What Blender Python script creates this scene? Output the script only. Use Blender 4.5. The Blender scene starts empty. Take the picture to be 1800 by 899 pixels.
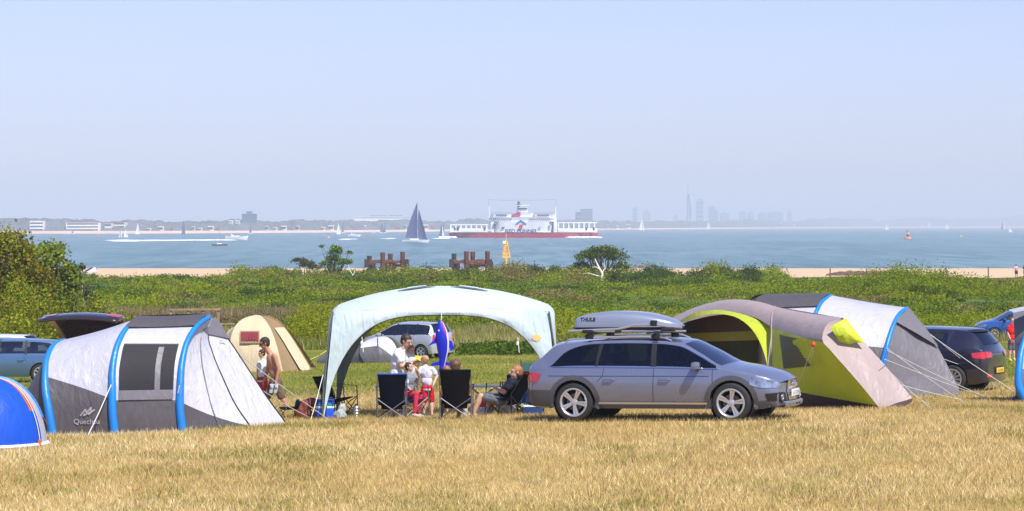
import bpy, bmesh, math, random
import numpy as np
from mathutils import Vector, Matrix, geometry
from mathutils.bvhtree import BVHTree

SC = bpy.context.scene
COL = SC.collection
PI = math.pi
rng = np.random.default_rng(7)
random.seed(7)

# ---------------------------------------------------------------- camera
ZC = 3.42                    # camera height above the ground under the near car
F = 5000.0                   # focal length in photo pixels (1800 wide)
HOR = 398.0                  # photo row of the horizon
SEA = ZC - 7.1               # sea level
cam_d = bpy.data.cameras.new('camera'); cam = bpy.data.objects.new('camera', cam_d)
COL.objects.link(cam); SC.camera = cam
cam.location = (0, 0, ZC)
cam_d.sensor_width = 36.0; cam_d.lens = F / 1800 * 36
cam.rotation_euler = (PI/2 - math.atan((449.5-HOR)/F), 0, 0)
cam_d.clip_start = 0.5; cam_d.clip_end = 60000

# ---------------------------------------------------------------- sky, sun, exposure
SUN_EL, SUN_AZ = 54.0, 146.0           # azimuth measured clockwise from +Y (view direction)
w = bpy.data.worlds.new('World'); SC.world = w; w.use_nodes = True
nt = w.node_tree; nt.nodes.clear()
sky = nt.nodes.new('ShaderNodeTexSky'); sky.sky_type = 'NISHITA'; sky.sun_disc = False
sky.sun_elevation = math.radians(SUN_EL); sky.sun_rotation = math.radians(SUN_AZ)
sky.air_density = 1.0; sky.dust_density = 0.6; sky.ozone_density = 2.5; sky.altitude = 0
tint = nt.nodes.new('ShaderNodeMix'); tint.data_type = 'RGBA'; tint.blend_type = 'MULTIPLY'
tint.inputs[0].default_value = 1.0
tint.inputs[7].default_value = (0.70, 0.675, 0.96, 1)
bg = nt.nodes.new('ShaderNodeBackground'); bg.inputs[1].default_value = 0.105
wo = nt.nodes.new('ShaderNodeOutputWorld')
nt.links.new(sky.outputs[0], tint.inputs[6]); nt.links.new(tint.outputs[2], bg.inputs[0]); nt.links.new(bg.outputs[0], wo.inputs[0])
sun_d = bpy.data.lights.new('sun', 'SUN'); sun = bpy.data.objects.new('sun', sun_d); COL.objects.link(sun)
sun_d.energy = 3.9; sun_d.angle = math.radians(0.5); sun_d.color = (1.0, 0.95, 0.87)
_az, _el = math.radians(SUN_AZ), math.radians(SUN_EL)
sun_vec = Vector((math.sin(_az)*math.cos(_el), math.cos(_az)*math.cos(_el), math.sin(_el)))
sun.rotation_euler = sun_vec.to_track_quat('Z', 'Y').to_euler()
vs = SC.view_settings
vs.view_transform = 'Standard'; vs.look = 'None'; vs.gamma = 1.0; vs.exposure = 0.82; vs.use_curve_mapping = False
SC.cycles.max_bounces = 6; SC.cycles.transparent_max_bounces = 12; SC.cycles.volume_bounces = 0
SC.cycles.use_denoising = True

# ---------------------------------------------------------------- helpers: numbers
def P(px, py, D):
    """photo pixel at distance D (metres along +Y) -> world point"""
    return Vector(((px-900)/F*D, D, ZC-(py-HOR)/F*D))

_pd = [0, 30, 49, 56, 65, 75, 92, 116, 140, 220, 340, 400, 480, 600, 900]
_pz = [.02, .02, 0, -.30, -.62, -.95, -1.38, -1.93, -2.35, -2.9, -3.0, -3.15, SEA, SEA-1.2, SEA-3]
def sstep(a, b, x):
    t = np.clip((np.asarray(x, float)-a)/(b-a), 0, 1); return t*t*(3-2*t)
def pchip(xk, yk, x):
    xk = np.asarray(xk, float); yk = np.asarray(yk, float); x = np.asarray(x, float)
    h = np.diff(xk); d = np.diff(yk)/h
    m = np.zeros_like(yk)
    for i in range(1, len(yk)-1):
        if d[i-1]*d[i] > 0:
            w1 = 2*h[i]+h[i-1]; w2 = h[i]+2*h[i-1]
            m[i] = (w1+w2)/(w1/d[i-1]+w2/d[i])
    m[0] = d[0]; m[-1] = d[-1]
    i = np.clip(np.searchsorted(xk, x)-1, 0, len(h)-1)
    t = (x-xk[i])/h[i]
    t = np.clip(t, 0, 1)
    return ((2*t**3-3*t**2+1)*yk[i] + (t**3-2*t**2+t)*h[i]*m[i] + (-2*t**3+3*t**2)*yk[i+1] + (t**3-t**2)*h[i]*m[i+1])
def gz(x, y):
    """ground height"""
    x = np.asarray(x, float); y = np.asarray(y, float)
    z = pchip(_pd, _pz, np.clip(y, 0, 899))
    z = z + .30*np.tanh(x*.025/.30)*(1-sstep(110, 220, y))
    z = z + (.02*np.sin(x*.9+1.3)*np.sin(y*.5) + .015*np.sin(x*2.3+y*1.1))*sstep(300, 100, y) if False else z + (.012*np.sin(x*.9+1.3)*np.sin(y*.5))
    return z
def G(px, py):
    """the ground point seen at a photo pixel"""
    lo, hi = 20.0, 470.0
    for _ in range(50):
        m = (lo+hi)/2; p = P(px, py, m)
        if p.z > float(gz(p.x, p.y)): lo = m
        else: hi = m
    p = P(px, py, lo); p.z = float(gz(p.x, p.y)); return p
def on_ground(x, y, dz=0): return Vector((x, y, float(gz(x, y))+dz))
def Wt(px, py):
    """the sea point seen at a photo pixel"""
    return P(px, py, 7.1*F/(py-HOR))
def vnoise(x, y, seed=0):
    """cheap smooth value noise, arrays"""
    x = np.asarray(x, float); y = np.asarray(y, float)
    xi = np.floor(x).astype(np.int64); yi = np.floor(y).astype(np.int64)
    xf = x-xi; yf = y-yi; u = xf*xf*(3-2*xf); v = yf*yf*(3-2*yf)
    def h(a, b):
        n = (a*374761393 + b*668265263 + seed*974711) & 0xffffffff
        n = ((n ^ (n >> 13))*1274126177) & 0xffffffff
        return ((n ^ (n >> 16)) & 0xffff)/65535.0
    return (h(xi, yi)*(1-u)+h(xi+1, yi)*u)*(1-v) + (h(xi, yi+1)*(1-u)+h(xi+1, yi+1)*u)*v

# ---------------------------------------------------------------- helpers: objects
def tag(o, label=None, cat=None, group=None, kind=None):
    if label: o['label'] = label
    if cat: o['category'] = cat
    if group: o['group'] = group
    if kind: o['kind'] = kind
    return o
def thing(name, label, cat, loc=(0,0,0), rz=0.0, group=None):
    o = bpy.data.objects.new(name, None); COL.objects.link(o)
    o.location = loc; o.rotation_euler = (0, 0, rz); o.empty_display_size = .2
    return tag(o, label, cat, group)
def sub(name, parent, loc=(0,0,0), rot=(0,0,0)):
    o = bpy.data.objects.new(name, None); COL.objects.link(o); o.parent = parent
    o.location = loc; o.rotation_euler = rot; return o
def mesh_obj(name, verts, faces, mat=None, parent=None, smooth=True, world=False, fmats=None):
    """verts are in the parent's space; with world=True they are in world space and the parent is an unrotated Empty"""
    if world and parent is not None:
        off = wloc(parent)
        verts = [(v[0]-off[0], v[1]-off[1], v[2]-off[2]) for v in verts]
    me = bpy.data.meshes.new(name); me.from_pydata([tuple(v) for v in verts], [], faces); me.update()
    if smooth and len(me.polygons): me.polygons.foreach_set('use_smooth', [True]*len(me.polygons))
    for m in (mat if isinstance(mat, (list, tuple)) else [mat] if mat else []): me.materials.append(m)
    if fmats: me.polygons.foreach_set('material_index', fmats)
    o = bpy.data.objects.new(name, me); COL.objects.link(o)
    if parent: o.parent = parent
    return o
def wloc(o):
    v = Vector((0,0,0))
    while o is not None: v = v + o.location; o = o.parent
    return v
def np_mesh(name, V, nper, mat, tint=None, parent=None, smooth=False):
    """V: (N, nper, 3) separate faces"""
    N = len(V); me = bpy.data.meshes.new(name)
    me.vertices.add(N*nper); me.vertices.foreach_set('co', V.reshape(-1).astype(np.float32))
    me.loops.add(N*nper); me.loops.foreach_set('vertex_index', np.arange(N*nper, dtype=np.int32))
    me.polygons.add(N); me.polygons.foreach_set('loop_start', np.arange(0, N*nper, nper, dtype=np.int32))
    me.polygons.foreach_set('loop_total', np.full(N, nper, dtype=np.int32))
    if tint is not None:
        a = me.attributes.new('tint', 'FLOAT_COLOR', 'POINT')
        t = np.repeat(tint, nper, axis=0) if tint.ndim == 2 else tint.reshape(-1, 3)
        a.data.foreach_set('color', np.concatenate([t, np.ones((len(t), 1))], 1).reshape(-1).astype(np.float32))
    me.update(calc_edges=True)
    if smooth: me.polygons.foreach_set('use_smooth', [True]*N)
    me.materials.append(mat)
    o = bpy.data.objects.new(name, me); COL.objects.link(o)
    if parent: o.parent = parent
    return o
class MB:
    """collects pieces of ONE mesh"""
    def __init__(s): s.v = []; s.f = []; s.m = []; s.mi = 0
    def add(s, V, Fc):
        n = len(s.v); s.v += [Vector(p) for p in V]; s.f += [tuple(i+n for i in f) for f in Fc]; s.m += [s.mi]*len(Fc); return s
    def box(s, c, d, M=None, bev=0.0):
        bm = bmesh.new(); bmesh.ops.create_cube(bm, size=1)
        for v in bm.verts: v.co = Vector((v.co.x*d[0], v.co.y*d[1], v.co.z*d[2]))
        if bev: bmesh.ops.bevel(bm, geom=bm.edges[:], offset=bev, segments=2, affect='EDGES', profile=.6)
        for v in bm.verts:
            if M is not None: v.co = M @ v.co
            v.co = v.co + Vector(c)
        bm.verts.index_update(); V = [v.co.copy() for v in bm.verts]; Fc = [[v.index for v in f.verts] for f in bm.faces]; bm.free()
        return s.add(V, Fc)
    def tube(s, pts, r, n=8, cap=True):
        pts = [Vector(p) for p in pts]; rr = r if isinstance(r, (list, tuple)) else [r]*len(pts)
        V = []; up = None
        for i, p in enumerate(pts):
            t = (pts[min(i+1, len(pts)-1)]-pts[max(i-1, 0)])
            t = t.normalized() if t.length > 1e-9 else Vector((0,0,1))
            if up is None: up = Vector((0,0,1)) if abs(t.z) < .9 else Vector((1,0,0))
            a = t.cross(up)
            if a.length < 1e-6: a = t.orthogonal()
            a.normalize(); b = a.cross(t).normalized(); up = b
            for k in range(n):
                q = 2*PI*k/n; V.append(p + (a*math.cos(q)+b*math.sin(q))*rr[i])
        Fc = [(i*n+k, i*n+(k+1) % n, (i+1)*n+(k+1) % n, (i+1)*n+k) for i in range(len(pts)-1) for k in range(n)]
        if cap: Fc += [tuple(range(n-1, -1, -1)), tuple((len(pts)-1)*n+k for k in range(n))]
        return s.add(V, Fc)
    def ell(s, c, r, M=None, nu=14, nv=10):
        V = []; 
        for j in range(nv+1):
            th = PI*j/nv
            for i in range(nu):
                ph = 2*PI*i/nu
                V.append(Vector((r[0]*math.sin(th)*math.cos(ph), r[1]*math.sin(th)*math.sin(ph), r[2]*math.cos(th))))
        if M is not None: V = [M @ v for v in V]
        V = [v+Vector(c) for v in V]
        Fc = [(j*nu+i, (j+1)*nu+i, (j+1)*nu+(i+1) % nu, j*nu+(i+1) % nu) for j in range(nv) for i in range(nu)]
        return s.add(V, Fc)
    def cap(s, a, b, ra, rb, n=10):
        """tapered capsule"""
        a = Vector(a); b = Vector(b); d = b-a; L = d.length
        if L < 1e-6: return s.ell(a, (ra, ra, ra))
        d = d/L; q = d.to_track_quat('Z', 'Y').to_matrix()
        prof = [(ra*math.sin(t), -ra*math.cos(t)) for t in np.linspace(0.02, PI/2, 5)] + [(rb*math.sin(t), L-rb*math.cos(t)) for t in np.linspace(PI/2, PI-.02, 5)]
        V = []
        for (r, z) in prof:
            for k in range(n): V.append(a + q @ Vector((r*math.cos(2*PI*k/n), r*math.sin(2*PI*k/n), z)))
        m = len(prof)
        Fc = [(i*n+k, i*n+(k+1) % n, (i+1)*n+(k+1) % n, (i+1)*n+k) for i in range(m-1) for k in range(n)]
        Fc += [tuple(range(n-1, -1, -1)), tuple((m-1)*n+k for k in range(n))]
        return s.add(V, Fc)
    def lathe(s, prof, c=(0,0,0), axis='Z', n=32, close=False):
        """prof: list of (r, h)"""
        V = []; m = len(prof)
        for (r, h) in prof:
            for k in range(n):
                q = 2*PI*k/n
                if axis == 'Z': p = Vector((r*math.cos(q), r*math.sin(q), h))
                elif axis == 'Y': p = Vector((r*math.cos(q), h, r*math.sin(q)))
                else: p = Vector((h, r*math.cos(q), r*math.sin(q)))
                V.append(p+Vector(c))
        mm = m if close else m-1
        Fc = [(i*n+k, i*n+(k+1) % n, ((i+1) % m)*n+(k+1) % n, ((i+1) % m)*n+k) for i in range(mm) for k in range(n)]
        return s.add(V, Fc)
    def prism(s, poly, y0, y1, plane='XZ'):
        """poly of 2D points extruded"""
        n = len(poly)
        def q(p, y): return Vector((p[0], y, p[1])) if plane == 'XZ' else Vector((y, p[0], p[1])) if plane == 'YZ' else Vector((p[0], p[1], y))
        V = [q(p, y0) for p in poly]+[q(p, y1) for p in poly]
        Fc = [tuple(range(n)), tuple(range(2*n-1, n-1, -1))]+[(i, i+n, (i+1) % n+n, (i+1) % n) for i in range(n)]
        return s.add(V, Fc)
    def grid(s, rows, thick=0.0):
        """rows: list of equal-length lists of points"""
        n = len(rows[0]); V = [p for r in rows for p in r]
        Fc = [(i*n+j, i*n+j+1, (i+1)*n+j+1, (i+1)*n+j) for i in range(len(rows)-1) for j in range(n-1)]
        return s.add(V, Fc)
    def build(s, name, mat, parent=None, smooth=True, world=False, auto=True):
        o = mesh_obj(name, s.v, s.f, mat, parent, smooth, world, s.m if isinstance(mat, (list, tuple)) else None)
        if smooth and auto: sharp(o)
        return o
def sharp(o, ang=38):
    me = o.data
    if len(me.polygons) > 60000: return
    bm = bmesh.new(); bm.from_mesh(me)
    bmesh.ops.recalc_face_normals(bm, faces=bm.faces[:])
    a = math.radians(ang)
    for e in bm.edges:
        if len(e.link_faces) == 2 and e.calc_face_angle(0) > a: e.smooth = False
    bm.to_mesh(me); bm.free()
def merge(o, d=1e-4):
    bm = bmesh.new(); bm.from_mesh(o.data); bmesh.ops.remove_doubles(bm, verts=bm.verts[:], dist=d)
    bmesh.ops.recalc_face_normals(bm, faces=bm.faces[:]); bm.to_mesh(o.data); bm.free(); return o
def remesh(o, voxel, smooth=3):
    m = o.modifiers.new('r', 'REMESH'); m.mode = 'VOXEL'; m.voxel_size = voxel; m.use_smooth_shade = True
    if smooth:
        s_ = o.modifiers.new('s', 'SMOOTH'); s_.iterations = smooth; s_.factor = .5
    dg = bpy.context.evaluated_depsgraph_get(); dg.update()
    me = bpy.data.meshes.new_from_object(o.evaluated_get(dg))
    mats = [x for x in o.data.materials]
    o.modifiers.clear(); old = o.data; o.data = me; 
    me.materials.clear()
    for x in mats: me.materials.append(x)
    if len(me.polygons): me.polygons.foreach_set('use_smooth', [True]*len(me.polygons))
    bpy.data.meshes.remove(old); return o
def copy_tree(o, parent=None):
    c = o.copy(); COL.objects.link(c); c.parent = parent
    for ch in list(o.children): copy_tree(ch, c)
    return c
def text_verts(txt, size, extrude=0.0, bold=0.0, shear=0.0, align='LEFT'):
    cu = bpy.data.curves.new('t', 'FONT'); cu.body = txt; cu.size = size; cu.extrude = extrude; cu.offset = bold; cu.shear = shear; cu.align_x = align
    cu.resolution_u = 3
    o = bpy.data.objects.new('t', cu); COL.objects.link(o)
    dg = bpy.context.evaluated_depsgraph_get(); dg.update()
    me = bpy.data.meshes.new_from_object(o.evaluated_get(dg))
    V = [v.co.copy() for v in me.vertices]; Fc = [tuple(p.vertices) for p in me.polygons]
    bpy.data.objects.remove(o); bpy.data.curves.remove(cu); bpy.data.meshes.remove(me)
    return V, Fc

# ---------------------------------------------------------------- helpers: materials
MATS = {}
def nodes(name):
    m = bpy.data.materials.new(name); m.use_nodes = True; t = m.node_tree
    b = t.nodes['Principled BSDF']; return m, t, b
def pmat(name, col, rough=.5, metal=0.0, coat=0.0, spec=.5, noise=0.0, nscale=8.0, bump=0.0, bscale=30.0, transl=0.0, sheen=0.0, alpha=1.0, stretch=(1,1,1)):
    """procedural principled material with a little colour variation and bump"""
    if name in MATS: return MATS[name]
    m, t, b = nodes(name); N = t.nodes; L = t.links
    b.inputs['Base Color'].default_value = (*col, 1); b.inputs['Roughness'].default_value = rough
    b.inputs['Metallic'].default_value = metal; b.inputs['Coat Weight'].default_value = coat; b.inputs['Coat Roughness'].default_value = .06
    b.inputs['Specular IOR Level'].default_value = spec; b.inputs['Sheen Weight'].default_value = sheen
    tc = N.new('ShaderNodeTexCoord'); mp = N.new('ShaderNodeMapping'); mp.inputs['Scale'].default_value = stretch
    L.new(tc.outputs['Object'], mp.inputs[0])
    colout = None
    if noise:
        n = N.new('ShaderNodeTexNoise'); n.inputs['Scale'].default_value = nscale; n.inputs['Detail'].default_value = 5; L.new(mp.outputs[0], n.inputs[0])
        mr = N.new('ShaderNodeMapRange'); mr.inputs[1].default_value = .3; mr.inputs[2].default_value = .7; mr.inputs[3].default_value = 1-noise; mr.inputs[4].default_value = 1+noise
        L.new(n.outputs[0], mr.inputs[0])
        mx = N.new('ShaderNodeVectorMath'); mx.operation = 'SCALE'; mx.inputs[0].default_value = col; L.new(mr.outputs[0], mx.inputs['Scale'])
        L.new(mx.outputs[0], b.inputs['Base Color']); colout = mx.outputs[0]
    if bump:
        n2 = N.new('ShaderNodeTexNoise'); n2.inputs['Scale'].default_value = bscale; n2.inputs['Detail'].default_value = 6; L.new(mp.outputs[0], n2.inputs[0])
        bp = N.new('ShaderNodeBump'); bp.inputs['Strength'].default_value = bump; bp.inputs['Distance'].default_value = .02
        L.new(n2.outputs[0], bp.inputs['Height']); L.new(bp.outputs[0], b.inputs['Normal'])
    out = N['Material Output']; last = b.outputs[0]
    if transl:
        tr = N.new('ShaderNodeBsdfTranslucent'); tr.inputs[0].default_value = (*col, 1)
        if colout: L.new(colout, tr.inputs[0])
        mi = N.new('ShaderNodeMixShader'); mi.inputs[0].default_value = transl; L.new(last, mi.inputs[1]); L.new(tr.outputs[0], mi.inputs[2]); last = mi.outputs[0]
    if alpha < 1:
        ts = N.new('ShaderNodeBsdfTransparent'); mi = N.new('ShaderNodeMixShader'); mi.inputs[0].default_value = alpha
        L.new(ts.outputs[0], mi.inputs[1]); L.new(last, mi.inputs[2]); last = mi.outputs[0]
    L.new(last, out.inputs[0])
    MATS[name] = m; return m
def cloth(name, col, rough=.55, transl=.15, wr=.35, spec=.3, noise=.05, wdir=(1,1,.35), coat=0):
    """tent fabric: taut folds running up the panel, fine crinkle over them"""
    if name in MATS: return MATS[name]
    m, t, b = nodes(name); N = t.nodes; L = t.links
    b.inputs['Roughness'].default_value = rough; b.inputs['Specular IOR Level'].default_value = spec; b.inputs['Coat Weight'].default_value = coat
    b.inputs['Coat Roughness'].default_value = .35
    tc = N.new('ShaderNodeTexCoord')
    mp = N.new('ShaderNodeMapping'); mp.inputs['Scale'].default_value = wdir; mp.inputs['Rotation'].default_value = (0, .5, 0); L.new(tc.outputs['Object'], mp.inputs[0])
    n = N.new('ShaderNodeTexNoise'); n.inputs['Scale'].default_value = 7; n.inputs['Detail'].default_value = 4; n.inputs['Distortion'].default_value = .6; L.new(mp.outputs[0], n.inputs[0])
    n2 = N.new('ShaderNodeTexNoise'); n2.inputs['Scale'].default_value = 2.2; n2.inputs['Detail'].default_value = 3; L.new(tc.outputs['Object'], n2.inputs[0])
    mr = N.new('ShaderNodeMapRange'); mr.inputs[1].default_value = .3; mr.inputs[2].default_value = .7; mr.inputs[3].default_value = 1-noise; mr.inputs[4].default_value = 1+noise; L.new(n2.outputs[0], mr.inputs[0])
    mx = N.new('ShaderNodeVectorMath'); mx.operation = 'SCALE'; mx.inputs[0].default_value = col; L.new(mr.outputs[0], mx.inputs['Scale']); L.new(mx.outputs[0], b.inputs['Base Color'])
    bp = N.new('ShaderNodeBump'); bp.inputs['Strength'].default_value = wr; bp.inputs['Distance'].default_value = .06; L.new(n.outputs[0], bp.inputs['Height'])
    L.new(bp.outputs[0], b.inputs['Normal'])
    tr = N.new('ShaderNodeBsdfTranslucent'); L.new(mx.outputs[0], tr.inputs[0]); L.new(bp.outputs[0], tr.inputs['Normal'])
    mi = N.new('ShaderNodeMixShader'); mi.inputs[0].default_value = transl
    L.new(b.outputs[0], mi.inputs[1]); L.new(tr.outputs[0], mi.inputs[2]); L.new(mi.outputs[0], N['Material Output'].inputs[0])
    MATS[name] = m; return m
def glassmat(name, tcol=(.25,.3,.3), refl=.12, rough=.02):
    if name in MATS: return MATS[name]
    m, t, b = nodes(name); N = t.nodes; L = t.links; N.remove(b)
    tr = N.new('ShaderNodeBsdfTransparent'); tr.inputs[0].default_value = (*tcol, 1)
    gl = N.new('ShaderNodeBsdfGlossy'); gl.inputs['Roughness'].default_value = rough; gl.inputs[0].default_value = (.9,.95,1,1)
    lw = N.new('ShaderNodeLayerWeight'); lw.inputs[0].default_value = .28
    mr = N.new('ShaderNodeMapRange'); mr.inputs[3].default_value = refl; mr.inputs[4].default_value = 1.0; L.new(lw.outputs['Fresnel'], mr.inputs[0])
    mi = N.new('ShaderNodeMixShader'); L.new(mr.outputs[0], mi.inputs[0]); L.new(tr.outputs[0], mi.inputs[1]); L.new(gl.outputs[0], mi.inputs[2])
    L.new(mi.outputs[0], N['Material Output'].inputs[0]); MATS[name] = m; return m
def leafmat(name, transl=.3, rough=.55, gain=1.0, spec=.25):
    if name in MATS: return MATS[name]
    m, t, b = nodes(name); N = t.nodes; L = t.links
    a = N.new('ShaderNodeAttribute'); a.attribute_name = 'tint'
    mx = N.new('ShaderNodeVectorMath'); mx.operation = 'SCALE'; mx.inputs['Scale'].default_value = gain; L.new(a.outputs['Color'], mx.inputs[0])
    L.new(mx.outputs[0], b.inputs['Base Color']); b.inputs['Roughness'].default_value = rough; b.inputs['Specular IOR Level'].default_value = spec
    tr = N.new('ShaderNodeBsdfTranslucent'); L.new(mx.outputs[0], tr.inputs[0])
    mi = N.new('ShaderNodeMixShader'); mi.inputs[0].default_value = transl
    L.new(b.outputs[0], mi.inputs[1]); L.new(tr.outputs[0], mi.inputs[2]); L.new(mi.outputs[0], N['Material Output'].inputs[0])
    MATS[name] = m; return m
BLACK = pmat('black_plastic', (.012,.012,.013), .45)
RUBBER = pmat('rubber', (.018,.018,.018), .75, bump=.2, bscale=60)
STEEL = pmat('steel', (.55,.55,.56), .32, metal=1.0)
ROPE = pmat('rope', (.62,.62,.58), .8)
SKINM = pmat('skin', (.52,.30,.20), .5, noise=.06, nscale=12)
# ================================================================ SETTING
def terrain_mat():
    m, t, b = nodes('field_ground'); N = t.nodes; L = t.links
    g = N.new('ShaderNodeNewGeometry'); sp = N.new('ShaderNodeSeparateXYZ'); L.new(g.outputs['Position'], sp.inputs[0])
    def noise(scale, detail=5, st=(1,1,1)):
        mp = N.new('ShaderNodeMapping'); mp.inputs['Scale'].default_value = st; L.new(g.outputs['Position'], mp.inputs[0])
        n = N.new('ShaderNodeTexNoise'); n.inputs['Scale'].default_value = scale; n.inputs['Detail'].default_value = detail; L.new(mp.outputs[0], n.inputs[0]); return n.outputs[0]
    def ramp(fac, stops):
        r = N.new('ShaderNodeValToRGB'); r.color_ramp.elements[0].position = stops[0][0]; r.color_ramp.elements[0].color = (*stops[0][1], 1)
        r.color_ramp.elements[1].position = stops[-1][0]; r.color_ramp.elements[1].color = (*stops[-1][1], 1)
        for p, c in stops[1:-1]:
            e = r.color_ramp.elements.new(p); e.color = (*c, 1)
        L.new(fac, r.inputs[0]); return r.outputs[0]
    def mix(f, a, c):
        x = N.new('ShaderNodeMix'); x.data_type = 'RGBA'; L.new(f, x.inputs[0]); L.new(a, x.inputs[6]); L.new(c, x.inputs[7]); return x.outputs[2]
    def edge(y0, y1, nz, amp):
        """0 before y0, 1 after y1, the border broken up by noise"""
        a = N.new('ShaderNodeMath'); a.operation = 'MULTIPLY_ADD'; L.new(nz, a.inputs[0]); a.inputs[1].default_value = amp; L.new(sp.outputs[1], a.inputs[2])
        r = N.new('ShaderNodeMapRange'); r.inputs[1].default_value = y0+amp*.5; r.inputs[2].default_value = y1+amp*.5; L.new(a.outputs[0], r.inputs[0]); return r.outputs[0]
    n1 = noise(.35, 6, (1, .5, 1)); n2 = noise(1.2, 6, (1, .6, 1)); n3 = noise(.12, 4); n4 = noise(9, 4)
    dry = ramp(n2, [(.3, (.24,.19,.06)), (.5, (.43,.30,.10)), (.75, (.56,.40,.16))])
    drygreen = ramp(n1, [(.30, (.15,.15,.03)), (.55, (.34,.25,.09)), (.8, (.45,.32,.13))])
    x = N.new('ShaderNodeMix'); x.data_type = 'RGBA'; x.inputs[0].default_value = .5; L.new(dry, x.inputs[6]); L.new(drygreen, x.inputs[7]); dryc = x.outputs[2]
    green = ramp(n1, [(.3, (.10,.13,.012)), (.5, (.17,.19,.02)), (.62, (.24,.22,.04)), (.75, (.36,.26,.09))])
    heath = ramp(n3, [(.3, (.05,.08,.015)), (.6, (.10,.14,.02)), (.8, (.18,.17,.05))])
    sand = ramp(n4, [(.3, (.48,.34,.20)), (.7, (.60,.45,.29))])
    c = mix(edge(72, 84, n3, 26), dryc, green)
    c = mix(edge(150, 165, n3, 20), c, heath)
    c = mix(edge(352, 356, n3, 20), c, sand)
    L.new(c, b.inputs['Base Color']); b.inputs['Roughness'].default_value = .9; b.inputs['Specular IOR Level'].default_value = .1
    bp = N.new('ShaderNodeBump'); bp.inputs['Strength'].default_value = .9; bp.inputs['Distance'].default_value = .08
    L.new(noise(6, 8), bp.inputs['Height']); L.new(bp.outputs[0], b.inputs['Normal'])
    return m
def build_terrain():
    ys = np.concatenate([np.linspace(-20, 26, 10), np.linspace(28, 70, 85), np.linspace(71, 150, 80), np.linspace(153, 480, 110), np.linspace(490, 860, 20)])
    us = np.linspace(-1, 1, 221)
    X = us[None, :]*np.maximum(30, ys*.36)[:, None]*1.3; Y = np.repeat(ys[:, None], len(us), 1)
    # stretch the outer columns far to the sides
    X = np.sign(X)*(np.abs(X) + np.maximum(0, np.abs(us[None, :])-.8)*5*260)
    Z = gz(X, Y)
    Z = Z + (vnoise(X*.6, Y*.35, 3)-.5)*.03*(Y < 160)
    heath = sstep(150, 190, Y)*(1-sstep(330, 352, Y))
    Z = Z + heath*(vnoise(X*.08, Y*.05, 5)*.5 + vnoise(X*.3, Y*.2, 6)*.25)
    V = np.stack([X, Y, Z], -1).reshape(-1, 3); n = len(us)
    Fc = [(i*n+j, i*n+j+1, (i+1)*n+j+1, (i+1)*n+j) for i in range(len(ys)-1) for j in range(n-1)]
    tag(mesh_obj('ground', V.tolist(), Fc, terrain_mat()), kind='structure')
build_terrain()

def sea_mat():
    m, t, b = nodes('sea_water'); N = t.nodes; L = t.links
    g = N.new('ShaderNodeNewGeometry')
    def noise(scale, st, detail=6):
        mp = N.new('ShaderNodeMapping'); mp.inputs['Scale'].default_value = st; L.new(g.outputs['Position'], mp.inputs[0])
        n = N.new('ShaderNodeTexNoise'); n.inputs['Scale'].default_value = scale; n.inputs['Detail'].default_value = detail; n.inputs['Roughness'].default_value = .65
        L.new(mp.outputs[0], n.inputs[0]); return n.outputs[0]
    r = N.new('ShaderNodeValToRGB'); e = r.color_ramp.elements
    e[0].position = .40; e[0].color = (.045,.112,.112,1); e[1].position = .60; e[1].color = (.145,.24,.235,1)
    a = noise(.22, (1, .075, 1), 5); c = noise(.02, (1, .15, 1), 5)
    ad = N.new('ShaderNodeMath'); ad.operation = 'MULTIPLY_ADD'; L.new(a, ad.inputs[0]); ad.inputs[1].default_value = .62
    s2 = N.new('ShaderNodeMath'); s2.operation = 'MULTIPLY'; L.new(c, s2.inputs[0]); s2.inputs[1].default_value = .38
    L.new(s2.outputs[0], ad.inputs[2]); L.new(ad.outputs[0], r.inputs[0]); L.new(r.outputs[0], b.inputs['Base Color'])
    b.inputs['Roughness'].default_value = .28; b.inputs['IOR'].default_value = 1.33; b.inputs['Specular IOR Level'].default_value = .35
    bp = N.new('ShaderNodeBump'); bp.inputs['Strength'].default_value = 1.0; bp.inputs['Distance'].default_value = .9
    L.new(noise(.35, (1, .5, 1), 8), bp.inputs['Height']); L.new(bp.outputs[0], b.inputs['Normal'])
    return m
tag(mesh_obj('sea', [(-9000,150,SEA),(9000,150,SEA),(9000,19500,SEA),(-9000,19500,SEA)], [(0,1,2,3)], sea_mat()), kind='structure')

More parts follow.
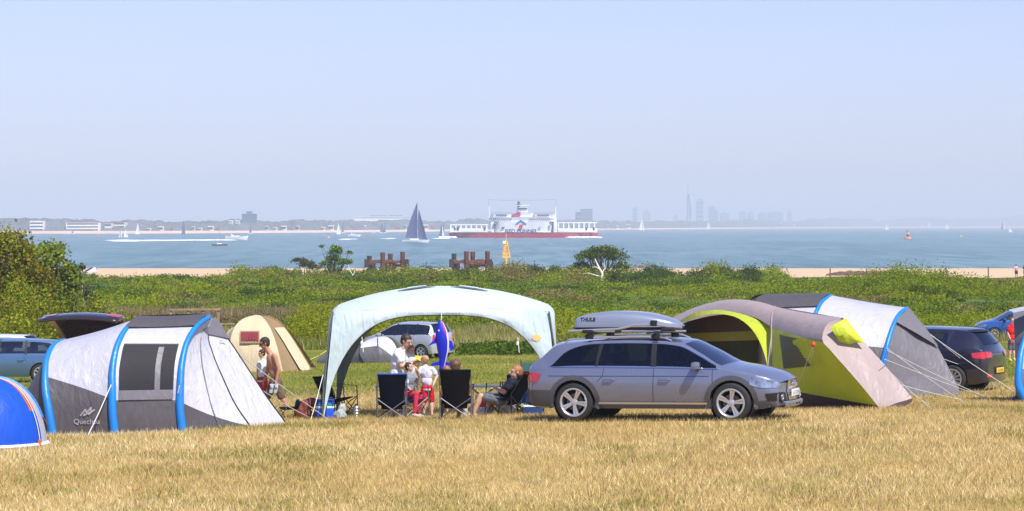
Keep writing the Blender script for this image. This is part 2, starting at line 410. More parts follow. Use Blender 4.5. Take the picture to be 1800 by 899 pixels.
# ---------------------------------------------------------------- far shore
SH_PX = [-1500, 0, 200, 450, 700, 900, 1100, 1300, 1500, 1900, 3300]
SH_Y  = [412.5, 411.2, 411, 410, 408, 406, 404, 402.4, 401.0, 400.3, 400.1]
TOP_Y = [386, 386.5, 388, 388, 387, 388, 386.5, 388, 386, 379, 378]
def shore_D(px): return 7.1*F/(np.interp(px, SH_PX, SH_Y)-HOR)
def build_far_shore():
    pxs = np.linspace(-1500, 3300, 1240)
    D = shore_D(pxs)
    k = ((pxs-900)/F)
    top = np.interp(pxs, SH_PX, TOP_Y) + (vnoise(pxs/60, pxs*0, 11)-.5)*5.5 + (vnoise(pxs/14, pxs*0, 12)-.5)*3.4 + (vnoise(pxs/4.5, pxs*0, 13)-.5)*2.6
    zt = ZC + (HOR-top)*D/F
    rows = []
    def row(mult, z): rows.append(np.stack([k*D*mult, D*mult, np.broadcast_to(z, D.shape)], -1))
    row(.995, SEA-2)
    row(1.0, SEA+.05)
    sandz = SEA + 1.7*D/F*1.0
    row(1.0 + 40/D, sandz*0+SEA+ np.maximum(2.5, 2.2*D/F))
    sand_rows = len(rows)
    V1 = np.concatenate([r for r in rows], 0); n = len(pxs)
    Fs = [(i*n+j, i*n+j+1, (i+1)*n+j+1, (i+1)*n+j) for i in range(len(rows)-1) for j in range(n-1)]
    tag(mesh_obj('far_beach', V1.tolist(), Fs, pmat('far_sand', (.62,.45,.33), .9, noise=.1, nscale=.02)), kind='structure')
    # the wooded land behind the beach, with some depth
    last = rows[-1]; rows = [last*[1,1,1]]
    zb = last[:, 2]
    for m_, f_ in ((60, .35), (90, .75), (140, .95), (260, 1.0), (700, .9), (1800, .5)):
        mult = 1+m_/D
        nz = (vnoise(pxs/5+m_, pxs*0+m_, 17)-.5)*.25*(f_ < .96)
        rows.append(np.stack([k*D*mult, D*mult, zb+(zt*mult-zb)*(f_+nz*f_) ], -1))
    rows.append(np.stack([k*D*(1+2600/D), D*(1+2600/D), zb*0+SEA-3], -1))
    V = np.concatenate(rows, 0)
    Fc = [(i*n+j, i*n+j+1, (i+1)*n+j+1, (i+1)*n+j) for i in range(len(rows)-1) for j in range(n-1)]
    tag(mesh_obj('far_hills', V.tolist(), Fc, pmat('far_wood_hazed', (.11,.125,.13), .95, noise=.35, nscale=.03), smooth=False), kind='structure')  # pale bluish base colour puts extra haze into the woods
build_far_shore()

# ---------------------------------------------------------------- haze
def build_haze():
    m = bpy.data.materials.new('haze'); m.use_nodes = True; t = m.node_tree; t.nodes.clear()
    o_ = t.nodes.new('ShaderNodeOutputMaterial'); v = t.nodes.new('ShaderNodeVolumePrincipled')
    v.inputs['Color'].default_value = (.84,.94,1.0,1); v.inputs['Density'].default_value = 1.8e-4; v.inputs['Anisotropy'].default_value = -.08
    t.links.new(v.outputs[0], o_.inputs['Volume'])
    mb = MB(); mb.box((0, 9700, (SEA-16+200)/2), (19000, 20600, 200-(SEA-16)))
    o = mb.build('haze', m, smooth=False); tag(o, kind='stuff')
build_haze()

# ---------------------------------------------------------------- leaves
LEAF = leafmat('foliage', .35, .8, spec=.0)
GRASS = leafmat('grass_blades', .25, .6)
def leaf_quads(C, size, up=.3):
    """one randomly turned four-sided leaf clump per centre"""
    n = len(C); a = rng.normal(size=(n, 3)); a /= np.linalg.norm(a, axis=1)[:, None]
    b_ = rng.normal(size=(n, 3)); b_ -= (b_*a).sum(1)[:, None]*a; b_ /= np.linalg.norm(b_, axis=1)[:, None]
    s = (size*(.6+.8*rng.random(n)))[:, None]
    return np.stack([C-a*s*.5, C+b_*s*.35, C+a*s*.6, C-b_*s*.35], 1)
def tints(n, base, var=.25, hue=.15):
    base = np.asarray(base, float); k = np.exp(rng.normal(size=(n, 1))*var)
    h = 1+rng.normal(size=(n, 3))*hue*np.array([1, .5, .6]); return np.clip(base*k*h, .004, .9)
def bush_points(n, c, r, nclump=14, flat=.5):
    """points spread in clumps over the outer part of a crown"""
    cl = rng.normal(size=(nclump, 3)); cl /= np.linalg.norm(cl, axis=1)[:, None]; cl[:, 2] = np.abs(cl[:, 2])*.9 - .15
    cl *= (.55+.45*rng.random((nclump, 1)))
    i = rng.integers(0, nclump, n); p = cl[i] + rng.normal(size=(n, 3))*.2
    return np.asarray(c)+p*np.asarray(r)
def branches(mb, base, top_pts, r0, jit=.25):
    base = Vector(base)
    for q in top_pts:
        q = Vector(q); m1 = base.lerp(q, .4)+Vector((random.uniform(-1,1), random.uniform(-1,1), random.uniform(-.3,.6)))*jit*(q-base).length*.3
        m2 = base.lerp(q, .75)+Vector((random.uniform(-1,1), random.uniform(-1,1), random.uniform(-.3,.6)))*jit*(q-base).length*.2
        mb.tube([base, m1, m2, q], [r0, r0*.7, r0*.4, r0*.12], n=6)
def tree(name, label, base, crowns, n, size, base_col, trunk_r=.08, bark=None, forks=8, nclump=16, group=None, var=.3):
    """crowns: (dx, dy, z, rx, ry, rz) lobes of leaves above the base"""
    t = thing(name, label, 'tree' if 'tree' in name else 'shrub', base, 0, group)
    bark = bark or pmat('bark', (.12,.09,.06), .9, noise=.3, bump=.4)
    mb = MB(); tot = sum(c[3]*c[5] for c in crowns); allp = []; tn = []
    for c in crowns:
        k = int(n*c[3]*c[5]/tot); p = bush_points(k, (c[0], c[1], c[2]), (c[3], c[4], c[5]), nclump)
        allp.append(p); v = .75+.5*rng.random(); tn.append(tints(k, np.asarray(base_col)*v, var))
        ends = [p[rng.integers(0, k)] for _ in range(max(3, forks//len(crowns)+1))]
        branches(mb, (0, 0, 0), ends, trunk_r)
    mb.build('trunk', bark, t)
    np_mesh('crown', leaf_quads(np.concatenate(allp), size), 4, LEAF, np.concatenate(tn), t)
    return t

# scrub and heath: a mass of bramble, gorse and fern nobody could count
def build_scrub():
    Ps = []; Ts = []; Ss = []
    def clump(px, D, r, h, n, col, size, lift=0.0):
        x = (px-900)/F*D; z = float(gz(x, D))+lift
        p = bush_points(n, (x, D, z+h*.25), (r, r*1.1, h*.78), 10); p[:, 2] = np.maximum(p[:, 2], z+.02)
        Ps.append(p); Ts.append(tints(n, np.asarray(col)*np.array([1.16,1.24,1.05]), .17, .08)); Ss.append(np.full(n, size))
    # main heath
    for i in range(2900):
        D = 165+ (352-165)*rng.random()**1.0; px = rng.uniform(-420, 2220)
        lowr = (px > 1370) + (px > 150 and px < 420)
        nz = float(vnoise(px/90.0, D/14.0, 21)); nz2 = float(vnoise(px/40.0+9, D/9.0, 22))
        col = np.array([.12,.16,.008]) if nz < .55 else np.array([.19,.215,.008])
        if float(vnoise(px/55.0+3, D/11.0, 27)) > .66: col = np.array([.055,.085,.010])
        if nz2 > .78: col = np.array([.20,.16,.045])
        if px < 560 and D < 185: col = np.array([.16,.12,.05]) if nz2 > .35 else np.array([.10,.12,.02])
        h = .55+.75*nz
        if D > 300: h *= ((1.05 if px < 500 else .6) if lowr else 1.35); 
        if D > 325 and lowr: continue
        if D > 300 and not lowr and nz2 > .6: h *= 1.5
        if px < 560 and D < 200: h *= .8
        clump(px, D, rng.uniform(.9, 2.4), h, int(390*rng.uniform(.7, 1.4)), col, .075+.00035*D)
    # the bright green bank rising behind the right-hand tents
    for i in range(260):
        px = rng.uniform(1180, 1900); D = rng.uniform(232, 262)
        bank = 1.9*math.exp(-((px-1600)/110.0)**2)+.7
        clump(px, D, rng.uniform(1.2, 2.2), bank+.5, 460, (.16,.19,.008), .14, lift=0)
    for i in range(150):
        px = rng.uniform(1490, 1720); D = rng.uniform(228, 250)
        b_ = 2.35*math.exp(-((px-1610)/85.0)**2)
        clump(px, D, 1.5, .6, 360, (.17,.205,.008), .14, lift=max(0, b_*.85-.5))
    # leafy bushes nearer, centre and right
    for i in range(400):
        px = rng.uniform(955, 2150); D = rng.uniform(134, 158) if px < 1620 else rng.uniform(146, 165)
        h = 1.35 if px < 1180 else 1.15
        clump(px, D, rng.uniform(.7, 1.4), h*rng.uniform(.7, 1.15), 430, (.19,.22,.01) if rng.random() < .75 else (.26,.24,.03), .09)
    for i in range(120):
        px = rng.uniform(535, 660); D = rng.uniform(140, 185)
        clump(px, D, rng.uniform(.8, 1.5), 1.4, 420, (.20,.21,.01), .10)
    for i in range(60):
        px = rng.uniform(820, 960); D = rng.uniform(120, 128)
        clump(px, D, .6, .5, 120, (.07,.11,.012), .12)
    p = np.concatenate(Ps); t = np.concatenate(Ts); s = np.concatenate(Ss)
    tag(np_mesh('scrub', leaf_quads(p, s), 4, LEAF, t), 'dense green scrub and bramble covering the heath behind the tents', 'scrub', kind='stuff')
build_scrub()

# the tall olive thicket at the left edge
def left_trees():
    def T(name, label, px, D, lobes, n, col, size=.16, **k):
        b_ = on_ground((px-900)/F*D, D)
        return tree(name, label, b_, lobes, n, size, col, **k)
    T('thicket_tree', 'tallest olive green tree at the left edge of the heath, above the blue estate car', 5, 128,
      [(.2,0,4.5,1.3,1.6,1.45), (-1.4,.3,3.8,1.6,1.5,1.7), (1.2,-.4,3.0,1.4,1.4,1.6), (.3,-1,1.6,2.2,1.6,1.5), (-2.6,0,4.3,1.2,1.2,1.6)], 15000, (.21,.205,.022), trunk_r=.12, forks=30)
    T('thicket_tree', 'broad dark leaved tree with pale twigs right of the tallest left tree', 78, 134,
      [(.1,0,4.4,.95,1.1,.95), (-1.0,0,3.7,1.0,1.1,1.1), (.9,0,3.3,.8,.9,1.1), (0,0,1.9,1.7,1.3,1.6)], 9000, (.17,.21,.03), trunk_r=.10, forks=30)
    T('twiggy_shrub', 'thin grey twiggy shrub beside the white boat on the left beach', 133, 140,
      [(0,0,3.9,.42,.5,.6), (-.75,0,3.0,.5,.5,.6), (.3,0,2.4,.7,.6,.7), (-1.2,0,2.2,.6,.6,.6)], 1100, (.10,.12,.04), trunk_r=.04, forks=34, bark=pmat('pale_bark', (.35,.31,.26), .9))
    specs = [(40, 118, 3.3), (110, 122, 2.9), (170, 126, 2.3), (-30, 115, 3.6), (225, 130, 1.7), (75, 112, 1.9), (150, 118, 1.5), (10, 108, 2.0), (200, 122, 1.2), (265, 134, 1.1)]
    names = ['olive bramble bush at the foot of the tallest left tree', 'olive bramble bush left of centre in the left thicket', 'rounded olive bush stepping down to the meadow', 'olive bush cut by the left edge of the picture',
             'small olive bush low on the meadow slope', 'bramble bush above the raised car tailgate', 'low bush behind the raised car tailgate', 'bramble bush right behind the roof of the blue estate car', 'low green bush right of the raised tailgate', 'last low bush of the left thicket, nearest the wooden bench']
    for (px, D, h), lb in zip(specs, names):
        T('bramble_bush', lb, px, D, [(0,0,h*.6,1.5,1.3,h*.55), (-.9,.4,h*.45,1.2,1.2,h*.5), (1.0,-.3,h*.42,1.2,1.1,h*.45)], 4200, (.20,.215,.018) if rng.random() < .6 else (.17,.205,.018), .10, trunk_r=.04, forks=12, group='olive bushes of the left thicket')
left_trees()

def heath_trees():
    b_ = on_ground((590-900)/F*330, 330)
    # ground rises under the scrub, so these stand a little proud of it
    tree('young_tree', 'young green tree with round tufts, left of the wrecked jetty', b_,
         [(0,0,3.4,.95,.9,.75), (-.5,0,2.6,1.0,.9,.6), (1.0,0,2.1,1.0,.9,.55), (-1.2,0,2.0,.8,.8,.5), (-1.55,0,4.0,.28,.3,.25), (1.55,0,3.3,.35,.3,.28)], 3600, .18, (.12,.19,.014), trunk_r=.09, forks=16)
    b_ = on_ground((535-900)/F*335, 335)
    tree('low_shrub', 'low wind-bent olive shrub just left of the young tree', b_,
         [(-.6,0,2.3,.9,.8,.45), (.5,0,1.9,1.2,.9,.5), (1.4,0,1.5,.9,.8,.4)], 1500, .2, (.10,.105,.03), trunk_r=.06, forks=8)
    b_ = on_ground((1056-900)/F*315, 315)
    tree('round_tree', 'round dark green tree with a bare white trunk, on the heath behind the roof box', b_,
         [(0,0,3.3,1.8,1.6,.95), (-1.6,0,2.9,1.3,1.4,.85), (1.6,0,2.9,1.4,1.4,.95), (.6,0,3.7,1.4,1.3,.6), (2.2,0,1.9,.9,1,.8), (-2.2,.3,2.0,.9,1,.6)], 5600, .19, (.11,.155,.024), trunk_r=.12, forks=30, nclump=34, var=.4)
    dead = thing('dead_tree', 'bare white forked dead trunk leaning in front of the round tree', 'tree', on_ground((1062-900)/F*306, 306))
    mb = MB(); wd = pmat('bleached_wood', (.72,.66,.58), .8, noise=.15, nscale=3, bump=.3)
    mb.tube([(0,0,0), (-.25,0,.6), (-.2,0,1.3), (-.65,.1,2.1), (-1.0,0,2.9)], [.2,.17,.13,.10,.05], 8)
    mb.tube([(-.2,0,.9), (-.9,0,1.1), (-1.7,0,1.35), (-2.3,.1,1.3)], [.09,.07,.05,.02], 6)
    mb.tube([(-.22,0,1.4), (.1,0,1.9), (.0,0,2.5)], [.08,.06,.03], 6); mb.tube([(-.4,0,1.7), (-.9,0,2.0), (-1.3,0,2.0)], [.06,.05,.02], 6)
    mb.build('trunk', wd, dead)
    dead = thing('dead_branch', 'small bleached dead branch on the heath beside the young tree', 'branch', on_ground((618-900)/F*322, 322))
    mb = MB(); mb.tube([(0,0,0), (.1,0,.9), (-.3,0,1.6), (-.35,0,2.1)], [.09,.07,.05,.02], 6); mb.tube([(.1,0,.8), (.35,0,1.2), (.3,0,1.5)], [.06,.04,.02], 6)
    mb.build('bough', wd, dead)
    for px, D, h, lb in ((820, 330, 1.2, 'brownish low shrub right behind the yellow navigation marker'), (930, 332, 1.7, 'flat dark twiggy shrub between the yellow marker and the round tree'),
                         (1150, 325, 1.5, 'reddish rounded shrub just right of the round tree'), (1262, 322, 1.7, 'small dark spiky shrub on the skyline above the green tent'), (1310, 322, 1.4, 'rounded olive shrub above the taupe tent roof'), (480, 338, 1.5, 'bright green shrub in front of the beach strip')):
        b_ = on_ground((px-900)/F*D, D)
        tree('low_shrub', lb, b_, [(0,0,h*.75,1.5,1.2,h*.45), (1.0,0,h*.6,1.1,1,h*.4), (-1.1,0,h*.55,1.1,1,h*.35)], 1300, .2, (.085,.10,.03) if px != 480 else (.12,.19,.012), trunk_r=.05, forks=6, group='low shrubs along the far edge of the heath')
heath_trees()

# ---------------------------------------------------------------- grass
def blades(n, y0, y1, hgt, wid, colfn, margin=2.0, power=1.0, lean=.5, keep=None):
    y = y0+(y1-y0)*rng.random(n)**power; x = (rng.random(n)*2-1)*(y*.18+margin)
    if keep is not None:
        k = keep(x, y); x = x[k]; y = y[k]; n = len(x)
    z = gz(x, y)
    a = rng.random(n)*2*PI; h = hgt*(.5+.9*rng.random(n)); w_ = wid*(.7+.6*rng.random(n))
    dx = np.cos(a)*w_*.5; dy = np.sin(a)*w_*.5
    lx = rng.normal(size=n)*h*lean; ly = rng.normal(size=n)*h*lean*.7
    V = np.stack([np.stack([x-dx, y-dy, z-.01], -1), np.stack([x+dx, y+dy, z-.01], -1), np.stack([x+lx, y+ly, z+h], -1)], 1)
    return V, colfn(x, y, n)
def near_col(x, y, n):
    g = vnoise(x*.45+y*.1, y*.28, 31)*.6 + vnoise(x*1.3, y*.9, 32)*.4
    r = rng.random(n)
    straw = tints(n, (.54,.395,.16), .24, .06); pale = tints(n, (.76,.60,.31), .15, .04); grn = tints(n, (.24,.22,.045), .25, .1)
    gm = (r < np.clip((g-.52)*3.2, .04, .75))[:, None]
    pm = ((rng.random(n) < np.clip(.30-(y-34)*.008 + (vnoise(x*.25+y*.12, y*.2, 33)-.5)*1.1 + (vnoise(x*1.1, y*.8, 34)-.5)*.5, .03, .75)))[:, None]
    return np.where(gm, grn, np.where(pm, pale, straw))
def mid_col(x, y, n):
    e = y + (vnoise(x*.12, y*.12, 35)-.5)*26
    gm = (rng.random(n) < np.clip((e-66)/20, .12, .93))[:, None]
    return np.where(gm, tints(n, (.18,.20,.02), .25, .1), tints(n, (.46,.34,.14), .2, .06))
def meadow_col(x, y, n):
    g = vnoise(x*.25, y*.12, 36)*1.2-.1; gm = (rng.random(n) < np.clip(1.05-g*.8, 0, 1))[:, None]
    return np.where(gm, tints(n, (.16,.19,.018), .25, .1), tints(n, (.38,.32,.12), .2, .08))
V, c = blades(260000, 32.5, 60, .072, .011, near_col, power=.9)
tag(np_mesh('dry_grass', V, 3, GRASS, c), 'short dry straw-coloured grass across the front of the field', 'grass', kind='stuff')
V, c = blades(150000, 56, 125, .07, .022, mid_col, power=1.0)
tag(np_mesh('field_grass', V, 3, GRASS, c), 'greener mown grass of the field behind the tents', 'grass', kind='stuff')
V, c = blades(120000, 134, 172, .42, .045, meadow_col, margin=4, lean=.22)
tag(np_mesh('meadow_grass', V, 3, GRASS, c), 'tall rough meadow grass between the field and the scrub', 'grass', kind='stuff')
def reed_col(x, y, n): return tints(n, (.26,.18,.09), .25, .1)
V, c = blades(26000, 176, 192, .9, .06, reed_col, margin=6, lean=.15, keep=lambda x, y: ((x/y*F+900) < 560))
tag(np_mesh('reeds', V, 3, GRASS, c), 'band of brown reeds behind the wooden bench', 'reeds', kind='stuff')
# ================================================================ CARS
def car_shell(tab, zlow=.22, wheels=(1.0, 3.8), arch_r=.38, wheel_r=.34, sw=(2.6, 8.0), swf=(.10, .88), rg=None, ws=None, rear_taper=1.2, front_bulge=.08, rear_bulge=.05, side_bulge=.04, sub_=14, rocker=.05):
    """lofts a body from stations (xs,zs,ys, xr,zr,yr, xc,zc): shoulder, roof rail, centre line; returns dict of meshes by zone"""
    tab = np.array(tab, float); nk = len(tab); T = np.linspace(0, nk-1, (nk-1)*sub_+1)
    Cc = [pchip(np.arange(nk), tab[:, j], T) for j in range(8)]
    xs, zs, ys, xr, zr, yr, xc, zc = Cc
    lowf = np.linspace(0, 1, 10)
    gf_n = 5
    cols = []; zones = None
    for i, t in enumerate(T):
        x0 = xs[i]; zl = zlow + .06*sstep(.35, 0, x0) + .05*sstep(tab[-1, 0]-.3, tab[-1, 0], x0)
        for wx in wheels:
            d = abs(x0-wx)
            if d < arch_r: zl = max(zl, wheel_r + math.sqrt(max(0, arch_r**2-d*d)))
        col = []; zn = []
        for f in lowf:
            z = zl+(zs[i]-zl)*f
            q = np.clip((z-zlow)/(zs[i]-zlow), 0, 1)
            y = ys[i] + side_bulge*math.sin(PI*min(1, q*1.0))**.8 - rocker*(1-q)**3
            col.append((x0, y, z)); zn.append('body')
        # greenhouse side
        tt = t; a, b_ = sw; f0, f1 = swf
        k = np.clip((tt-a)/rear_taper, 0, 1); f1t = f0+.02+(f1-f0-.02)*math.sin(k*PI/2)**.95 if rear_taper else f1
        fr = [f0]+[f0+(f1t-f0)*j/gf_n for j in range(1, gf_n+1)]+[1.0]
        for j, f in enumerate(fr):
            q = f; col.append((xs[i]+(xr[i]-xs[i])*q, ys[i]+(yr[i]-ys[i])*q + .025*math.sin(PI*q), zs[i]+(zr[i]-zs[i])*q))
            zn.append('side' if 1 <= j <= gf_n else 'body')
        for f in (.1, .25, .45, .7, 1.0):
            col.append((xr[i]+(xc[i]-xr[i])*(1-(1-f)**2), yr[i]*(1-f), zr[i]+(zc[i]-zr[i])*(1-(1-f)**2.2))); zn.append('top')
        cols.append(col); zones = zn
    nrow = len(cols[0]); nc = len(cols)
    Z = {'body': MB(), 'side_right': MB(), 'side_left': MB(), 'rear': MB(), 'front': MB()}
    def put(zone, quad): Z[zone].add(quad, [(0, 1, 2, 3)])
    for sgn in (-1, 1):
        for i in range(nc-1):
            tm = (T[i]+T[i+1])/2
            for j in range(nrow-1):
                zj = zones[j+1]
                q = [cols[i][j], cols[i+1][j], cols[i+1][j+1], cols[i][j+1]]
                q = [(p[0], p[1]*sgn, p[2]) for p in q]
                zone = 'body'
                if zj == 'side' and sw[0] <= tm <= sw[1]: zone = 'side_right' if sgn < 0 else 'side_left'
                if zones[j+1] == 'top' and j+1 > nrow-5:
                    if rg and rg[0] <= tm <= rg[1]: zone = 'rear'
                    if ws and ws[0] <= tm <= ws[1]: zone = 'front'
                put(zone, q)
    for i, bul, sg in ((0, rear_bulge, -1), (nc-1, front_bulge, 1)):
        rows = []
        for j in range(nrow-1):
            x, y, z = cols[i][j]; zc_ = zlow+(zs[i]-zlow)*.5
            rows.append([(x+sg*bul*(1-u*u)*(1.0 if j < 10 else .5), y*u, z) for u in np.linspace(-1, 1, 13)])
        Z['body'].grid(rows)
    return Z, (cols, T)
def carpaint(name, col, flake=.0, metal=.3, rough=.3):
    if name in MATS: return MATS[name]
    m, t, b = nodes(name); N = t.nodes; L = t.links
    b.inputs['Base Color'].default_value = (*col, 1); b.inputs['Metallic'].default_value = metal; b.inputs['Roughness'].default_value = rough
    b.inputs['Coat Weight'].default_value = 1.0; b.inputs['Coat Roughness'].default_value = .03
    n = N.new('ShaderNodeTexNoise'); n.inputs['Scale'].default_value = 900; tc = N.new('ShaderNodeTexCoord'); L.new(tc.outputs['Object'], n.inputs[0])
    # road dust, thicker low down
    n2 = N.new('ShaderNodeTexNoise'); n2.inputs['Scale'].default_value = 3; n2.inputs['Detail'].default_value = 6; L.new(tc.outputs['Object'], n2.inputs[0])
    r = N.new('ShaderNodeMapRange'); r.inputs[3].default_value = rough-.06; r.inputs[4].default_value = rough+.14; L.new(n2.outputs[0], r.inputs[0]); L.new(r.outputs[0], b.inputs['Roughness'])
    MATS[name] = m; return m
DARKGLASS = glassmat('dark_glass', (.16,.18,.18), .03)
CLEARGLASS = glassmat('clear_glass', (.45,.55,.55), .30)
CHROME = pmat('chrome', (.75,.76,.78), .15, metal=1)
ALLOY = pmat('alloy', (.60,.60,.63), .32, metal=.75, coat=.3)
DARK = pmat('dark_interior', (.02,.02,.022), .7)
REDLAMP = pmat('red_lamp', (.50,.015,.02), .2, coat=1, noise=.2, nscale=30)
LAMPGLASS = pmat('headlamp_lens', (.30,.33,.38), .15, metal=.6, coat=1, noise=.6, nscale=9)
PLATE_W = pmat('plate_white', (.72,.74,.76), .4); PLATE_Y = pmat('plate_yellow', (.72,.50,.03), .4)
CLAD = pmat('grey_cladding', (.075,.073,.085), .45, noise=.1)
SEATM = pmat('seat_cloth', (.06,.06,.065), .8)
def bvh_of(objs):
    V = []; Fc = []
    for o in objs:
        n = len(V); V += [v.co.copy() for v in o.data.vertices]; Fc += [[i+n for i in p.vertices] for p in o.data.polygons]
    return BVHTree.FromPolygons(V, Fc)
def proj(mb, bvh, poly, axis='y', sgn=-1, off=.006, step=.05):
    """polygon in (x,z) (axis y) or (y,z) (axis x) laid on the car's surface, seen from sgn"""
    poly = [Vector(p) for p in poly]; pts = []; edges = []
    for i, p in enumerate(poly):
        q = poly[(i+1) % len(poly)]; k = max(1, int((q-p).length/step))
        for j in range(k): pts.append(p.lerp(q, j/k))
    nb = len(pts); edges = [(i, (i+1) % nb) for i in range(nb)]
    x0 = min(p.x for p in poly); x1 = max(p.x for p in poly); y0 = min(p.y for p in poly); y1 = max(p.y for p in poly)
    x = x0+step*.5
    while x < x1:
        y = y0+step*.5
        while y < y1:
            if geometry.intersect_point_tri_2d is not None and inside(poly, x, y): pts.append(Vector((x, y)))
            y += step
        x += step
    r = geometry.delaunay_2d_cdt(pts, edges, [], 1, 1e-5)
    V2, Fc = r[0], r[2]; V = []; last = None
    for p in V2:
        if axis == 'y': o = Vector((p.x, sgn*3, p.y)); d = Vector((0, -sgn, 0))
        elif axis == 'x': o = Vector((sgn*3 + 2.3, p.x, p.y)); d = Vector((-sgn, 0, 0))
        else: o = Vector((p.x, p.y, 4)); d = Vector((0, 0, -1))
        h = bvh.ray_cast(o, d)[0]
        if h is None:
            h = last if last is not None else o + d*2.1
            if axis == 'y': h = Vector((p.x, h.y, p.y))
            elif axis == 'x': h = Vector((h.x, p.x, p.y))
        last = h; V.append(h - d*off)
    mb.add(V, [tuple(f) for f in Fc if len(f) >= 3])
    return mb
def inside(poly, x, y):
    c = False; n = len(poly)
    for i in range(n):
        a, b = poly[i], poly[(i+1) % n]
        if (a.y > y) != (b.y > y) and x < (b.x-a.x)*(y-a.y)/(b.y-a.y)+a.x: c = not c
    return c
def strip(pts, w):
    """thin polygon along a polyline"""
    pts = [Vector(p) for p in pts]; L_ = []; R_ = []
    for i, p in enumerate(pts):
        t = (pts[min(i+1, len(pts)-1)]-pts[max(0, i-1)]).normalized(); n = Vector((-t.y, t.x))*w*.5
        L_.append(p+n); R_.append(p-n)
    return L_+R_[::-1]
def ring(cx, cz, r0, r1, a0, a1, n=20):
    A = np.linspace(math.radians(a0), math.radians(a1), n)
    return [(cx+r1*math.cos(a), cz+r1*math.sin(a)) for a in A]+[(cx+r0*math.cos(a), cz+r0*math.sin(a)) for a in A[::-1]]
def wheel(car, x, y, sgn, r=.34, w=.22, rim_r=.235, spokes=5, style='star', rimmat=None, rot=0.0):
    e = sub('wheel', car, (x, y, r)); rimmat = rimmat or ALLOY
    o = sgn*w/2
    mb = MB(); mb.lathe([(rim_r, -w*.48), (rim_r+.03, -w*.5), (r-.03, -w*.46), (r-.005, -w*.32), (r, 0), (r-.005, w*.32), (r-.03, w*.46), (rim_r+.03, w*.5), (rim_r, w*.48), (rim_r, 0)], axis='Y', n=48, close=True)
    mb.build('tyre', RUBBER, e)
    mb = MB()
    mb.lathe([(rim_r+.004, o*.97), (rim_r-.012, o*1.0), (rim_r-.028, o*.9), (rim_r-.035, o*.2), (rim_r-.03, -o*.9)], axis='Y', n=40)
    for k in range(spokes):
        a = rot+2*PI*k/spokes
        M = Matrix.Rotation(-a, 3, 'Y')
        if style == 'star':
            # wide wedge spoke, split by a groove
            for s in (-1, 1):
                prof = [(.05, s*.0005), (.05, s*.024), (rim_r-.02, s*.046), (rim_r-.02, s*.004)]
                V = [M @ Vector((p[0], o*(.80 if p[0] < .1 else .93), p[1])) for p in prof]+[M @ Vector((p[0], o*.55, p[1])) for p in prof]
                mb.add(V, [(0,1,2,3), (7,6,5,4), (0,4,5,1), (1,5,6,2), (2,6,7,3), (3,7,4,0)])
        else:
            prof = [(.04, -.016), (.04, .016), (rim_r-.02, .024), (rim_r-.02, -.024)]
            V = [M @ Vector((p[0], o*(.80 if p[0] < .1 else .93), p[1])) for p in prof]+[M @ Vector((p[0], o*.6, p[1])) for p in prof]
            mb.add(V, [(0,1,2,3), (7,6,5,4), (0,4,5,1), (1,5,6,2), (2,6,7,3), (3,7,4,0)])
    mb.build('rim', rimmat, e)
    mb = MB(); mb.lathe([(0.0, o*.86), (.045, o*.86), (.062, o*.78), (.07, o*.5), (.0, o*.5)], axis='Y', n=20); mb.build('hub_cap', rimmat, e)
    mb = MB(); mb.lathe([(0.0, o*.25), (.15, o*.25), (.15, o*.1), (.0, o*.1)], axis='Y', n=28); mb.build('brake_disc', pmat('disc', (.12,.11,.10), .5, metal=.6), e)
    return e
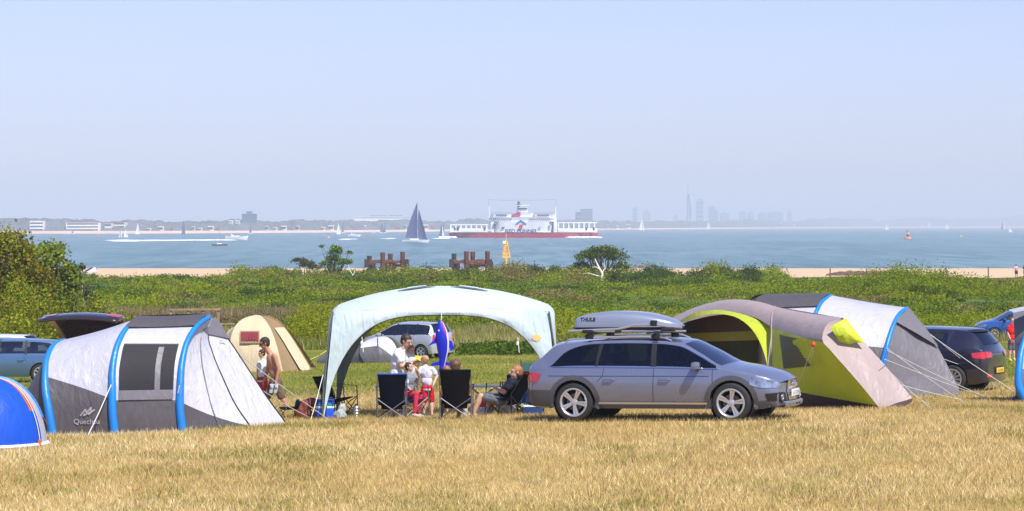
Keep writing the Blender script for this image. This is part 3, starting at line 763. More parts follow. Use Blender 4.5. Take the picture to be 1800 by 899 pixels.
def make_car(name, label, loc, rz, spec):
    t = thing(name, label, spec.get('cat', 'car'), loc, rz)
    Z, (cols, T) = car_shell(spec['tab'], **spec['shell'])
    paint = spec['paint']; L_ = spec['tab'][-1][0]; x0 = L_/2
    t_off = Vector((x0, 0, 0))
    objs = {}
    names = {'body': 'body', 'side_right': 'side_window', 'side_left': 'side_window', 'rear': 'rear_window', 'front': 'windscreen'}
    gl = spec.get('glass', DARKGLASS)
    for k, mb in Z.items():
        if not mb.v: continue
        m = paint if k == 'body' else spec.get('glass_front', CLEARGLASS) if k == 'front' else gl
        o = mesh_obj(names[k], mb.v, mb.f, m, t); merge(o); 
        if k == 'body': sharp(o, 32)
        objs[k] = o
    bvh = bvh_of(objs.values())
    wr = spec['shell']['wheel_r']; ar = spec['shell']['arch_r']; wx = spec['shell']['wheels']; W = max(r[2] for r in spec['tab'])
    # inner structure: floor, wheel wells, dark bulkheads
    mb = MB(); zl = spec['shell']['zlow']
    mb.box((x0, 0, zl+.06), (L_-.5, W*1.7, .06))
    for x in wx:
        for s in (-1, 1):
            mb.lathe([(ar-.005, 0), (ar-.005, -s*.32), (0, -s*.32)], c=(x, s*(W-.03), wr), axis='Y', n=28)
    mb.box((x0+L_*.23, 0, .55), (.05, W*1.6, .5)); mb.box((x0-L_*.30, 0, .55), (.05, W*1.6, .5))
    mb.build('underbody', DARK, t, smooth=False)
    if spec.get('seats', True):
        zb = zl+.2; H = max(r[7] for r in spec['tab'])
        for (sx, sy) in ((spec['front_seat'], .36), (spec['front_seat'], -.36), (spec['rear_seat'], .36), (spec['rear_seat'], -.36)):
            mb = MB(); mb.box((sx, sy, H-.58), (.16, .46, .62), Matrix.Rotation(-.2, 3, 'Y'), .05); mb.box((sx-.11, sy, H-.19), (.09, .24, .16), Matrix.Rotation(-.1, 3, 'Y'), .035); mb.box((sx+.22, sy, H-.86), (.5, .48, .14), None, .04)
            mb.build('seat', SEATM, t)
        if 'wheel_x' in spec:
            mb = MB(); pts = [(spec['wheel_x']-.06*math.cos(a), -.36+.18*math.sin(a), H-.55+.18*math.cos(a)) for a in np.linspace(0, 2*PI, 20)]
            mb.tube(pts, .014, 6); mb.build('steering_wheel', BLACK, t)
        mb = MB(); mb.box((spec.get('dash_x', x0+L_*.18), 0, H-.62), (.35, W*1.5, .12), None, .04); mb.build('dashboard', DARK, t)
    for x in wx:
        for s in (-1, 1):
            wheel(t, x, s*(W-.085), s, wr, spec.get('wheel_w', .22), spec.get('rim_r', .22), spec.get('spokes', 5), spec.get('wstyle', 'star'), spec.get('rimmat'), rot=spec.get('rot', .3)+x)
    def decal(nm, mat, polys, axis='y', sg=-1, off=.006, step=.05, parent=t):
        for p in polys:
            mb = MB(); proj(mb, bvh, p, axis, sg, off, step); o = mesh_obj(nm, mb.v, mb.f, mat, parent)
        return o
    for s in spec.get('sides', (-1, 1)):
        if 'seams' in spec: decal('door_seam', DARK, [strip(p, .010) for p in spec['seams']], 'y', s, .003, .06)
        if 'pillars' in spec: decal('window_pillar', spec.get('pillar_mat', BLACK), spec['pillars'], 'y', s, .007, .06)
        if 'trim' in spec: decal('window_trim', CHROME, [strip(p, .018) for p in spec['trim']], 'y', s, .010, .05)
        if 'clad' in spec:
            decal('wheel_arch_trim', CLAD, [ring(x, wr, ar+.006, ar+.085, -14, 194, 30) for x in wx], 'y', s, .012, .05)
            decal('sill_trim', CLAD, spec['clad'], 'y', s, .010, .06)
        if 'silver_strip' in spec: decal('sill_strip', ALLOY, [strip(p, .03) for p in spec['silver_strip']], 'y', s, .02, .06)
        if 'taillight' in spec: decal('tail_light', REDLAMP, [spec['taillight']], 'y', s, .012, .03)
        if 'headlight' in spec: decal('headlight', LAMPGLASS, [spec['headlight']], 'y', s, .012, .03)
        for hx, hz in spec.get('handles', ()):
            yy = bvh.ray_cast(Vector((hx, s*3, hz)), Vector((0, -s, 0)))[0].y
            mb = MB(); mb.tube([(hx-.10, yy+s*.005, hz), (hx-.08, yy+s*.035, hz+.004), (hx+.07, yy+s*.035, hz+.006), (hx+.10, yy+s*.005, hz+.004)], [.012,.015,.015,.012], 8)
            mb.build('door_handle', spec.get('handle_mat', paint), t)
        if 'mirror' in spec:
            mx, mz = spec['mirror']; yy = bvh.ray_cast(Vector((mx, s*3, mz-.02)), Vector((0, -s, 0)))[0]
            yy = yy.y if yy else s*W*.9
            mp_ = sub('mirror', t, (mx, yy+s*.14, mz))
            mb = MB(); mb.box((0,0,0), (.13, .23, .13), None, .045); o = mb.build('mirror_shell', spec.get('mirror_mat', paint), mp_)
            mb = MB(); mb.box((-.01, -s*.10, -.055), (.07, .12, .03), None, .01); mb.build('mirror_arm', BLACK, mp_)
    t['n'] = 0; del t['n']; spec['cols'] = cols; spec['T'] = T
    return t, bvh, decal, L_, x0

# ---- the silver-grey estate with the roof box
EST = [(.06,.80,.66, .06,.84,.58, .02,.86), (.16,.92,.80, .12,.96,.70, .05,.98), (.48,.935,.87, .30,1.10,.66, .20,1.12), (.95,.935,.895, .62,1.325,.61, .50,1.36), (1.45,.93,.90, 1.25,1.39,.61, 1.2,1.42),
       (1.95,.925,.90, 1.85,1.405,.62, 1.85,1.445), (2.45,.92,.90, 2.40,1.395,.62, 2.4,1.445), (2.95,.915,.90, 2.78,1.35,.615, 2.86,1.405), (3.30,.91,.90, 3.18,1.16,.70, 3.26,1.24), (3.62,.90,.885, 3.58,.955,.80, 3.72,1.01),
       (4.02,.85,.865, 4.02,.895,.74, 4.1,.94), (4.38,.76,.80, 4.40,.80,.68, 4.46,.84), (4.56,.67,.70, 4.60,.70,.58, 4.66,.72)]
def main_car():
    silver = carpaint('silver_grey_paint', (.20,.22,.315), metal=.5, rough=.25)
    spec = dict(tab=EST, shell=dict(zlow=.24, wheels=(.97, 3.78), arch_r=.385, wheel_r=.345, sw=(2.15, 8.75), swf=(.10, .90), rg=(1.3, 2.75), ws=(7.25, 8.95), rear_taper=1.9, side_bulge=.035),
        paint=silver, front_seat=2.35, rear_seat=1.5, wheel_x=2.95, dash_x=3.15, wheel_w=.235, rim_r=.245, spokes=5, wstyle='star', rot=.15,
        seams=[[(2.42,.93),(2.40,.32)], [(3.46,.91),(3.46,.62),(3.40,.34)], [(1.52,.93),(1.50,.80),(1.40,.70)], [(.5,.80),(3.4,.80)], [(4.16,.83),(4.10,.66),(4.14,.52)]],
        pillars=[[(2.36,.95),(2.46,.95),(2.42,1.38),(2.33,1.38)], [(1.36,.95),(1.40,.95),(1.46,1.36),(1.38,1.36)]],
        trim=[[(.56,.955),(1.5,.955),(2.5,.95),(3.55,.925)]],
        clad=[[(1.30,.30),(3.44,.30),(3.44,.24),(1.30,.24)], [(1.36,.44),(1.52,.24),(1.30,.24)], [(3.34,.24),(3.44,.44),(3.44,.24)], [(.08,.55),(.58,.55),(.56,.26),(.10,.28)], [(4.18,.36),(4.5,.40),(4.56,.28),(4.18,.24)]],
        silver_strip=[[(1.42,.335),(3.36,.335)]],
        taillight=[(.03,.84),(.08,.875),(.36,.84),(.30,.70),(.04,.67)], headlight=[(4.10,.66),(4.12,.76),(4.30,.755),(4.57,.70),(4.58,.60),(4.28,.60)],
        handles=((1.62,.74), (2.62,.74)), mirror=(3.20,.985))
    a = math.radians(-19.5)
    # place so that the rear wheel stands where it does in the photograph
    pr = G(1012, 742.5); ca, sa = math.cos(a), math.sin(a)
    lx, ly = .97, -.82
    loc = Vector((pr.x-(lx*ca-ly*sa), pr.y-(lx*sa+ly*ca), 0)); loc.z = float(gz(loc.x+2.3*ca, loc.y+2.3*sa))+.005
    t, bvh, decal, L_, x0 = make_car('estate_car', 'silver grey estate car carrying a roof box, parked beside the mint canopy', loc, a, spec)
    t.rotation_euler = (0, -math.radians(.9), a); t.location.z = loc.z-.055
    # chrome frame above the side glass, roof rails
    for s in (-1, 1):
        mb = MB(); pts = [(c[15][0], s*(c[15][1]+.006), c[15][2]+.004) for c, tt in zip(spec['cols'], spec['T']) if 2.1 <= tt <= 8.8]
        mb.tube(pts[::3]+[pts[-1]], .011, 6); mb.build('window_trim', CHROME, t)
        mb = MB(); pts = [(.72, s*.60, 1.355), (.80, s*.60, 1.42), (1.3, s*.61, 1.455), (2.0, s*.61, 1.47), (2.5, s*.605, 1.46), (2.66, s*.60, 1.40)]
        mb.tube(pts, [.012,.018,.02,.02,.018,.012], 8); mb.build('roof_rail', ALLOY, t)
    # nose: grille, plate, rings, fog lamps, scuff plate
    decal('grille', pmat('grille_black', (.03,.03,.033), .35, noise=.3, nscale=60), [[(-.34,.70),(.34,.70),(.36,.52),(.27,.36),(-.27,.36),(-.36,.52)]], 'x', 1, .010, .04)
    decal('grille_frame', CHROME, [strip([(-.34,.705),(.34,.705),(.365,.52),(.27,.355),(-.27,.355),(-.365,.52),(-.34,.705)], .011)], 'x', 1, .016, .04)
    mb = MB()
    for z in np.linspace(.39, .68, 8): proj(mb, bvh, strip([(-.33+abs(z-.55)*.2, z), (.33-abs(z-.55)*.2, z)], .010), 'x', 1, .018, .05)
    mesh_obj('grille_bar', mb.v, mb.f, ALLOY, t)
    mb = MB(); xn = bvh.ray_cast(Vector((6, 0, .62)), Vector((-1, 0, 0)))[0].x
    for k in range(4):
        mb.tube([(xn+.03, -.105+.070*k+.042*math.cos(q), .635+.042*math.sin(q)) for q in np.linspace(0, 2*PI, 20)], .006, 6)
    mb.build('badge_rings', CHROME, t)
    mb = MB(); mb.box((xn+.045, 0, .49), (.012, .52, .112), None, .003); pl = mb.build('number_plate', PLATE_W, t)
    V, Fc = text_verts('LG15 ZDN', .092, align='CENTER'); mesh_obj('plate_text', [(xn+.0525, v.x, v.y+.46) for v in V], Fc, BLACK, pl, smooth=False)
    for s in (-1, 1):
        decal('fog_lamp_panel', BLACK, [[(s*.44,.51),(s*.695,.51),(s*.695,.36),(s*.36,.36)]], 'x', 1, .008, .05)
        h = bvh.ray_cast(Vector((6, s*.60, .43)), Vector((-1, 0, 0)))[0]
        mb = MB(); mb.tube([(h.x+.02, s*.60+.055*math.cos(q), .43+.052*math.sin(q)) for q in np.linspace(0, 2*PI, 20)], .012, 6); mb.build('fog_lamp', CHROME, t)
    mb = MB()
    rows = [[(xn-.01+.07*(1-(u/.62)**2)+dx, u, z) for u in np.linspace(-.62, .62, 15)] for z, dx in ((.36,-.01), (.33,.035), (.28,.03), (.25,-.02))]
    mb.grid(rows); mb.build('scuff_plate', pmat('scuff_silver', (.32,.32,.34), .35, metal=.7), t)
    mb = MB()
    for k in range(6): mb.box((xn+.10-.05*abs(k-2.5)/2.5, -.4+.16*k, .305), (.02, .10, .035), None, .008)
    mb.build('scuff_slot', BLACK, t)
    for s in (-1, 1): decal('fog_lamp_surround', BLACK, [[(4.36,.50),(4.60,.52),(4.62,.38),(4.40,.37)]], 'y', s, .010, .04)
    decal('bumper_lower', CLAD, [[(-.74,.56),(.74,.56),(.70,.28),(-.70,.28)]], 'x', -1, .012, .08)
    decal('tail_light_inner', REDLAMP, [[(s*.42,.84),(s*.70,.84),(s*.72,.70),(s*.44,.70)] for s in (-1, 1)], 'x', -1, .012, .05)
    # ---- roof bars and bike rail belong to the car; the box on top is a thing of its own
    ca_, sa_ = ca, sa
    for x in (1.18, 2.38):
        br = sub('roof_bar', t, (x, 0, 1.525))
        mb = MB(); mb.box((0, 0, 0), (.06, 1.36, .03), None, .01); mb.build('crossbar', BLACK, br)
        for s in (-1, 1):
            mb = MB(); mb.box((0, s*.61, -.055), (.15, .08, .085), None, .02); mb.build('bar_foot', BLACK, br)
    mb = MB(); mb.tube([(.80,-.62,1.57), (1.1,-.62,1.58), (1.7,-.62,1.60), (2.0,-.62,1.67), (2.4,-.62,1.68), (2.6,-.62,1.64), (2.85,-.62,1.63)], .022, 8)
    mb.tube([(.80,-.54,1.56), (1.7,-.54,1.56), (2.9,-.54,1.56)], .018, 8)
    mb.build('bike_rail', ALLOY, t)
    mb = MB(); mb.box((2.35,-.62,1.70), (.12,.08,.10), None, .02); mb.box((1.15,-.6,1.56), (.2,.12,.06), None, .02); mb.box((2.6,-.6,1.58), (.25,.14,.05), None, .02); mb.box((1.7,-.58,1.56),(.1,.14,.05), None, .01); mb.build('bike_clamp', BLACK, t)
    # roof box
    rb = thing('roof_box', 'silver grey cargo box strapped on top of the silver estate car', 'roof box', loc, a)
    rb.rotation_euler = t.rotation_euler; rb.location = t.location
    N_ = 40; rows = []; 
    X = np.linspace(0, 1, N_); L0, L1 = .80, 2.68
    top = pchip([0, .02, .10, .40, .62, .80, .93, .985, 1], [.02, .14, .20, .255, .235, .17, .09, .03, 0], X)
    wid = pchip([0, .02, .08, .45, .75, .92, 1], [.30, .385, .41, .42, .37, .27, .12], X)
    zb = 1.645; M_ = 24; low = []
    for i in range(N_):
        r = []
        for j in range(M_+1):
            th = PI*j/M_; c_, s_ = math.cos(th), math.sin(th)
            y = -wid[i]*math.copysign(abs(c_)**.45, c_); z = zb + top[i]*abs(s_)**.62
            # long pressed ridge
            if .18 < X[i] < .9: z -= .012*math.exp(-((abs(y)-.30*wid[i]/.42)/.03)**2)
            r.append((L0+(L1-L0)*X[i], y, z))
        rows.append(r)
    mb = MB(); mb.grid(rows); mb.grid([[rows[0][0]]*1+[rows[0][j] for j in range(1, M_+1)], [(L0, 0, zb)]*(M_+1)])
    boxp = carpaint('box_silver', (.29,.32,.40), metal=.4, rough=.32)
    o = mb.build('lid', boxp, rb, auto=False); merge(o); bl = bvh_of([o])
    mb = MB(); base = []
    for z, k in ((zb, 1.0), (zb-.012, 1.03), (zb-.03, 1.03), (zb-.06, .96), (zb-.11, .80)):
        base.append([(L0+(L1-L0)*((X[i]-.5)*(k*.5+.5)+.5), -wid[i]*k, z) for i in range(N_)]+[(L0+(L1-L0)*((X[i]-.5)*(k*.5+.5)+.5), wid[i]*k, z) for i in range(N_-1, -1, -1)])
    base = [b+[b[0]] for b in base]; mb.grid(base); c0 = [(1.5, 0, zb-.11)]*len(base[0]); mb.grid([base[-1], c0])
    mb.build('tray', BLACK, rb)
    mb = MB(); mb.grid([[(p[0], p[1]*1.006, p[2]+.012) for p in base[1]], [(p[0], p[1]*1.006, p[2]-.006) for p in base[1]]]); mb.build('rim_band', boxp, rb)
    V, Fc = text_verts('THULE', .085, bold=.004); mb = MB()
    Vp = []
    for v in V:
        x, z = v.x*1.1+.94, v.y+zb+.09; h = bl.ray_cast(Vector((x, -3, z)), Vector((0, 1, 0)))[0]; Vp.append(h-Vector((0,.006,0)) if h else Vector((x,-.42,z)))
    mesh_obj('lettering', Vp, Fc, BLACK, rb, smooth=False)
    mb = MB()
    for x in (1.2, 2.15):
        mb.box((x, 0, zb-.125), (.05, .7, .03), None, .008)
    mb.build('mount', BLACK, rb)
    return t
main_car()

# ---- hatchback and people carrier tables (rear x=0)
HATCH = [(.05,.84,.68, .06,.88,.60, .02,.90), (.14,.96,.80, .14,1.00,.68, .06,1.02), (.38,.98,.86, .30,1.20,.62, .20,1.23), (.72,.97,.885, .58,1.38,.58, .44,1.42), (1.2,.95,.895, 1.1,1.41,.60, 1.05,1.45),
       (1.7,.94,.90, 1.62,1.41,.61, 1.62,1.46), (2.2,.93,.90, 2.12,1.40,.61, 2.12,1.45), (2.62,.925,.90, 2.45,1.34,.62, 2.5,1.395), (2.98,.915,.90, 2.86,1.13,.70, 2.92,1.20), (3.32,.90,.88, 3.26,.95,.79, 3.36,1.0),
       (3.7,.84,.86, 3.68,.88,.72, 3.72,.92), (4.02,.74,.78, 4.02,.78,.66, 4.08,.81), (4.18,.64,.68, 4.20,.67,.56, 4.24,.69)]
MPV = [(.05,.88,.66, .06,.92,.60, .02,.94), (.12,.99,.78, .12,1.03,.68, .05,1.05), (.26,1.00,.82, .22,1.24,.62, .14,1.27), (.50,.99,.84, .40,1.44,.58, .30,1.48), (.95,.97,.845, .88,1.48,.59, .85,1.52),
       (1.45,.95,.85, 1.38,1.49,.60, 1.38,1.535), (1.95,.93,.85, 1.88,1.47,.60, 1.88,1.52), (2.35,.92,.85, 2.2,1.40,.61, 2.25,1.455), (2.75,.91,.845, 2.64,1.17,.68, 2.7,1.25), (3.10,.90,.83, 3.06,.97,.76, 3.16,1.03),
       (3.42,.84,.80, 3.40,.88,.70, 3.44,.92), (3.66,.74,.73, 3.66,.78,.62, 3.70,.81), (3.78,.64,.64, 3.80,.67,.54, 3.83,.69)]
def ground_car(px, py, rz, lx, ly):
    """where the car's origin goes so that its local point (lx, ly) stands at a photo pixel"""
    p = G(px, py); c, s = math.cos(rz), math.sin(rz)
    v = Vector((p.x-(lx*c-ly*s), p.y-(lx*s+ly*c), 0)); v.z = float(gz(v.x+2*c, v.y+2*s)); return v
def rear_kit(t, bvh, decal, plate_z, txt, lamp, wiper=True, ycol=PLATE_Y, glass_z=1.0):
    decal('tail_light', REDLAMP, [[(s*a, b) for a, b in lamp] for s in (-1, 1)], 'x', -1, .012, .04)
    h = bvh.ray_cast(Vector((-3, 0, plate_z)), Vector((1, 0, 0)))[0]
    decal('plate_recess', DARK, [[(-.33, plate_z-.085), (.33, plate_z-.085), (.33, plate_z+.085), (-.33, plate_z+.085)]], 'x', -1, .006, .08)
    mb = MB(); mb.box((h.x-.03, 0, plate_z), (.012, .52, .111), None, .003); pl = mb.build('number_plate', ycol, t)
    V, Fc = text_verts(txt, .085, align='CENTER'); mesh_obj('plate_text', [(h.x-.0375, -v.x, v.y+plate_z-.03) for v in V], Fc, BLACK, pl, smooth=False)
    if wiper:
        a = bvh.ray_cast(Vector((-3, 0, glass_z+.08)), Vector((1, 0, 0)))[0]; b_ = bvh.ray_cast(Vector((-3, -.35, glass_z+.10)), Vector((1, 0, 0)))[0]
        if a and b_:
            mb = MB(); mb.tube([a-Vector((.03,0,0)), b_-Vector((.03,0,0))], .01, 6); mb.build('wiper', BLACK, t)
def other_cars():
    # small silver people carrier under the canopy's arch
    a = math.radians(180-34)
    sp = dict(tab=MPV, shell=dict(zlow=.20, wheels=(.62, 3.06), arch_r=.345, wheel_r=.30, sw=(1.85, 8.7), swf=(.08, .90), rg=(1.35, 3.0), ws=(7.1, 8.9), rear_taper=.7, side_bulge=.04),
        paint=carpaint('silver_paint', (.52,.53,.58), metal=.45, rough=.3), glass=glassmat('grey_glass', (.30,.34,.34), .10), front_seat=1.95, rear_seat=1.05, wheel_x=2.5, dash_x=2.7, rim_r=.20, spokes=5,
        seams=[[(1.98,.94),(1.98,.3)], [(2.95,.92),(2.92,.35)], [(1.02,.97),(1.0,.8),(.9,.68)]], pillars=[[(1.93,.97),(2.03,.97),(1.98,1.46),(1.90,1.46)], [(.93,1.0),(1.0,1.0),(.98,1.46),(.90,1.46)]],
        handles=((1.2,.80), (2.15,.79)), mirror=(2.72,1.0))
    t, bvh, decal, L_, x0 = make_car('people_carrier', 'small silver people carrier seen through the arch of the mint canopy', ground_car(741, 630.5, a, .62, .80), a, sp)
    rear_kit(t, bvh, decal, .78, 'RJ53 FKN', [(.60,1.02), (.74,1.02), (.80,.72), (.62,.74)], glass_z=1.0)
    # dark hatchback at the right
    a = math.radians(180-27)
    HG = [list(r) for r in HATCH]
    sp = dict(tab=HG, shell=dict(zlow=.20, wheels=(.80, 3.42), arch_r=.35, wheel_r=.32, sw=(3.5, 8.7), swf=(.08, .86), rg=(1.3, 3.0), ws=(7.2, 8.9), rear_taper=.3, side_bulge=.035),
        paint=carpaint('navy_paint', (.013,.014,.034), metal=.2, rough=.25), glass=glassmat('green_glass', (.28,.34,.28), .10), front_seat=2.15, rear_seat=1.2, wheel_x=2.7, dash_x=2.95, rim_r=.225, spokes=12, wstyle='thin',
        seams=[[(2.15,.93),(2.15,.3)], [(1.15,.95),(1.15,.8),(1.05,.7)]], pillars=[[(2.08,.96),(2.20,.96),(2.14,1.40),(2.05,1.40)], [(1.22,.98),(1.27,.98),(1.25,1.40),(1.20,1.40)]], handles=((1.35,.78), (2.35,.77)), mirror=(2.9,1.0),
        taillight=[(.06,.86), (.10,.93), (.36,.90), (.33,.79), (.08,.77)])
    t, bvh, decal, L_, x0 = make_car('dark_hatchback', 'dark navy hatchback with red tail lights behind the right-hand guy lines', ground_car(1681, 688, a, .80, .82), a, sp)
    t.scale = (1.07, 1.07, 1.07)
    rear_kit(t, bvh, decal, .50, 'LK13 XRV', [(.44,.92), (.74,.93), (.74,.79), (.46,.80)], glass_z=1.02)
    mb = MB()
    for s in (-1, 1): proj(mb, bvh, [(s*.45,.42),(s*.72,.44),(s*.70,.36),(s*.46,.36)], 'x', -1, .008, .05)
    mesh_obj('reflector', mb.v, mb.f, REDLAMP, t)
    decal('roof_spoiler', BLACK, [[(-.52,1.395), (.52,1.395), (.55,1.36), (-.55,1.36)]], 'x', -1, .04, .06)
    # blue car far right, facing left
    a = math.radians(180)
    sp = dict(tab=[[v*(.96 if j in (0,3,6) else 1) for j, v in enumerate(r)] for r in HATCH], shell=dict(zlow=.20, wheels=(.78, 3.28), arch_r=.34, wheel_r=.31, sw=(2.3, 8.7), swf=(.08, .88), rg=(1.3, 3.0), ws=(7.2, 8.9), rear_taper=.6, side_bulge=.035),
        paint=carpaint('blue_paint', (.012,.085,.33), metal=.35, rough=.28), glass=glassmat('grey_glass', (.30,.34,.34), .10), front_seat=2.1, rear_seat=1.15, wheel_x=2.6, dash_x=2.8, rim_r=.20, spokes=7, wstyle='thin',
        seams=[[(2.05,.93),(2.05,.3)], [(3.05,.92),(3.0,.35)]], pillars=[[(2.0,.96),(2.10,.96),(2.06,1.40),(1.98,1.40)]], handles=((1.3,.78), (2.2,.77)), mirror=(2.78,1.0), headlight=[(3.74,.64),(3.62,.76),(3.80,.79),(4.02,.70),(4.02,.62)])
    make_car('blue_hatchback', 'bright blue hatchback cut by the right edge, behind the child in red', ground_car(1748, 598, a, 3.28, .82), a, sp)
    # pale blue estate far left, rear to the right
    a = math.radians(178)
    E2 = [[v*(.97 if j in (0,3,6) else 1) for j, v in enumerate(r)] for r in EST]
    sp = dict(tab=E2, shell=dict(zlow=.22, wheels=(.95, 3.64), arch_r=.36, wheel_r=.33, sw=(2.15, 8.75), swf=(.10, .90), rg=(1.3, 2.75), ws=(7.25, 8.95), rear_taper=1.0, side_bulge=.035),
        paint=carpaint('pale_blue_paint', (.085,.17,.30), metal=.45, rough=.3), glass=glassmat('grey_glass', (.30,.34,.34), .10), front_seat=2.25, rear_seat=1.45, wheel_x=2.85, dash_x=3.05, rim_r=.22, spokes=9, wstyle='thin',
        seams=[[(2.35,.93),(2.33,.32)], [(1.5,.93),(1.48,.80),(1.38,.70)], [(3.36,.9),(3.3,.35)]], pillars=[[(2.29,.95),(2.39,.95),(2.35,1.42),(2.26,1.42)], [(1.40,.95),(1.47,.95),(1.49,1.40),(1.42,1.40)]],
        handles=((1.6,.76), (2.6,.76)), mirror=(3.1,.98), handle_mat=None)
    sp['handle_mat'] = sp['paint']
    make_car('blue_estate_car', 'pale metallic blue estate car cut by the left edge of the picture', ground_car(72, 673, a, .95, .82), a, sp)
    # white car roof behind it
    a = math.radians(170)
    sp = dict(tab=HATCH, shell=dict(zlow=.20, wheels=(.80, 3.42), arch_r=.35, wheel_r=.32, sw=(2.3, 8.7), swf=(.08, .88), rg=(1.3, 3.0), ws=(7.2, 8.9), rear_taper=.5, side_bulge=.035),
        paint=carpaint('white_paint', (.75,.75,.76), metal=0, rough=.3), seats=False, rim_r=.21)
    make_car('white_hatchback', 'white car with only its roof showing above the pale blue estate', Vector((-16.6, 100.6, float(gz(-16.6, 100.6)))), a, sp)
    # black estate with its tailgate raised, behind the grey and white tent
    a = math.radians(78)
    E3 = [list(r) for r in EST]
    sp = dict(tab=E3, shell=dict(zlow=.22, wheels=(.97, 3.78), arch_r=.37, wheel_r=.33, sw=(3.0, 8.75), swf=(.10, .90), ws=(7.25, 8.95), rear_taper=1.0, side_bulge=.035),
        paint=carpaint('plum_black_paint', (.030,.022,.030), metal=.2, rough=.25), front_seat=2.3, rear_seat=1.5, rim_r=.22, spokes=5)
    D = 60.0; c0 = P(152, 700, D); loc = Vector((c0.x, D, float(gz(c0.x, D))))
    t, bvh, decal, L_, x0 = make_car('black_estate_car', 'black estate car with its tailgate raised, behind the grey and white tent', loc, a, sp)
    t.scale = (1.12, 1.12, 1.12)
    tg = sub('tailgate', t, (.55, 0, 1.37), (0, math.radians(27), 0))
    rows = []
    for i, x in enumerate(np.linspace(0, -1.12, 12)):
        q = i/11; z = .16*math.sin(q*PI*.9)+.10*q - .16*max(0, q-.75)*4; wd = .60+.17*min(1, q*1.4)
        rows.append([(x, u*wd, z+.07*(1-u*u)) for u in np.linspace(-1, 1, 13)])
    mb = MB(); mb.grid(rows); mb.grid([[(p[0], p[1], p[2]-.07) for p in r] for r in rows])
    edge_t = [r[0] for r in rows]+rows[-1]+[r[-1] for r in rows[::-1]]; mb.grid([edge_t, [(p[0], p[1], p[2]-.07) for p in edge_t]])
    o = mb.build('tailgate_shell', sp['paint'], tg); merge(o)
    mb = MB(); mb.grid([[(p[0], p[1]*.78, p[2]+.012) for p in rows[i]] for i in range(1, 8)]); mb.build('tailgate_glass', DARKGLASS, tg)
    mb = MB(); mb.grid([[(rows[i][j][0], rows[i][j][1], rows[i][j][2]+.012) for j in (0, 1, 2)] for i in range(8, 11)]); mb.build('tail_light', REDLAMP, tg); mb = MB(); mb.grid([[(rows[i][j][0], rows[i][j][1], rows[i][j][2]+.012) for j in (10, 11, 12)] for i in range(8, 11)]); mb.build('tail_light', REDLAMP, tg)
    for s in (-1, 1):
        mb = MB(); mb.tube([(.1, s*.62, -.02), (-.35, s*.66, -.45)], .014, 6); mb.build('gas_strut', BLACK, tg)
other_cars()
# ================================================================ TENTS
WHITE_C = cloth('tent_white', (.46,.46,.52), .42, .12, .55, .4)
SILVER_C = cloth('tent_silver', (.54,.54,.60), .34, .10, .9, .5)
GREY_C = cloth('tent_grey', (.082,.075,.082), .5, .05, .5)
GREY2_C = cloth('tent_mid_grey', (.155,.148,.165), .45, .08, .6)
BLUE_B = cloth('beam_blue', (.012,.20,.60), .4, .05, .25, .5)
MESHW = pmat('mesh_window', (.014,.014,.018), .6, alpha=.86, spec=.15)
CLEARW = glassmat('tent_window', (.30,.32,.36), .10, .08)
GROUNDSHEET = pmat('groundsheet', (.03,.12,.22), .6)
def resample(pts, K):
    pts = [Vector(p) for p in pts]; L_ = [0]
    for a, b in zip(pts, pts[1:]): L_.append(L_[-1]+(b-a).length)
    s = np.linspace(0, L_[-1], K); arr = np.array([list(p) for p in pts]); L_ = np.array(L_)
    return np.stack([pchip(L_, arr[:, j], s) if len(pts) > 2 else np.interp(s, L_, arr[:, j]) for j in range(arr.shape[1])], 1)
class Station:
    """half arch of a tent from the foot on the near side to the ridge, as traced points given a real depth"""
    def __init__(s, pts, D0, Wd, n=2.3, K=33):
        a = resample([(p[0], p[1]) for p in pts], K); y0, y1 = a[0, 1], a[-1, 1]
        h = np.clip((y0-a[:, 1])/max(1e-6, (y0-y1)), 0, 1); d = 1-(1-h**n)**(1/n)
        s.D = D0 + Wd*d; s.px = a[:, 0]; s.py = a[:, 1]; s.K = K; s.Dr = D0+Wd
        s.P = np.array([list(P(s.px[i], s.py[i], s.D[i])) for i in range(K)])
        # follow the ground at the foot
        g = float(gz(s.P[0, 0], s.P[0, 1])); s.P[0, 2] = max(s.P[0, 2], g-.02) if s.P[0, 2]-g > .12 else g-.01
    def at(s, v):
        f = v*(s.K-1); i = np.clip(np.floor(f).astype(int), 0, s.K-2); t = (f-i)[:, None]; return s.P[i]*(1-t)+s.P[i+1]*t
    def v_of_y(s, y):
        return float(np.interp(-y, -s.py, np.linspace(0, 1, s.K)))
    def far(s, v):
        p = s.at(v); q = p.copy(); q[:, 1] = 2*s.Dr-p[:, 1]; q[:, 0] += getattr(s, 'xs', 0)*(s.Dr-p[:, 1])
        return q
def wr(p, amp, seed=0):
    if amp: p = p.copy(); p[:, 1] += amp*(vnoise(p[:, 0]*4+p[:, 2]*2, p[:, 2]*2.2, 50+seed)-.5)*2
    return p
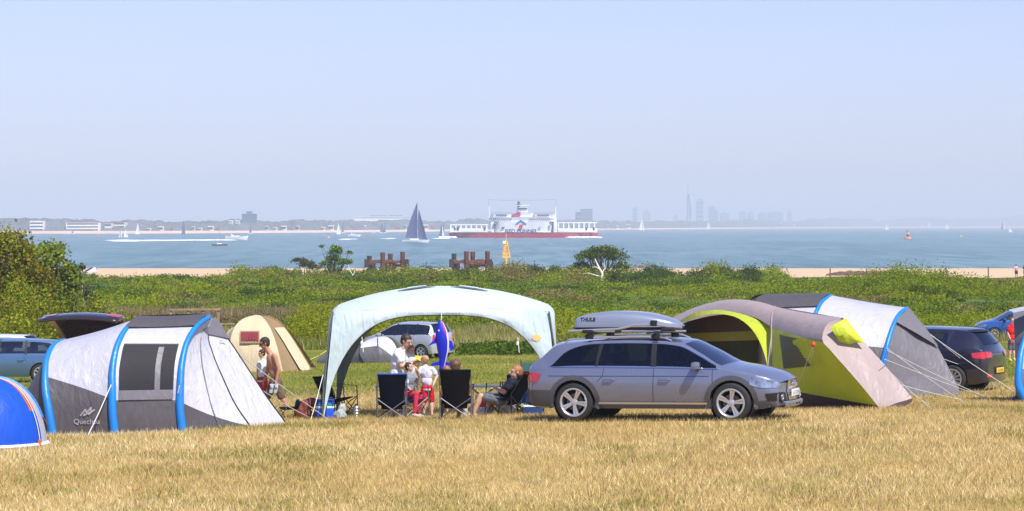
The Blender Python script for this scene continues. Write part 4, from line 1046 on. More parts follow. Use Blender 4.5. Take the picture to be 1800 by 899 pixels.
def patch(stA, stB, v0, v1, m=14, n=22, off=0.0, amp=.012, far=False, sag=0.0, u0=0.0, u1=1.0):
    """v0, v1: (value at A, value at B) of the lower and upper border; returns grid rows"""
    rows = []
    for u in np.linspace(u0, u1, m):
        vl = v0[0]*(1-u)+v0[1]*u; vh = v1[0]*(1-u)+v1[1]*u; v = np.linspace(vl, vh, n)
        a, b = (stA.far(v), stB.far(v)) if far else (stA.at(v), stB.at(v))
        p = a*(1-u)+b*u
        if sag: p[:, 2] -= sag*math.sin(PI*u)*(v)**2; p[:, 1] += sag*.6*math.sin(PI*u)*(1-v)*(1 if not far else -1)
        p = wr(p, amp*math.sin(PI*max(0.0, min(1, (u-u0)/(u1-u0)))))
        if off: p[:, 1] -= off*(1-v**2)*(1 if not far else -1); p[:, 2] += off*v
        rows.append([tuple(q) for q in p])
    return rows
def panel(name, mat, root, *rowsets):
    mb = MB()
    for r in rowsets: mb.grid(r)
    return mb.build(name, mat, root, world=True, auto=False)
def beam(name, st, root, r=.09, mat=None, off=0.0, both=True):
    v = np.linspace(0, 1, 26); a = st.at(v); a[:, 1] -= off; a[:, 2] -= .02*v**2; pts = [tuple(p) for p in a]
    if both:
        f = st.far(v[::-1]); f[:, 2] -= .02*v[::-1]**2; pts += [tuple(p) for p in f[1:]]
    nn = len(pts); mb = MB(); mb.tube(pts, [r*(1-.4*math.sin(PI*i/(nn-1))**2) for i in range(nn)] if both else r, 10); return mb.build(name, mat or BLUE_B, root, world=True)
def guy(root, a, b, r=.008, mat=None):
    mb = MB(); a = Vector(a); b = Vector(b); mb.tube([a, a.lerp(b, .5)-Vector((0,0,.02)), b], r, 5)
    k = mb.build('guy_line', mat or ROPE, root, world=True)
    return k
def peg(root, p):
    mb = MB(); mb.tube([Vector(p)+Vector((0,0,-.05)), Vector(p)+Vector((0,0,.06))], .012, 6); mb.build('peg', STEEL, root, world=True)
def drape_text(txt, size, px, py, D, root, mat, bold=0.0, off=.02, bvh=None, shear=0):
    """lettering printed on a near panel: placed in the world X/Z plane and pressed onto the fabric"""
    V, Fc = text_verts(txt, size, bold=bold, shear=shear); o = P(px, py, D); out = []
    for v in V:
        q = Vector((o.x+v.x, D, o.z+v.y)); h = bvh.ray_cast(Vector((q.x, D-4, q.z)), Vector((0, 1, 0)))[0] if bvh else None
        out.append(Vector((q.x, (h.y if h else q.y)-off, q.z)))
    return mesh_obj('lettering', out, Fc, mat, root, smooth=False, world=True)

def left_tent():
    D1 = G(92, 764).y; D2 = G(201, 762).y; D3 = G(320, 757).y; D4 = G(440, 750).y; D5 = G(503, 745).y
    root = thing('inflatable_tent', 'large white and grey tunnel tent with blue air beams, left of the mint canopy', 'tent', on_ground(P(260, 0, D2).x, D2+1.2))
    W_ = 1.55
    R0 = Station([(18, 764), (14, 752), (16, 738), (24, 728)], D1+.5, W_-.5)
    B1 = Station([(92,764), (85,720), (79,675), (80,642), (88,615), (97,604), (110,598)], D1, W_, 2.2)
    B2 = Station([(201,762), (197,712), (197,662), (203,617), (213,590), (225,573), (240,560)], D2, W_, 2.2)
    B3 = Station([(320,757), (316,712), (318,655), (325,612), (337,584), (350,568), (366,556)], D3, W_, 2.2)
    B4 = Station([(440,750), (414,712), (393,668), (374,622), (366,592), (368,574), (378,562)], D4, W_*.72, 1.7)
    T5 = Station([(503,745), (470,700), (440,655), (412,612), (396,588), (390,576)], D5, .02, 1.0)
    T5.Dr = B4.Dr
    T5.P[:, 1] = np.linspace(D4+W_*.66, B4.Dr, T5.K); 
    for i in range(T5.K): T5.P[i] = list(P(T5.px[i], T5.py[i], T5.P[i, 1]))
    T5.P[0, 2] = float(gz(T5.P[0, 0], T5.P[0, 1]))
    f = lambda st, y: st.v_of_y(y)
    # rear end
    panel('rear_panel', GREY_C, root, patch(R0, B1, (0,0), (1,1)), patch(R0, B1, (0,0), (1,1), far=True))
    panel('side_panel', WHITE_C, root, patch(B1, B2, (f(B1,662), f(B2,703)), (1,1), sag=.03), patch(B1, B2, (0,0), (1,1), far=True, sag=.03))
    lower1 = panel('lower_panel', GREY_C, root, patch(B1, B2, (0,0), (f(B1,662), f(B2,703)), sag=.03))
    # window bay
    panel('window_bay', WHITE_C, root, patch(B2, B3, (f(B2,704), f(B3,704)), (1,1)), patch(B2, B3, (0,0), (1,1), far=True))
    panel('lower_panel', GREY_C, root, patch(B2, B3, (0,0), (f(B2,704), f(B3,704))))
    panel('mesh_window', MESHW, root, patch(B2, B3, (f(B2,704), f(B3,700)), (f(B2,606), f(B3,606)), off=.025, u0=.10, u1=.90, amp=.008))
    panel('window_band', GREY2_C, root, patch(B2, B3, (f(B2,705), f(B3,702)), (f(B2,688), f(B3,686)), off=.03, u0=.10, u1=.90, amp=.006))
    panel('curtain', GREY2_C, root, patch(B2, B3, (f(B2,688), f(B3,686)), (f(B2,612), f(B3,612)), off=.030, u0=.62, u1=.70, m=4, amp=0))
    # porch
    panel('porch_side', SILVER_C, root, patch(B3, B4, (f(B3,706), 0), (1,1), amp=.03), patch(B3, B4, (0,0), (1,1), far=True, amp=.02))
    panel('lower_panel', GREY_C, root, patch(B3, B4, (0,0), (f(B3,706), .004)))
    panel('porch_front', SILVER_C, root, patch(B4, T5, (0,0), (1,1), amp=.02), patch(B4, T5, (0,0), (1,1), far=True))
    for st, o_ in ((B4, .012), (T5, .012)):
        mb = MB(); v = np.linspace(0, .93, 24); a = st.at(v); mb.tube([(p[0], p[1]-.015, p[2]+.004) for p in a], .011, 5); mb.build('zip', BLACK, root, world=True)
    mid = Station([(372,753), (352,712), (346,655), (346,612), (350,590), (358,575)], (D3+D4)/2, W_*.9, 2.0)
    mb = MB(); v = np.linspace(0, .8, 20); a = (B3.at(v)*.45+B4.at(v)*.55); mb.tube([(p[0], p[1]-.02, p[2]) for p in a], .012, 5); mb.build('seam', GREY2_C, root, world=True)
    # roof cover with a loose hanging flap in front
    g = lambda a, b, va, vb, **k: patch(a, b, va, vb, off=.05, amp=.012, **k)
    panel('roof_cover', GREY_C, root, g(B2, B3, (f(B2,579), f(B3,576)), (1,1), sag=.02), g(B2, B3, (f(B2,579), f(B3,576)), (1,1), far=True))
    panel('roof_flap', GREY2_C, root, g(B3, B4, (f(B3,576), f(B4,592)), (1,1)), g(B4, T5, (f(B4,592), f(T5,600)), (1,1)), g(B3, B4, (f(B3,576), f(B4,585)), (1,1), far=True))
    for st in (B1, B2, B3): beam('air_beam', st, root, .078, off=.02)
    for a, b in ((B1, B2), (B2, B3), (B3, B4)):
        mb = MB(); mb.tube([tuple(a.P[0]+[0,-.03,.01]), tuple((a.P[0]+b.P[0])/2+[0,-.03,.01]), tuple(b.P[0]+[0,-.03,.01])], .018, 5); mb.build('hem_band', GROUNDSHEET, root, world=True)
    for (x0, y0, st, x1, y1) in ((196, 676, B2, 153, 768), (316, 677, B3, 296, 757)):
        p = st.at(np.array([st.v_of_y(y0)]))[0]; g_ = G(x1, y1); guy(root, (p[0], p[1]-.13, p[2]), g_, .009); peg(root, g_)
    p = B1.at(np.array([B1.v_of_y(655)]))[0]; g_ = G(20, 684); guy(root, (p[0], p[1]+1.8, p[2]), g_); 
    p = B4.at(np.array([.9]))[0]; g_ = G(580, 740); guy(root, (p[0]+.2, p[1], p[2]-.2), g_); peg(root, g_)
    g_ = G(548, 737); guy(root, T5.at(np.array([.35]))[0], g_); peg(root, g_)
    bv = bvh_w(lower1, root)
    drape_text('Quechua', .125, 128, 746, D1, root, pmat('logo_grey', (.30,.285,.30), .5), .001, bvh=bv)
    # zigzag mountain emblem above the word
    z = [(.0,.0), (.09,.12), (.10,.055), (.19,.15), (.17,.075), (.25,.11), (.14,.02), (.16,.07), (.06,.0), (.075,.05)]
    o = P(140, 734, D1); mb = MB(); V = []
    for x, y in z:
        h = bv.ray_cast(Vector((o.x+x, D1-4, o.z+y+.02)), Vector((0,1,0)))[0]; V.append(Vector((o.x+x, (h.y if h else D1)-.022, o.z+y+.02)))
    for i in range(0, len(V)-1): 
        a, b = V[i], V[i+1]; d = (b-a).normalized(); n = Vector((-d.z, 0, d.x))*.011; mb.add([a-n, b-n, b+n, a+n], [(0,1,2,3)])
    mesh_obj('emblem', mb.v, mb.f, MATS['logo_grey'], root, world=True)
def bvh_w(o, root):
    off = wloc(o); return BVHTree.FromPolygons([v.co+off for v in o.data.vertices], [tuple(p.vertices) for p in o.data.polygons])
left_tent()

def right_grey_tent():
    D0 = G(1560, 697).y+.8
    root = thing('inflatable_tent', 'white and grey tunnel tent with blue air beams, behind the lime and taupe tent', 'tent', on_ground(P(1500, 0, D0).x, D0+1.2))
    W_ = 1.6
    A0 = Station([(1318,702), (1314,640), (1316,580), (1324,545), (1332,526), (1345,521)], D0+.3, W_)
    A = Station([(1420,701), (1418,640), (1424,580), (1436,545), (1446,528), (1460,519)], D0+.1, W_)
    C = Station([(1538,699), (1546,665), (1555,625), (1567,580), (1578,555), (1586,546), (1594,541)], D0, W_)
    T = Station([(1690,694), (1672,655), (1648,610), (1628,580), (1612,560), (1602,548)], D0+.5, .9, 1.2)
    f = lambda st, y: st.v_of_y(y)
    panel('window_bay', WHITE_C, root, patch(A0, A, (0,0), (1,1)), patch(A0, A, (0,0), (1,1), far=True))
    panel('side_panel', WHITE_C, root, patch(A, C, (f(A,600), f(C,612)), (1,1), sag=.02), patch(A, C, (0,0), (1,1), far=True))
    # white runs down to a point in the middle; grey rises to the beam
    panel('lower_panel', GREY_C, root, patch(A, C, (0,0), (f(A,600), f(C,612))))
    panel('rear_panel', GREY2_C, root, patch(C, T, (0,0), (1,1), amp=.03), patch(C, T, (0,0), (1,1), far=True))
    panel('roof_cover', GREY_C, root, patch(A0, A, (f(A0,545), f(A,541)), (1,1), off=.05), patch(A0, A, (f(A0,545), f(A,541)), (1,1), off=.05, far=True))
    mb = MB(); a = C.at(np.array([f(C,566), .86, 1.0])); q = T.at(np.array([.55, .75, 1.0]))
    mb.grid([[tuple(p+np.array([0,-.06,.02])) for p in a], [tuple((p+r)/2+np.array([0,-.09,.03])) for p, r in zip(a, q)], [tuple(r+np.array([.02,-.07,.0])) for r in q]]); mb.build('vent_hood', GREY2_C, root, world=True)
    beam('air_beam', A, root, .078, off=.02); beam('air_beam', C, root, .080, off=.03)
    mb = MB(); mb.tube([tuple(C.P[0]+[0,-.03,.015]), tuple(T.P[0]+[0,-.03,.015])], .022, 5); mb.build('hem_band', GROUNDSHEET, root, world=True)
    tip = lambda st, v: tuple(st.at(np.array([v]))[0]+np.array([0,-.06,0]))
    for (st, v, gx, gy) in ((T, .72, 1756, 682), (T, .70, 1785, 690), (C, .52, 1700, 712), (C, .50, 1735, 700), (T, .40, 1768, 668), (C, .34, 1640, 722)):
        g_ = G(gx, gy); guy(root, tip(st, v), g_, .008); peg(root, g_)
right_grey_tent()

LIME = cloth('tent_lime', (.58,.68,.05), .45, .25, .6); TAUPE = cloth('tent_taupe', (.36,.285,.27), .45, .08, .32, .35); BROWN = cloth('tent_brown', (.085,.055,.05), .6, .05, .4)
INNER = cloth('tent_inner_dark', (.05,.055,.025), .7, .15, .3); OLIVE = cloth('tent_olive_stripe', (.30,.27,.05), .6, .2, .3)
OLIVEMESH = pmat('olive_mesh', (.06,.065,.035), .5, alpha=.9)
def green_tent():
    D0 = G(1545, 720).y
    root = thing('porch_tent', 'lime and taupe tent with a wide arched porch, behind the bonnet of the silver estate', 'tent', on_ground(P(1400, 0, D0).x, D0+1.4))
    W_ = 1.75; f = lambda st, y: st.v_of_y(y)
    De = G(1190, 716).y+.8; 
    Dv = G(1352, 722).y+.1
    S0 = Station([(1150,716), (1148,660), (1150,620), (1158,592), (1170,575), (1186,560)], De, W_)
    S1 = Station([(1268,718), (1262,640), (1262,585), (1264,555), (1267,540), (1272,528)], (De+Dv)/2, W_)
    S2 = Station([(1356,722), (1356,660), (1356,610), (1356,575), (1357,552), (1362,539)], Dv, W_)
    S3 = Station([(1548,720), (1520,685), (1490,650), (1460,616), (1445,597), (1452,572), (1474,558)], D0, W_*.8, 2.0)
    T = Station([(1604,700), (1575,665), (1545,630), (1515,597), (1496,573), (1482,559)], D0+.3, .55, 1.0)
    # outer roof over the porch: a domed band
    def dome(u, v):  # u along 0..1 from S0 to S2, v along the arch
        if u < .5: a, b, t = S0, S1, u*2
        else: a, b, t = S1, S2, u*2-1
        return None
    cp = lambda st, v, far=False: (st.far(np.array([v])) if far else st.at(np.array([v])))[0]
    def band(vlow, n=14, far=False):
        rows = []
        for u in np.linspace(0, 1, 25):
            vl = vlow(u); row = []
            for v in np.linspace(vl, 1, n):
                p0, p1, p2 = cp(S0, v, far), cp(S1, v, far), cp(S2, v, far)
                # smooth quadratic through the three arches
                p = p0*(1-u)*(1-2*u) + p1*4*u*(1-u) + p2*u*(2*u-1); row.append(tuple(p))
            rows.append(row)
        return rows
    arch = lambda u: float(np.interp(u, [0, .06, .2, .4, .55, .7, .85, 1], [.74, .80, .84, .855, .86, .86, .85, .80]))
    panel('porch_roof', TAUPE, root, band(arch), band(lambda u: .70, far=True))
    # lime flank of the arch: from the arch edge up to the taupe, and down to the foot of the pole
    rows = []
    edge = [(1195,572), (1230,556), (1262,552), (1288,556), (1315,572), (1335,600), (1347,635), (1353,670), (1356,722)]
    ed = resample(edge, 30)
    Dedge = np.interp(ed[:, 0], [1190, 1270, 1356], [De+.35, (De+Dv)/2+.25, Dv+.02])
    up = resample([(1192,566), (1225,549), (1262,545), (1290,549), (1316,556), (1352,574), (1388,602), (1384,665), (1374,722)], 30)
    for i in range(30):
        a = P(ed[i,0], ed[i,1], Dedge[i]); b = P(up[i,0], up[i,1], Dedge[i]-.03+.12*(1-i/30)); rows.append([tuple(a.lerp(b, t)) for t in np.linspace(0, 1, 6)])
    panel('arch_panel', LIME, root, rows)
    # inside of the porch: far wall with its olive stripe, left wall, floor
    fw = lambda v0, v1: [[tuple(cp(S0, v, True)*(1-u)+cp(S2, v, True)*u + np.array([0,-.25,0])) for v in np.linspace(v0, v1, 10)] for u in np.linspace(0, 1, 12)]
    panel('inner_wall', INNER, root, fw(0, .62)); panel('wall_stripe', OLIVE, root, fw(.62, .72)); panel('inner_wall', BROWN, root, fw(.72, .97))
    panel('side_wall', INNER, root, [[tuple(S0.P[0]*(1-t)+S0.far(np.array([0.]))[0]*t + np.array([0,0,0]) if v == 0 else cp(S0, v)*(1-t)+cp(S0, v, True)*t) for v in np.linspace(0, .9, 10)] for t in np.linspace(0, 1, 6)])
    mb = MB(); mb.tube([P(1282, 640, Dv+2.3), P(1225, 600, Dv+2.2)], .012, 6); mb.build('inner_pole', STEEL, root, world=True)
    # room: taupe upper roof tube, window, lime walls
    r23 = lambda v0, v1, **k: patch(S2, S3, v0, v1, **k)
    panel('room_roof', TAUPE, root, r23((f(S2,576), f(S3,603)), (1,1), sag=.02), r23((0,0), (1,1), far=True))
    panel('wall_panel', LIME, root, r23((f(S2,678), .04), (f(S2,577), f(S3,603)), amp=.02))
    panel('skirt', BROWN, root, r23((0, 0), (f(S2,678), .045)))
    panel('mesh_window', OLIVEMESH, root, r23((f(S2,652), f(S3,640)), (f(S2,587), f(S3,606)), off=.02, u0=.16, u1=.60, amp=.004))
    panel('wall_panel', LIME, root, r23((f(S2,652), f(S3,640)), (f(S2,600), f(S3,606)), off=.035, u0=.58, u1=.75, amp=.01))
    panel('porch_slope', TAUPE, root, patch(S3, T, (0.0,0), (1,1), off=.0, amp=.02), patch(S3, T, (0,0), (1,1), far=True))
    # lime vent hood over the slope
    hood = [(1460,575), (1487,559), (1521,604), (1505,602), (1494,606), (1475,601)]
    Dh = D0+.55; c = [P(x, y, Dh-.05+(.25 if i in (1,) else 0)) for i, (x, y) in enumerate(hood)]; ctr = P(1485, 583, Dh-.25)
    mb = MB(); mb.add([ctr]+c, [(0, i+1, (i+1) % 6+1) for i in range(6)]); o = mb.build('vent_hood', LIME, root, world=True, auto=False)
    panel('hem_corner', BROWN, root, [[tuple(P(1548,721,D0)), tuple(P(1576,709,D0+.1)), tuple(P(1604,701,D0+.3))], [tuple(P(1552,724,D0-.02)), tuple(P(1580,722,D0+.1)), tuple(P(1603,707,D0+.3))]])
    for st in (S2,):
        mb = MB(); a = st.at(np.linspace(0, 1, 16)); mb.tube([tuple(p+np.array([0,-.02,0])) for p in a], .016, 6); mb.build('pole_sleeve', TAUPE, root, world=True)
    g_ = G(1417, 716); p = P(1430, 606, D0-.1); guy(root, p, g_, .010); peg(root, g_)
    mb = MB(); mb.ell(tuple(p), (.045,.03,.05)); mb.build('guy_toggle', pmat('toggle_red', (.6,.05,.02), .5), root, world=True)
    g_ = G(1340, 722); guy(root, P(1356, 590, Dv-.05), g_, .008); g_ = G(1385, 722); guy(root, P(1430, 606, D0-.1), g_, .006)
    for (a, gx, gy) in (((1522,660), 1700, 706), ((1555,632), 1740, 702), ((1600,690), 1642, 716)):
        q = P(a[0], a[1], D0+.25); g_ = G(gx, gy); guy(root, q, g_, .007)
green_tent()

def canopy():
    CAN = cloth('canopy_mint', (.64,.77,.78), .5, .25, .6, .4, noise=.03); INC = cloth('canopy_shade_and_tape', (.17,.20,.18), .6, .10, .3); PIPE = pmat('canopy_pole', (.09,.10,.10), .4)  # INC: shaded inside of the canopy as a darker colour, also the arch tape
    # plan: near side corners (583,545) and (966,545) at the eaves
    Dn = 56.1; gl = G(572, 738); gr = G(976, 728)
    root = thing('event_shelter', 'big mint dome canopy open on all sides, sheltering the family between tent and silver estate', 'canopy', on_ground(-1.4, Dn+2.0))
    c0 = np.array([-1.40, Dn+2.1]); hw = 2.12; 
    zt = P(785, 505, Dn+1.0).z; ze = P(585, 548, Dn).z
    g0 = 0
    def foot(sx, sy):
        x = c0[0]+sx*(hw+.20); y = c0[1]+sy*(hw+.12); return Vector((x, y, float(gz(x, y))-.02))
    def roof(u, v):
        # dome: highest in the middle, falling to the four eave corners, edges bowed up
        x = c0[0]+u*hw; y = c0[1]+v*hw
        zc = zt; a_, b_ = abs(u)**2.1, abs(v)**2.1; z = zc - (zc-ze)*(a_+b_-a_*b_-.20*max(a_, b_)*(1-min(a_, b_))**2)
        return Vector((x, y, z))
    for _ in range(1): pass
    n = 26; us = np.linspace(-1, 1, n)
    mb = MB(); mb.grid([[roof(u, v) for v in us] for u in us]); mb.build('roof_panel', CAN, root, world=True, auto=False)
    def side(k):
        rows = []; inn = []
        for s in np.linspace(-1, 1, 61):
            if k == 0: T_ = roof(s, -1); a, b = foot(-1,-1), foot(1,-1); o = Vector((0,-1,0))
            elif k == 1: T_ = roof(s, 1); a, b = foot(-1,1), foot(1,1); o = Vector((0,1,0))
            elif k == 2: T_ = roof(-1, s); a, b = foot(-1,-1), foot(-1,1); o = Vector((-1,0,0))
            else: T_ = roof(1, s); a, b = foot(1,-1), foot(1,1); o = Vector((1,0,0))
            base = a.lerp(b, (s*1.0+1)/2)
            zin = P(785, 554, Dn-.1).z
            e = abs(s)
            h = (1-min(1, e/.985)**3.4)**(1/1.55)      # the arch opening
            zb = base.z + (zin-base.z)*h
            B = Vector((base.x, base.y, zb)); B += o*(-.06*h)
            # keep the arch below the eave
            rows.append([T_.lerp(B, t) + o*(.035*math.sin(PI*t)) + o*(.02*float(vnoise(s*9, t*3, 60+k)-.5)) for t in np.linspace(0, 1, 12)])
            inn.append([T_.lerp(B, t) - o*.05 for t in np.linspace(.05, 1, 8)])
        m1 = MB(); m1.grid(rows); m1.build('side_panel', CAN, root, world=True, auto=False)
        m2 = MB(); m2.grid(inn); m2.build('side_inner_shade', INC, root, world=True, auto=False)  # dark sheet added behind each panel, so its inside looks shaded
        # webbing tape along the arch and the edge of the dark inner sheet
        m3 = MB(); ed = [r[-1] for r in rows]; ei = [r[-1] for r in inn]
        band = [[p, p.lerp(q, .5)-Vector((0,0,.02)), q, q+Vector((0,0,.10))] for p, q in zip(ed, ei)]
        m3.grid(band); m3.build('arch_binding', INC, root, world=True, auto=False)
        return rows
    R = [side(k) for k in range(4)]
    for sx in (-1, 1):
        for sy in (-1, 1):
            mb = MB(); e = roof(sx, sy); ft = foot(sx, sy); o = Vector((sx*.01, sy*.03, 0))
            mb.tube([ft+o, ft.lerp(e, .35)+o+Vector((sx*.05,0,0)), ft.lerp(e, .7)+o+Vector((sx*.03,0,0)), e+o], .016, 8); mb.build('leg_pole', PIPE, root, world=True)
    for s1 in (-1, 1):   # crossing roof poles
        mb = MB(); mb.tube([roof(t, t*s1)-Vector((0,0,.05)) for t in np.linspace(-1, 1, 20)], .014, 6); mb.build('roof_pole', PIPE, root, world=True)
    # two mesh vents near the top of the near slope
    for cx in (-1, 1):
        mb = MB(); rows = []
        for a in np.linspace(0, 1, 9):
            u = cx*(.07+.36*a); w_ = .055*math.sin(PI*(a*.85+.08)); v0 = -.20-.12*a
            rows.append([roof(u, v0-w_)+Vector((0,-.004,.018)), roof(u, v0)+Vector((0,0,.026)), roof(u, v0+w_)+Vector((0,0,.018))])
        mb.grid(rows); mb.build('vent', pmat('vent_mesh', (.10,.12,.12), .6), root, world=True)
        mb = MB(); mb.grid([[rows[i][1]+Vector((0,0,.012)), rows[i][1]+Vector((0,-.02,.03)), rows[i][0].lerp(rows[i][1], .3)+Vector((0,0,.03))] for i in range(2, 7)]); mb.build('vent_prop', CAN, root, world=True)
    # printed logo on the right shoulder: an orange sun beside grey lettering
    bv = BVHTree.FromPolygons([p for r in R[0] for p in r], [(i*12+j, i*12+j+1, (i+1)*12+j+1, (i+1)*12+j) for i in range(60) for j in range(11)])
    drape_text('Coleman', .085, 919, 598, Dn, root, pmat('logo_pale', (.42,.48,.48), .6), .0, bvh=bv, off=.012)
    mb = MB(); c = P(943, 594, Dn); V = []
    for k in range(17):
        a = 2*PI*k/16; r = .055 if k % 2 else .075; V.append((c.x+r*1.3*math.cos(a), c.z+r*math.sin(a)))
    Vv = [Vector((x, (bv.ray_cast(Vector((x, Dn-4, z)), Vector((0,1,0)))[0] or Vector((x,Dn,z))).y-.012, z)) for x, z in V[:16]]; mb.add(Vv, [tuple(range(16))])
    mesh_obj('sun_emblem', mb.v, mb.f, pmat('logo_orange', (.75,.45,.12), .6), root, world=True, smooth=False)
    # ties on the arch
    for px, py in ((636, 603), (910, 604)):
        p = P(px, py, Dn-.05); mb = MB(); mb.box(tuple(p), (.05,.04,.07), None, .012); mb.tube([p+Vector((0,0,.12)), p+Vector((.03,-.02,-.18))], .008, 5); mb.build('arch_tie', pmat('tie_white', (.75,.75,.72), .6), root, world=True)
    g_ = G(645, 748); g2 = G(588, 742)
    # near-left guy
    guy(root, P(472, 650, Dn-.3) if False else foot(-1,-1)+Vector((0,0,.9)), G(545, 742))
    return root, roof, foot
CANOPY = canopy()

def small_tents():
    # blue and orange dome, front left
    D0 = G(20, 790).y
    BLUEC = cloth('dome_blue', (.010,.085,.55), .5, .15, .4); ORG = cloth('dome_orange', (.75,.15,.02), .5, .2, .3); GRW = cloth('dome_grey_white', (.45,.46,.52), .5, .15, .4)
    c = P(-45, 0, D0+.9); root = thing('dome_tent', 'blue dome tent with an orange stripe cut by the left edge of the picture', 'tent', on_ground(c.x, c.y))
    bx, by, bz = c.x, c.y, float(gz(c.x, c.y)); R_, H_ = 1.18, 1.14
    def pt(a, h):  # a around, h 0..1 up
        r = R_*math.cos(h*PI/2)**.62*(1-.10*h); return Vector((bx+r*math.cos(a)*1.0, by+r*math.sin(a)*.95, bz+H_*math.sin(h*PI/2)**.95))
    def seg(a0, a1, h0=0, h1=1, off=0, n=12): return [[pt(math.radians(a0+(a1-a0)*i/n), h0+(h1-h0)*j/14)*1.0+Vector((math.cos(math.radians(a0))*off, math.sin(math.radians(a0))*off, off)) for j in range(15)] for i in range(n+1)]
    panel('blue_panel', BLUEC, root, seg(-140, -22)); panel('orange_panel', ORG, root, seg(-22, -13, .33, 1, .002)); panel('orange_panel', BLUEC, root, seg(-22,-13,0,.33))
    panel('grey_panel', GRW, root, seg(-13, 6)); panel('blue_panel', BLUEC, root, seg(6, 220, n=20))
    mb = MB(); mb.tube([pt(math.radians(5), h)+Vector((.01,-.02,.0)) for h in np.linspace(.25, 1, 16)], .024, 6); mb.build('pole_sleeve', BLUE_B, root, world=True)
    mb = MB(); mb.tube([pt(math.radians(a), 0)+Vector((0,-.01,.03)) for a in np.linspace(-140, 10, 30)], .045, 6); mb.build('groundsheet_edge', pmat('sheet_pale', (.6,.6,.62), .5), root, world=True)
    mb = MB(); mb.tube([pt(math.radians(-18), h)+Vector((.015,-.02,.0)) for h in np.linspace(.0, .85, 16)], .008, 6); mb.build('seam_piping', pmat('sheet_pale', (.6,.6,.62), .5), root, world=True)
    guy(root, pt(math.radians(5), .45), G(92, 760), .008, pmat('guy_orange', (.7,.2,.05), .7)); 
    mb = MB(); q = pt(math.radians(-20), .02)+Vector((.03,-.03,.04)); mb.box(tuple(q), (.05,.04,.09), None, .01); mb.build('peg_tab', ORG, root, world=True)
    # beige tent
    CREAM = cloth('tent_cream', (.60,.50,.33), .75, .15, .6, .1, wdir=(1.6,1.6,.2)); TAN = cloth('tent_tan', (.27,.19,.10), .75, .1, .4, .1); MAR = cloth('curtain_maroon', (.20,.035,.05), .8, .05, .5, .1)
    D0 = G(480, 654).y; f = lambda st, y: st.v_of_y(y)
    root = thing('canvas_tent', 'beige canvas tent with a maroon curtained window, behind the shirtless man', 'tent', on_ground(P(460, 0, D0).x, D0+1.4))
    A0 = Station([(392,652), (388,625), (392,598), (402,580)], D0+.9, 1.0, 2)
    A1 = Station([(418,654), (408,625), (405,600), (412,576), (428,560), (448,554)], D0+.2, 1.7, 2)
    A2 = Station([(460,655), (462,620), (460,590), (458,570), (456,560), (452,554)], D0, 1.9, 1.8)
    A3 = Station([(498,657), (492,630), (484,600), (474,575), (466,563), (458,555)], D0+.1, 1.8, 1.8)
    A4 = Station([(530,655), (512,625), (496,598), (482,577), (475,566), (466,556)], D0+.4, 1.5, 1.5)
    A5 = Station([(549,653), (532,625), (515,598), (500,577), (488,564), (470,556)], D0+.9, 1.0, 1.2)
    panel('front_wall', CREAM, root, patch(A0, A1, (0,0), (1,1)), patch(A1, A2, (0,0), (1,1), amp=.03), patch(A2, A3, (0,0), (1,1), amp=.02))
    panel('rear_wall', TAN, root, *[patch(a, b, (0,0), (1,1), far=True) for a, b in ((A0,A1),(A1,A2),(A2,A3),(A3,A4),(A4,A5))])
    panel('side_wall', TAN, root, patch(A3, A4, (0,0), (1,1)))
    panel('door_flap', CREAM, root, patch(A4, A5, (0.02,0.02), (f(A4,578), f(A5,577)), off=.04)); panel('hood', TAN, root, patch(A4, A5, (f(A4,578), f(A5,577)), (1,1)), patch(A4, A5, (0,0), (f(A4,578), f(A5,577))))
    mb = MB(); mb.tube([tuple(p+np.array([.0,-.02,0])) for p in A5.at(np.linspace(0, 1, 16))], .035, 6); mb.build('edge_binding', TAN, root, world=True)
    mb = MB(); mb.tube([tuple(p+np.array([.0,-.05,0])) for p in A4.at(np.linspace(0, f(A4,580), 12))], .018, 5); mb.build('zip', BLACK, root, world=True)
    q = lambda x, y, o=0: A2.at(np.array([A2.v_of_y(y)]))[0][1]-.08
    rows = [[P(x, y+(1.5*math.sin(x*1.1) if y > 595 else 0), q(x, y)+.02*math.sin(x*1.4)) for y in (584, 590, 596, 599)] for x in np.linspace(424, 454, 26)]
    mb = MB(); mb.grid(rows); mb.build('curtain', MAR, root, world=True, auto=False)
    mb = MB(); mb.grid([[P(x, y, q(x, y)+.03) for y in (582, 590, 604)] for x in (422, 438, 456)]); mb.build('window_frame', TAN, root, world=True)
    g_ = G(575, 628); guy(root, P(545, 640, D0+1.2), P(573, 612, D0-2), .010, pmat('guy_yellow', (.6,.6,.15), .7))
    # low grey and white dome behind the canopy
    D0 = G(665, 638).y
    GW = cloth('small_dome_white', (.55,.55,.57), .5, .12, .4); GD = cloth('small_dome_grey', (.10,.10,.11), .5, .05, .4)
    root = thing('dome_tent', 'low grey and white dome tent seen past the left arch of the canopy', 'tent', on_ground(P(640, 0, D0).x, D0+1.2))
    A0 = Station([(556,636), (560,630), (566,626), (572,622)], D0+.8, .6); A1 = Station([(640,638), (632,620), (634,606), (645,598)], D0, 1.3); A2 = Station([(700,637), (699,615), (690,598), (680,592)], D0, 1.3)
    A15 = Station([(668,638), (666,618), (664,602), (664,592)], D0-.1, 1.4)
    panel('dark_end', GD, root, patch(A0, A1, (0,0), (1,1)), patch(A0, A1, (0,0), (1,1), far=True))
    panel('pale_panel', GW, root, patch(A1, A15, (0,0), (1,1)), patch(A15, A2, (0,0), (1,1)), patch(A1, A15, (0,0), (1,1), far=True), patch(A15, A2, (0,0), (1,1), far=True))
    panel('door_panel', GD, root, patch(A1, A15, (0.02,0.02), (.55,.62), off=.05), patch(A15, A2, (.02,.02), (.62,.02), off=.05, u1=.7))
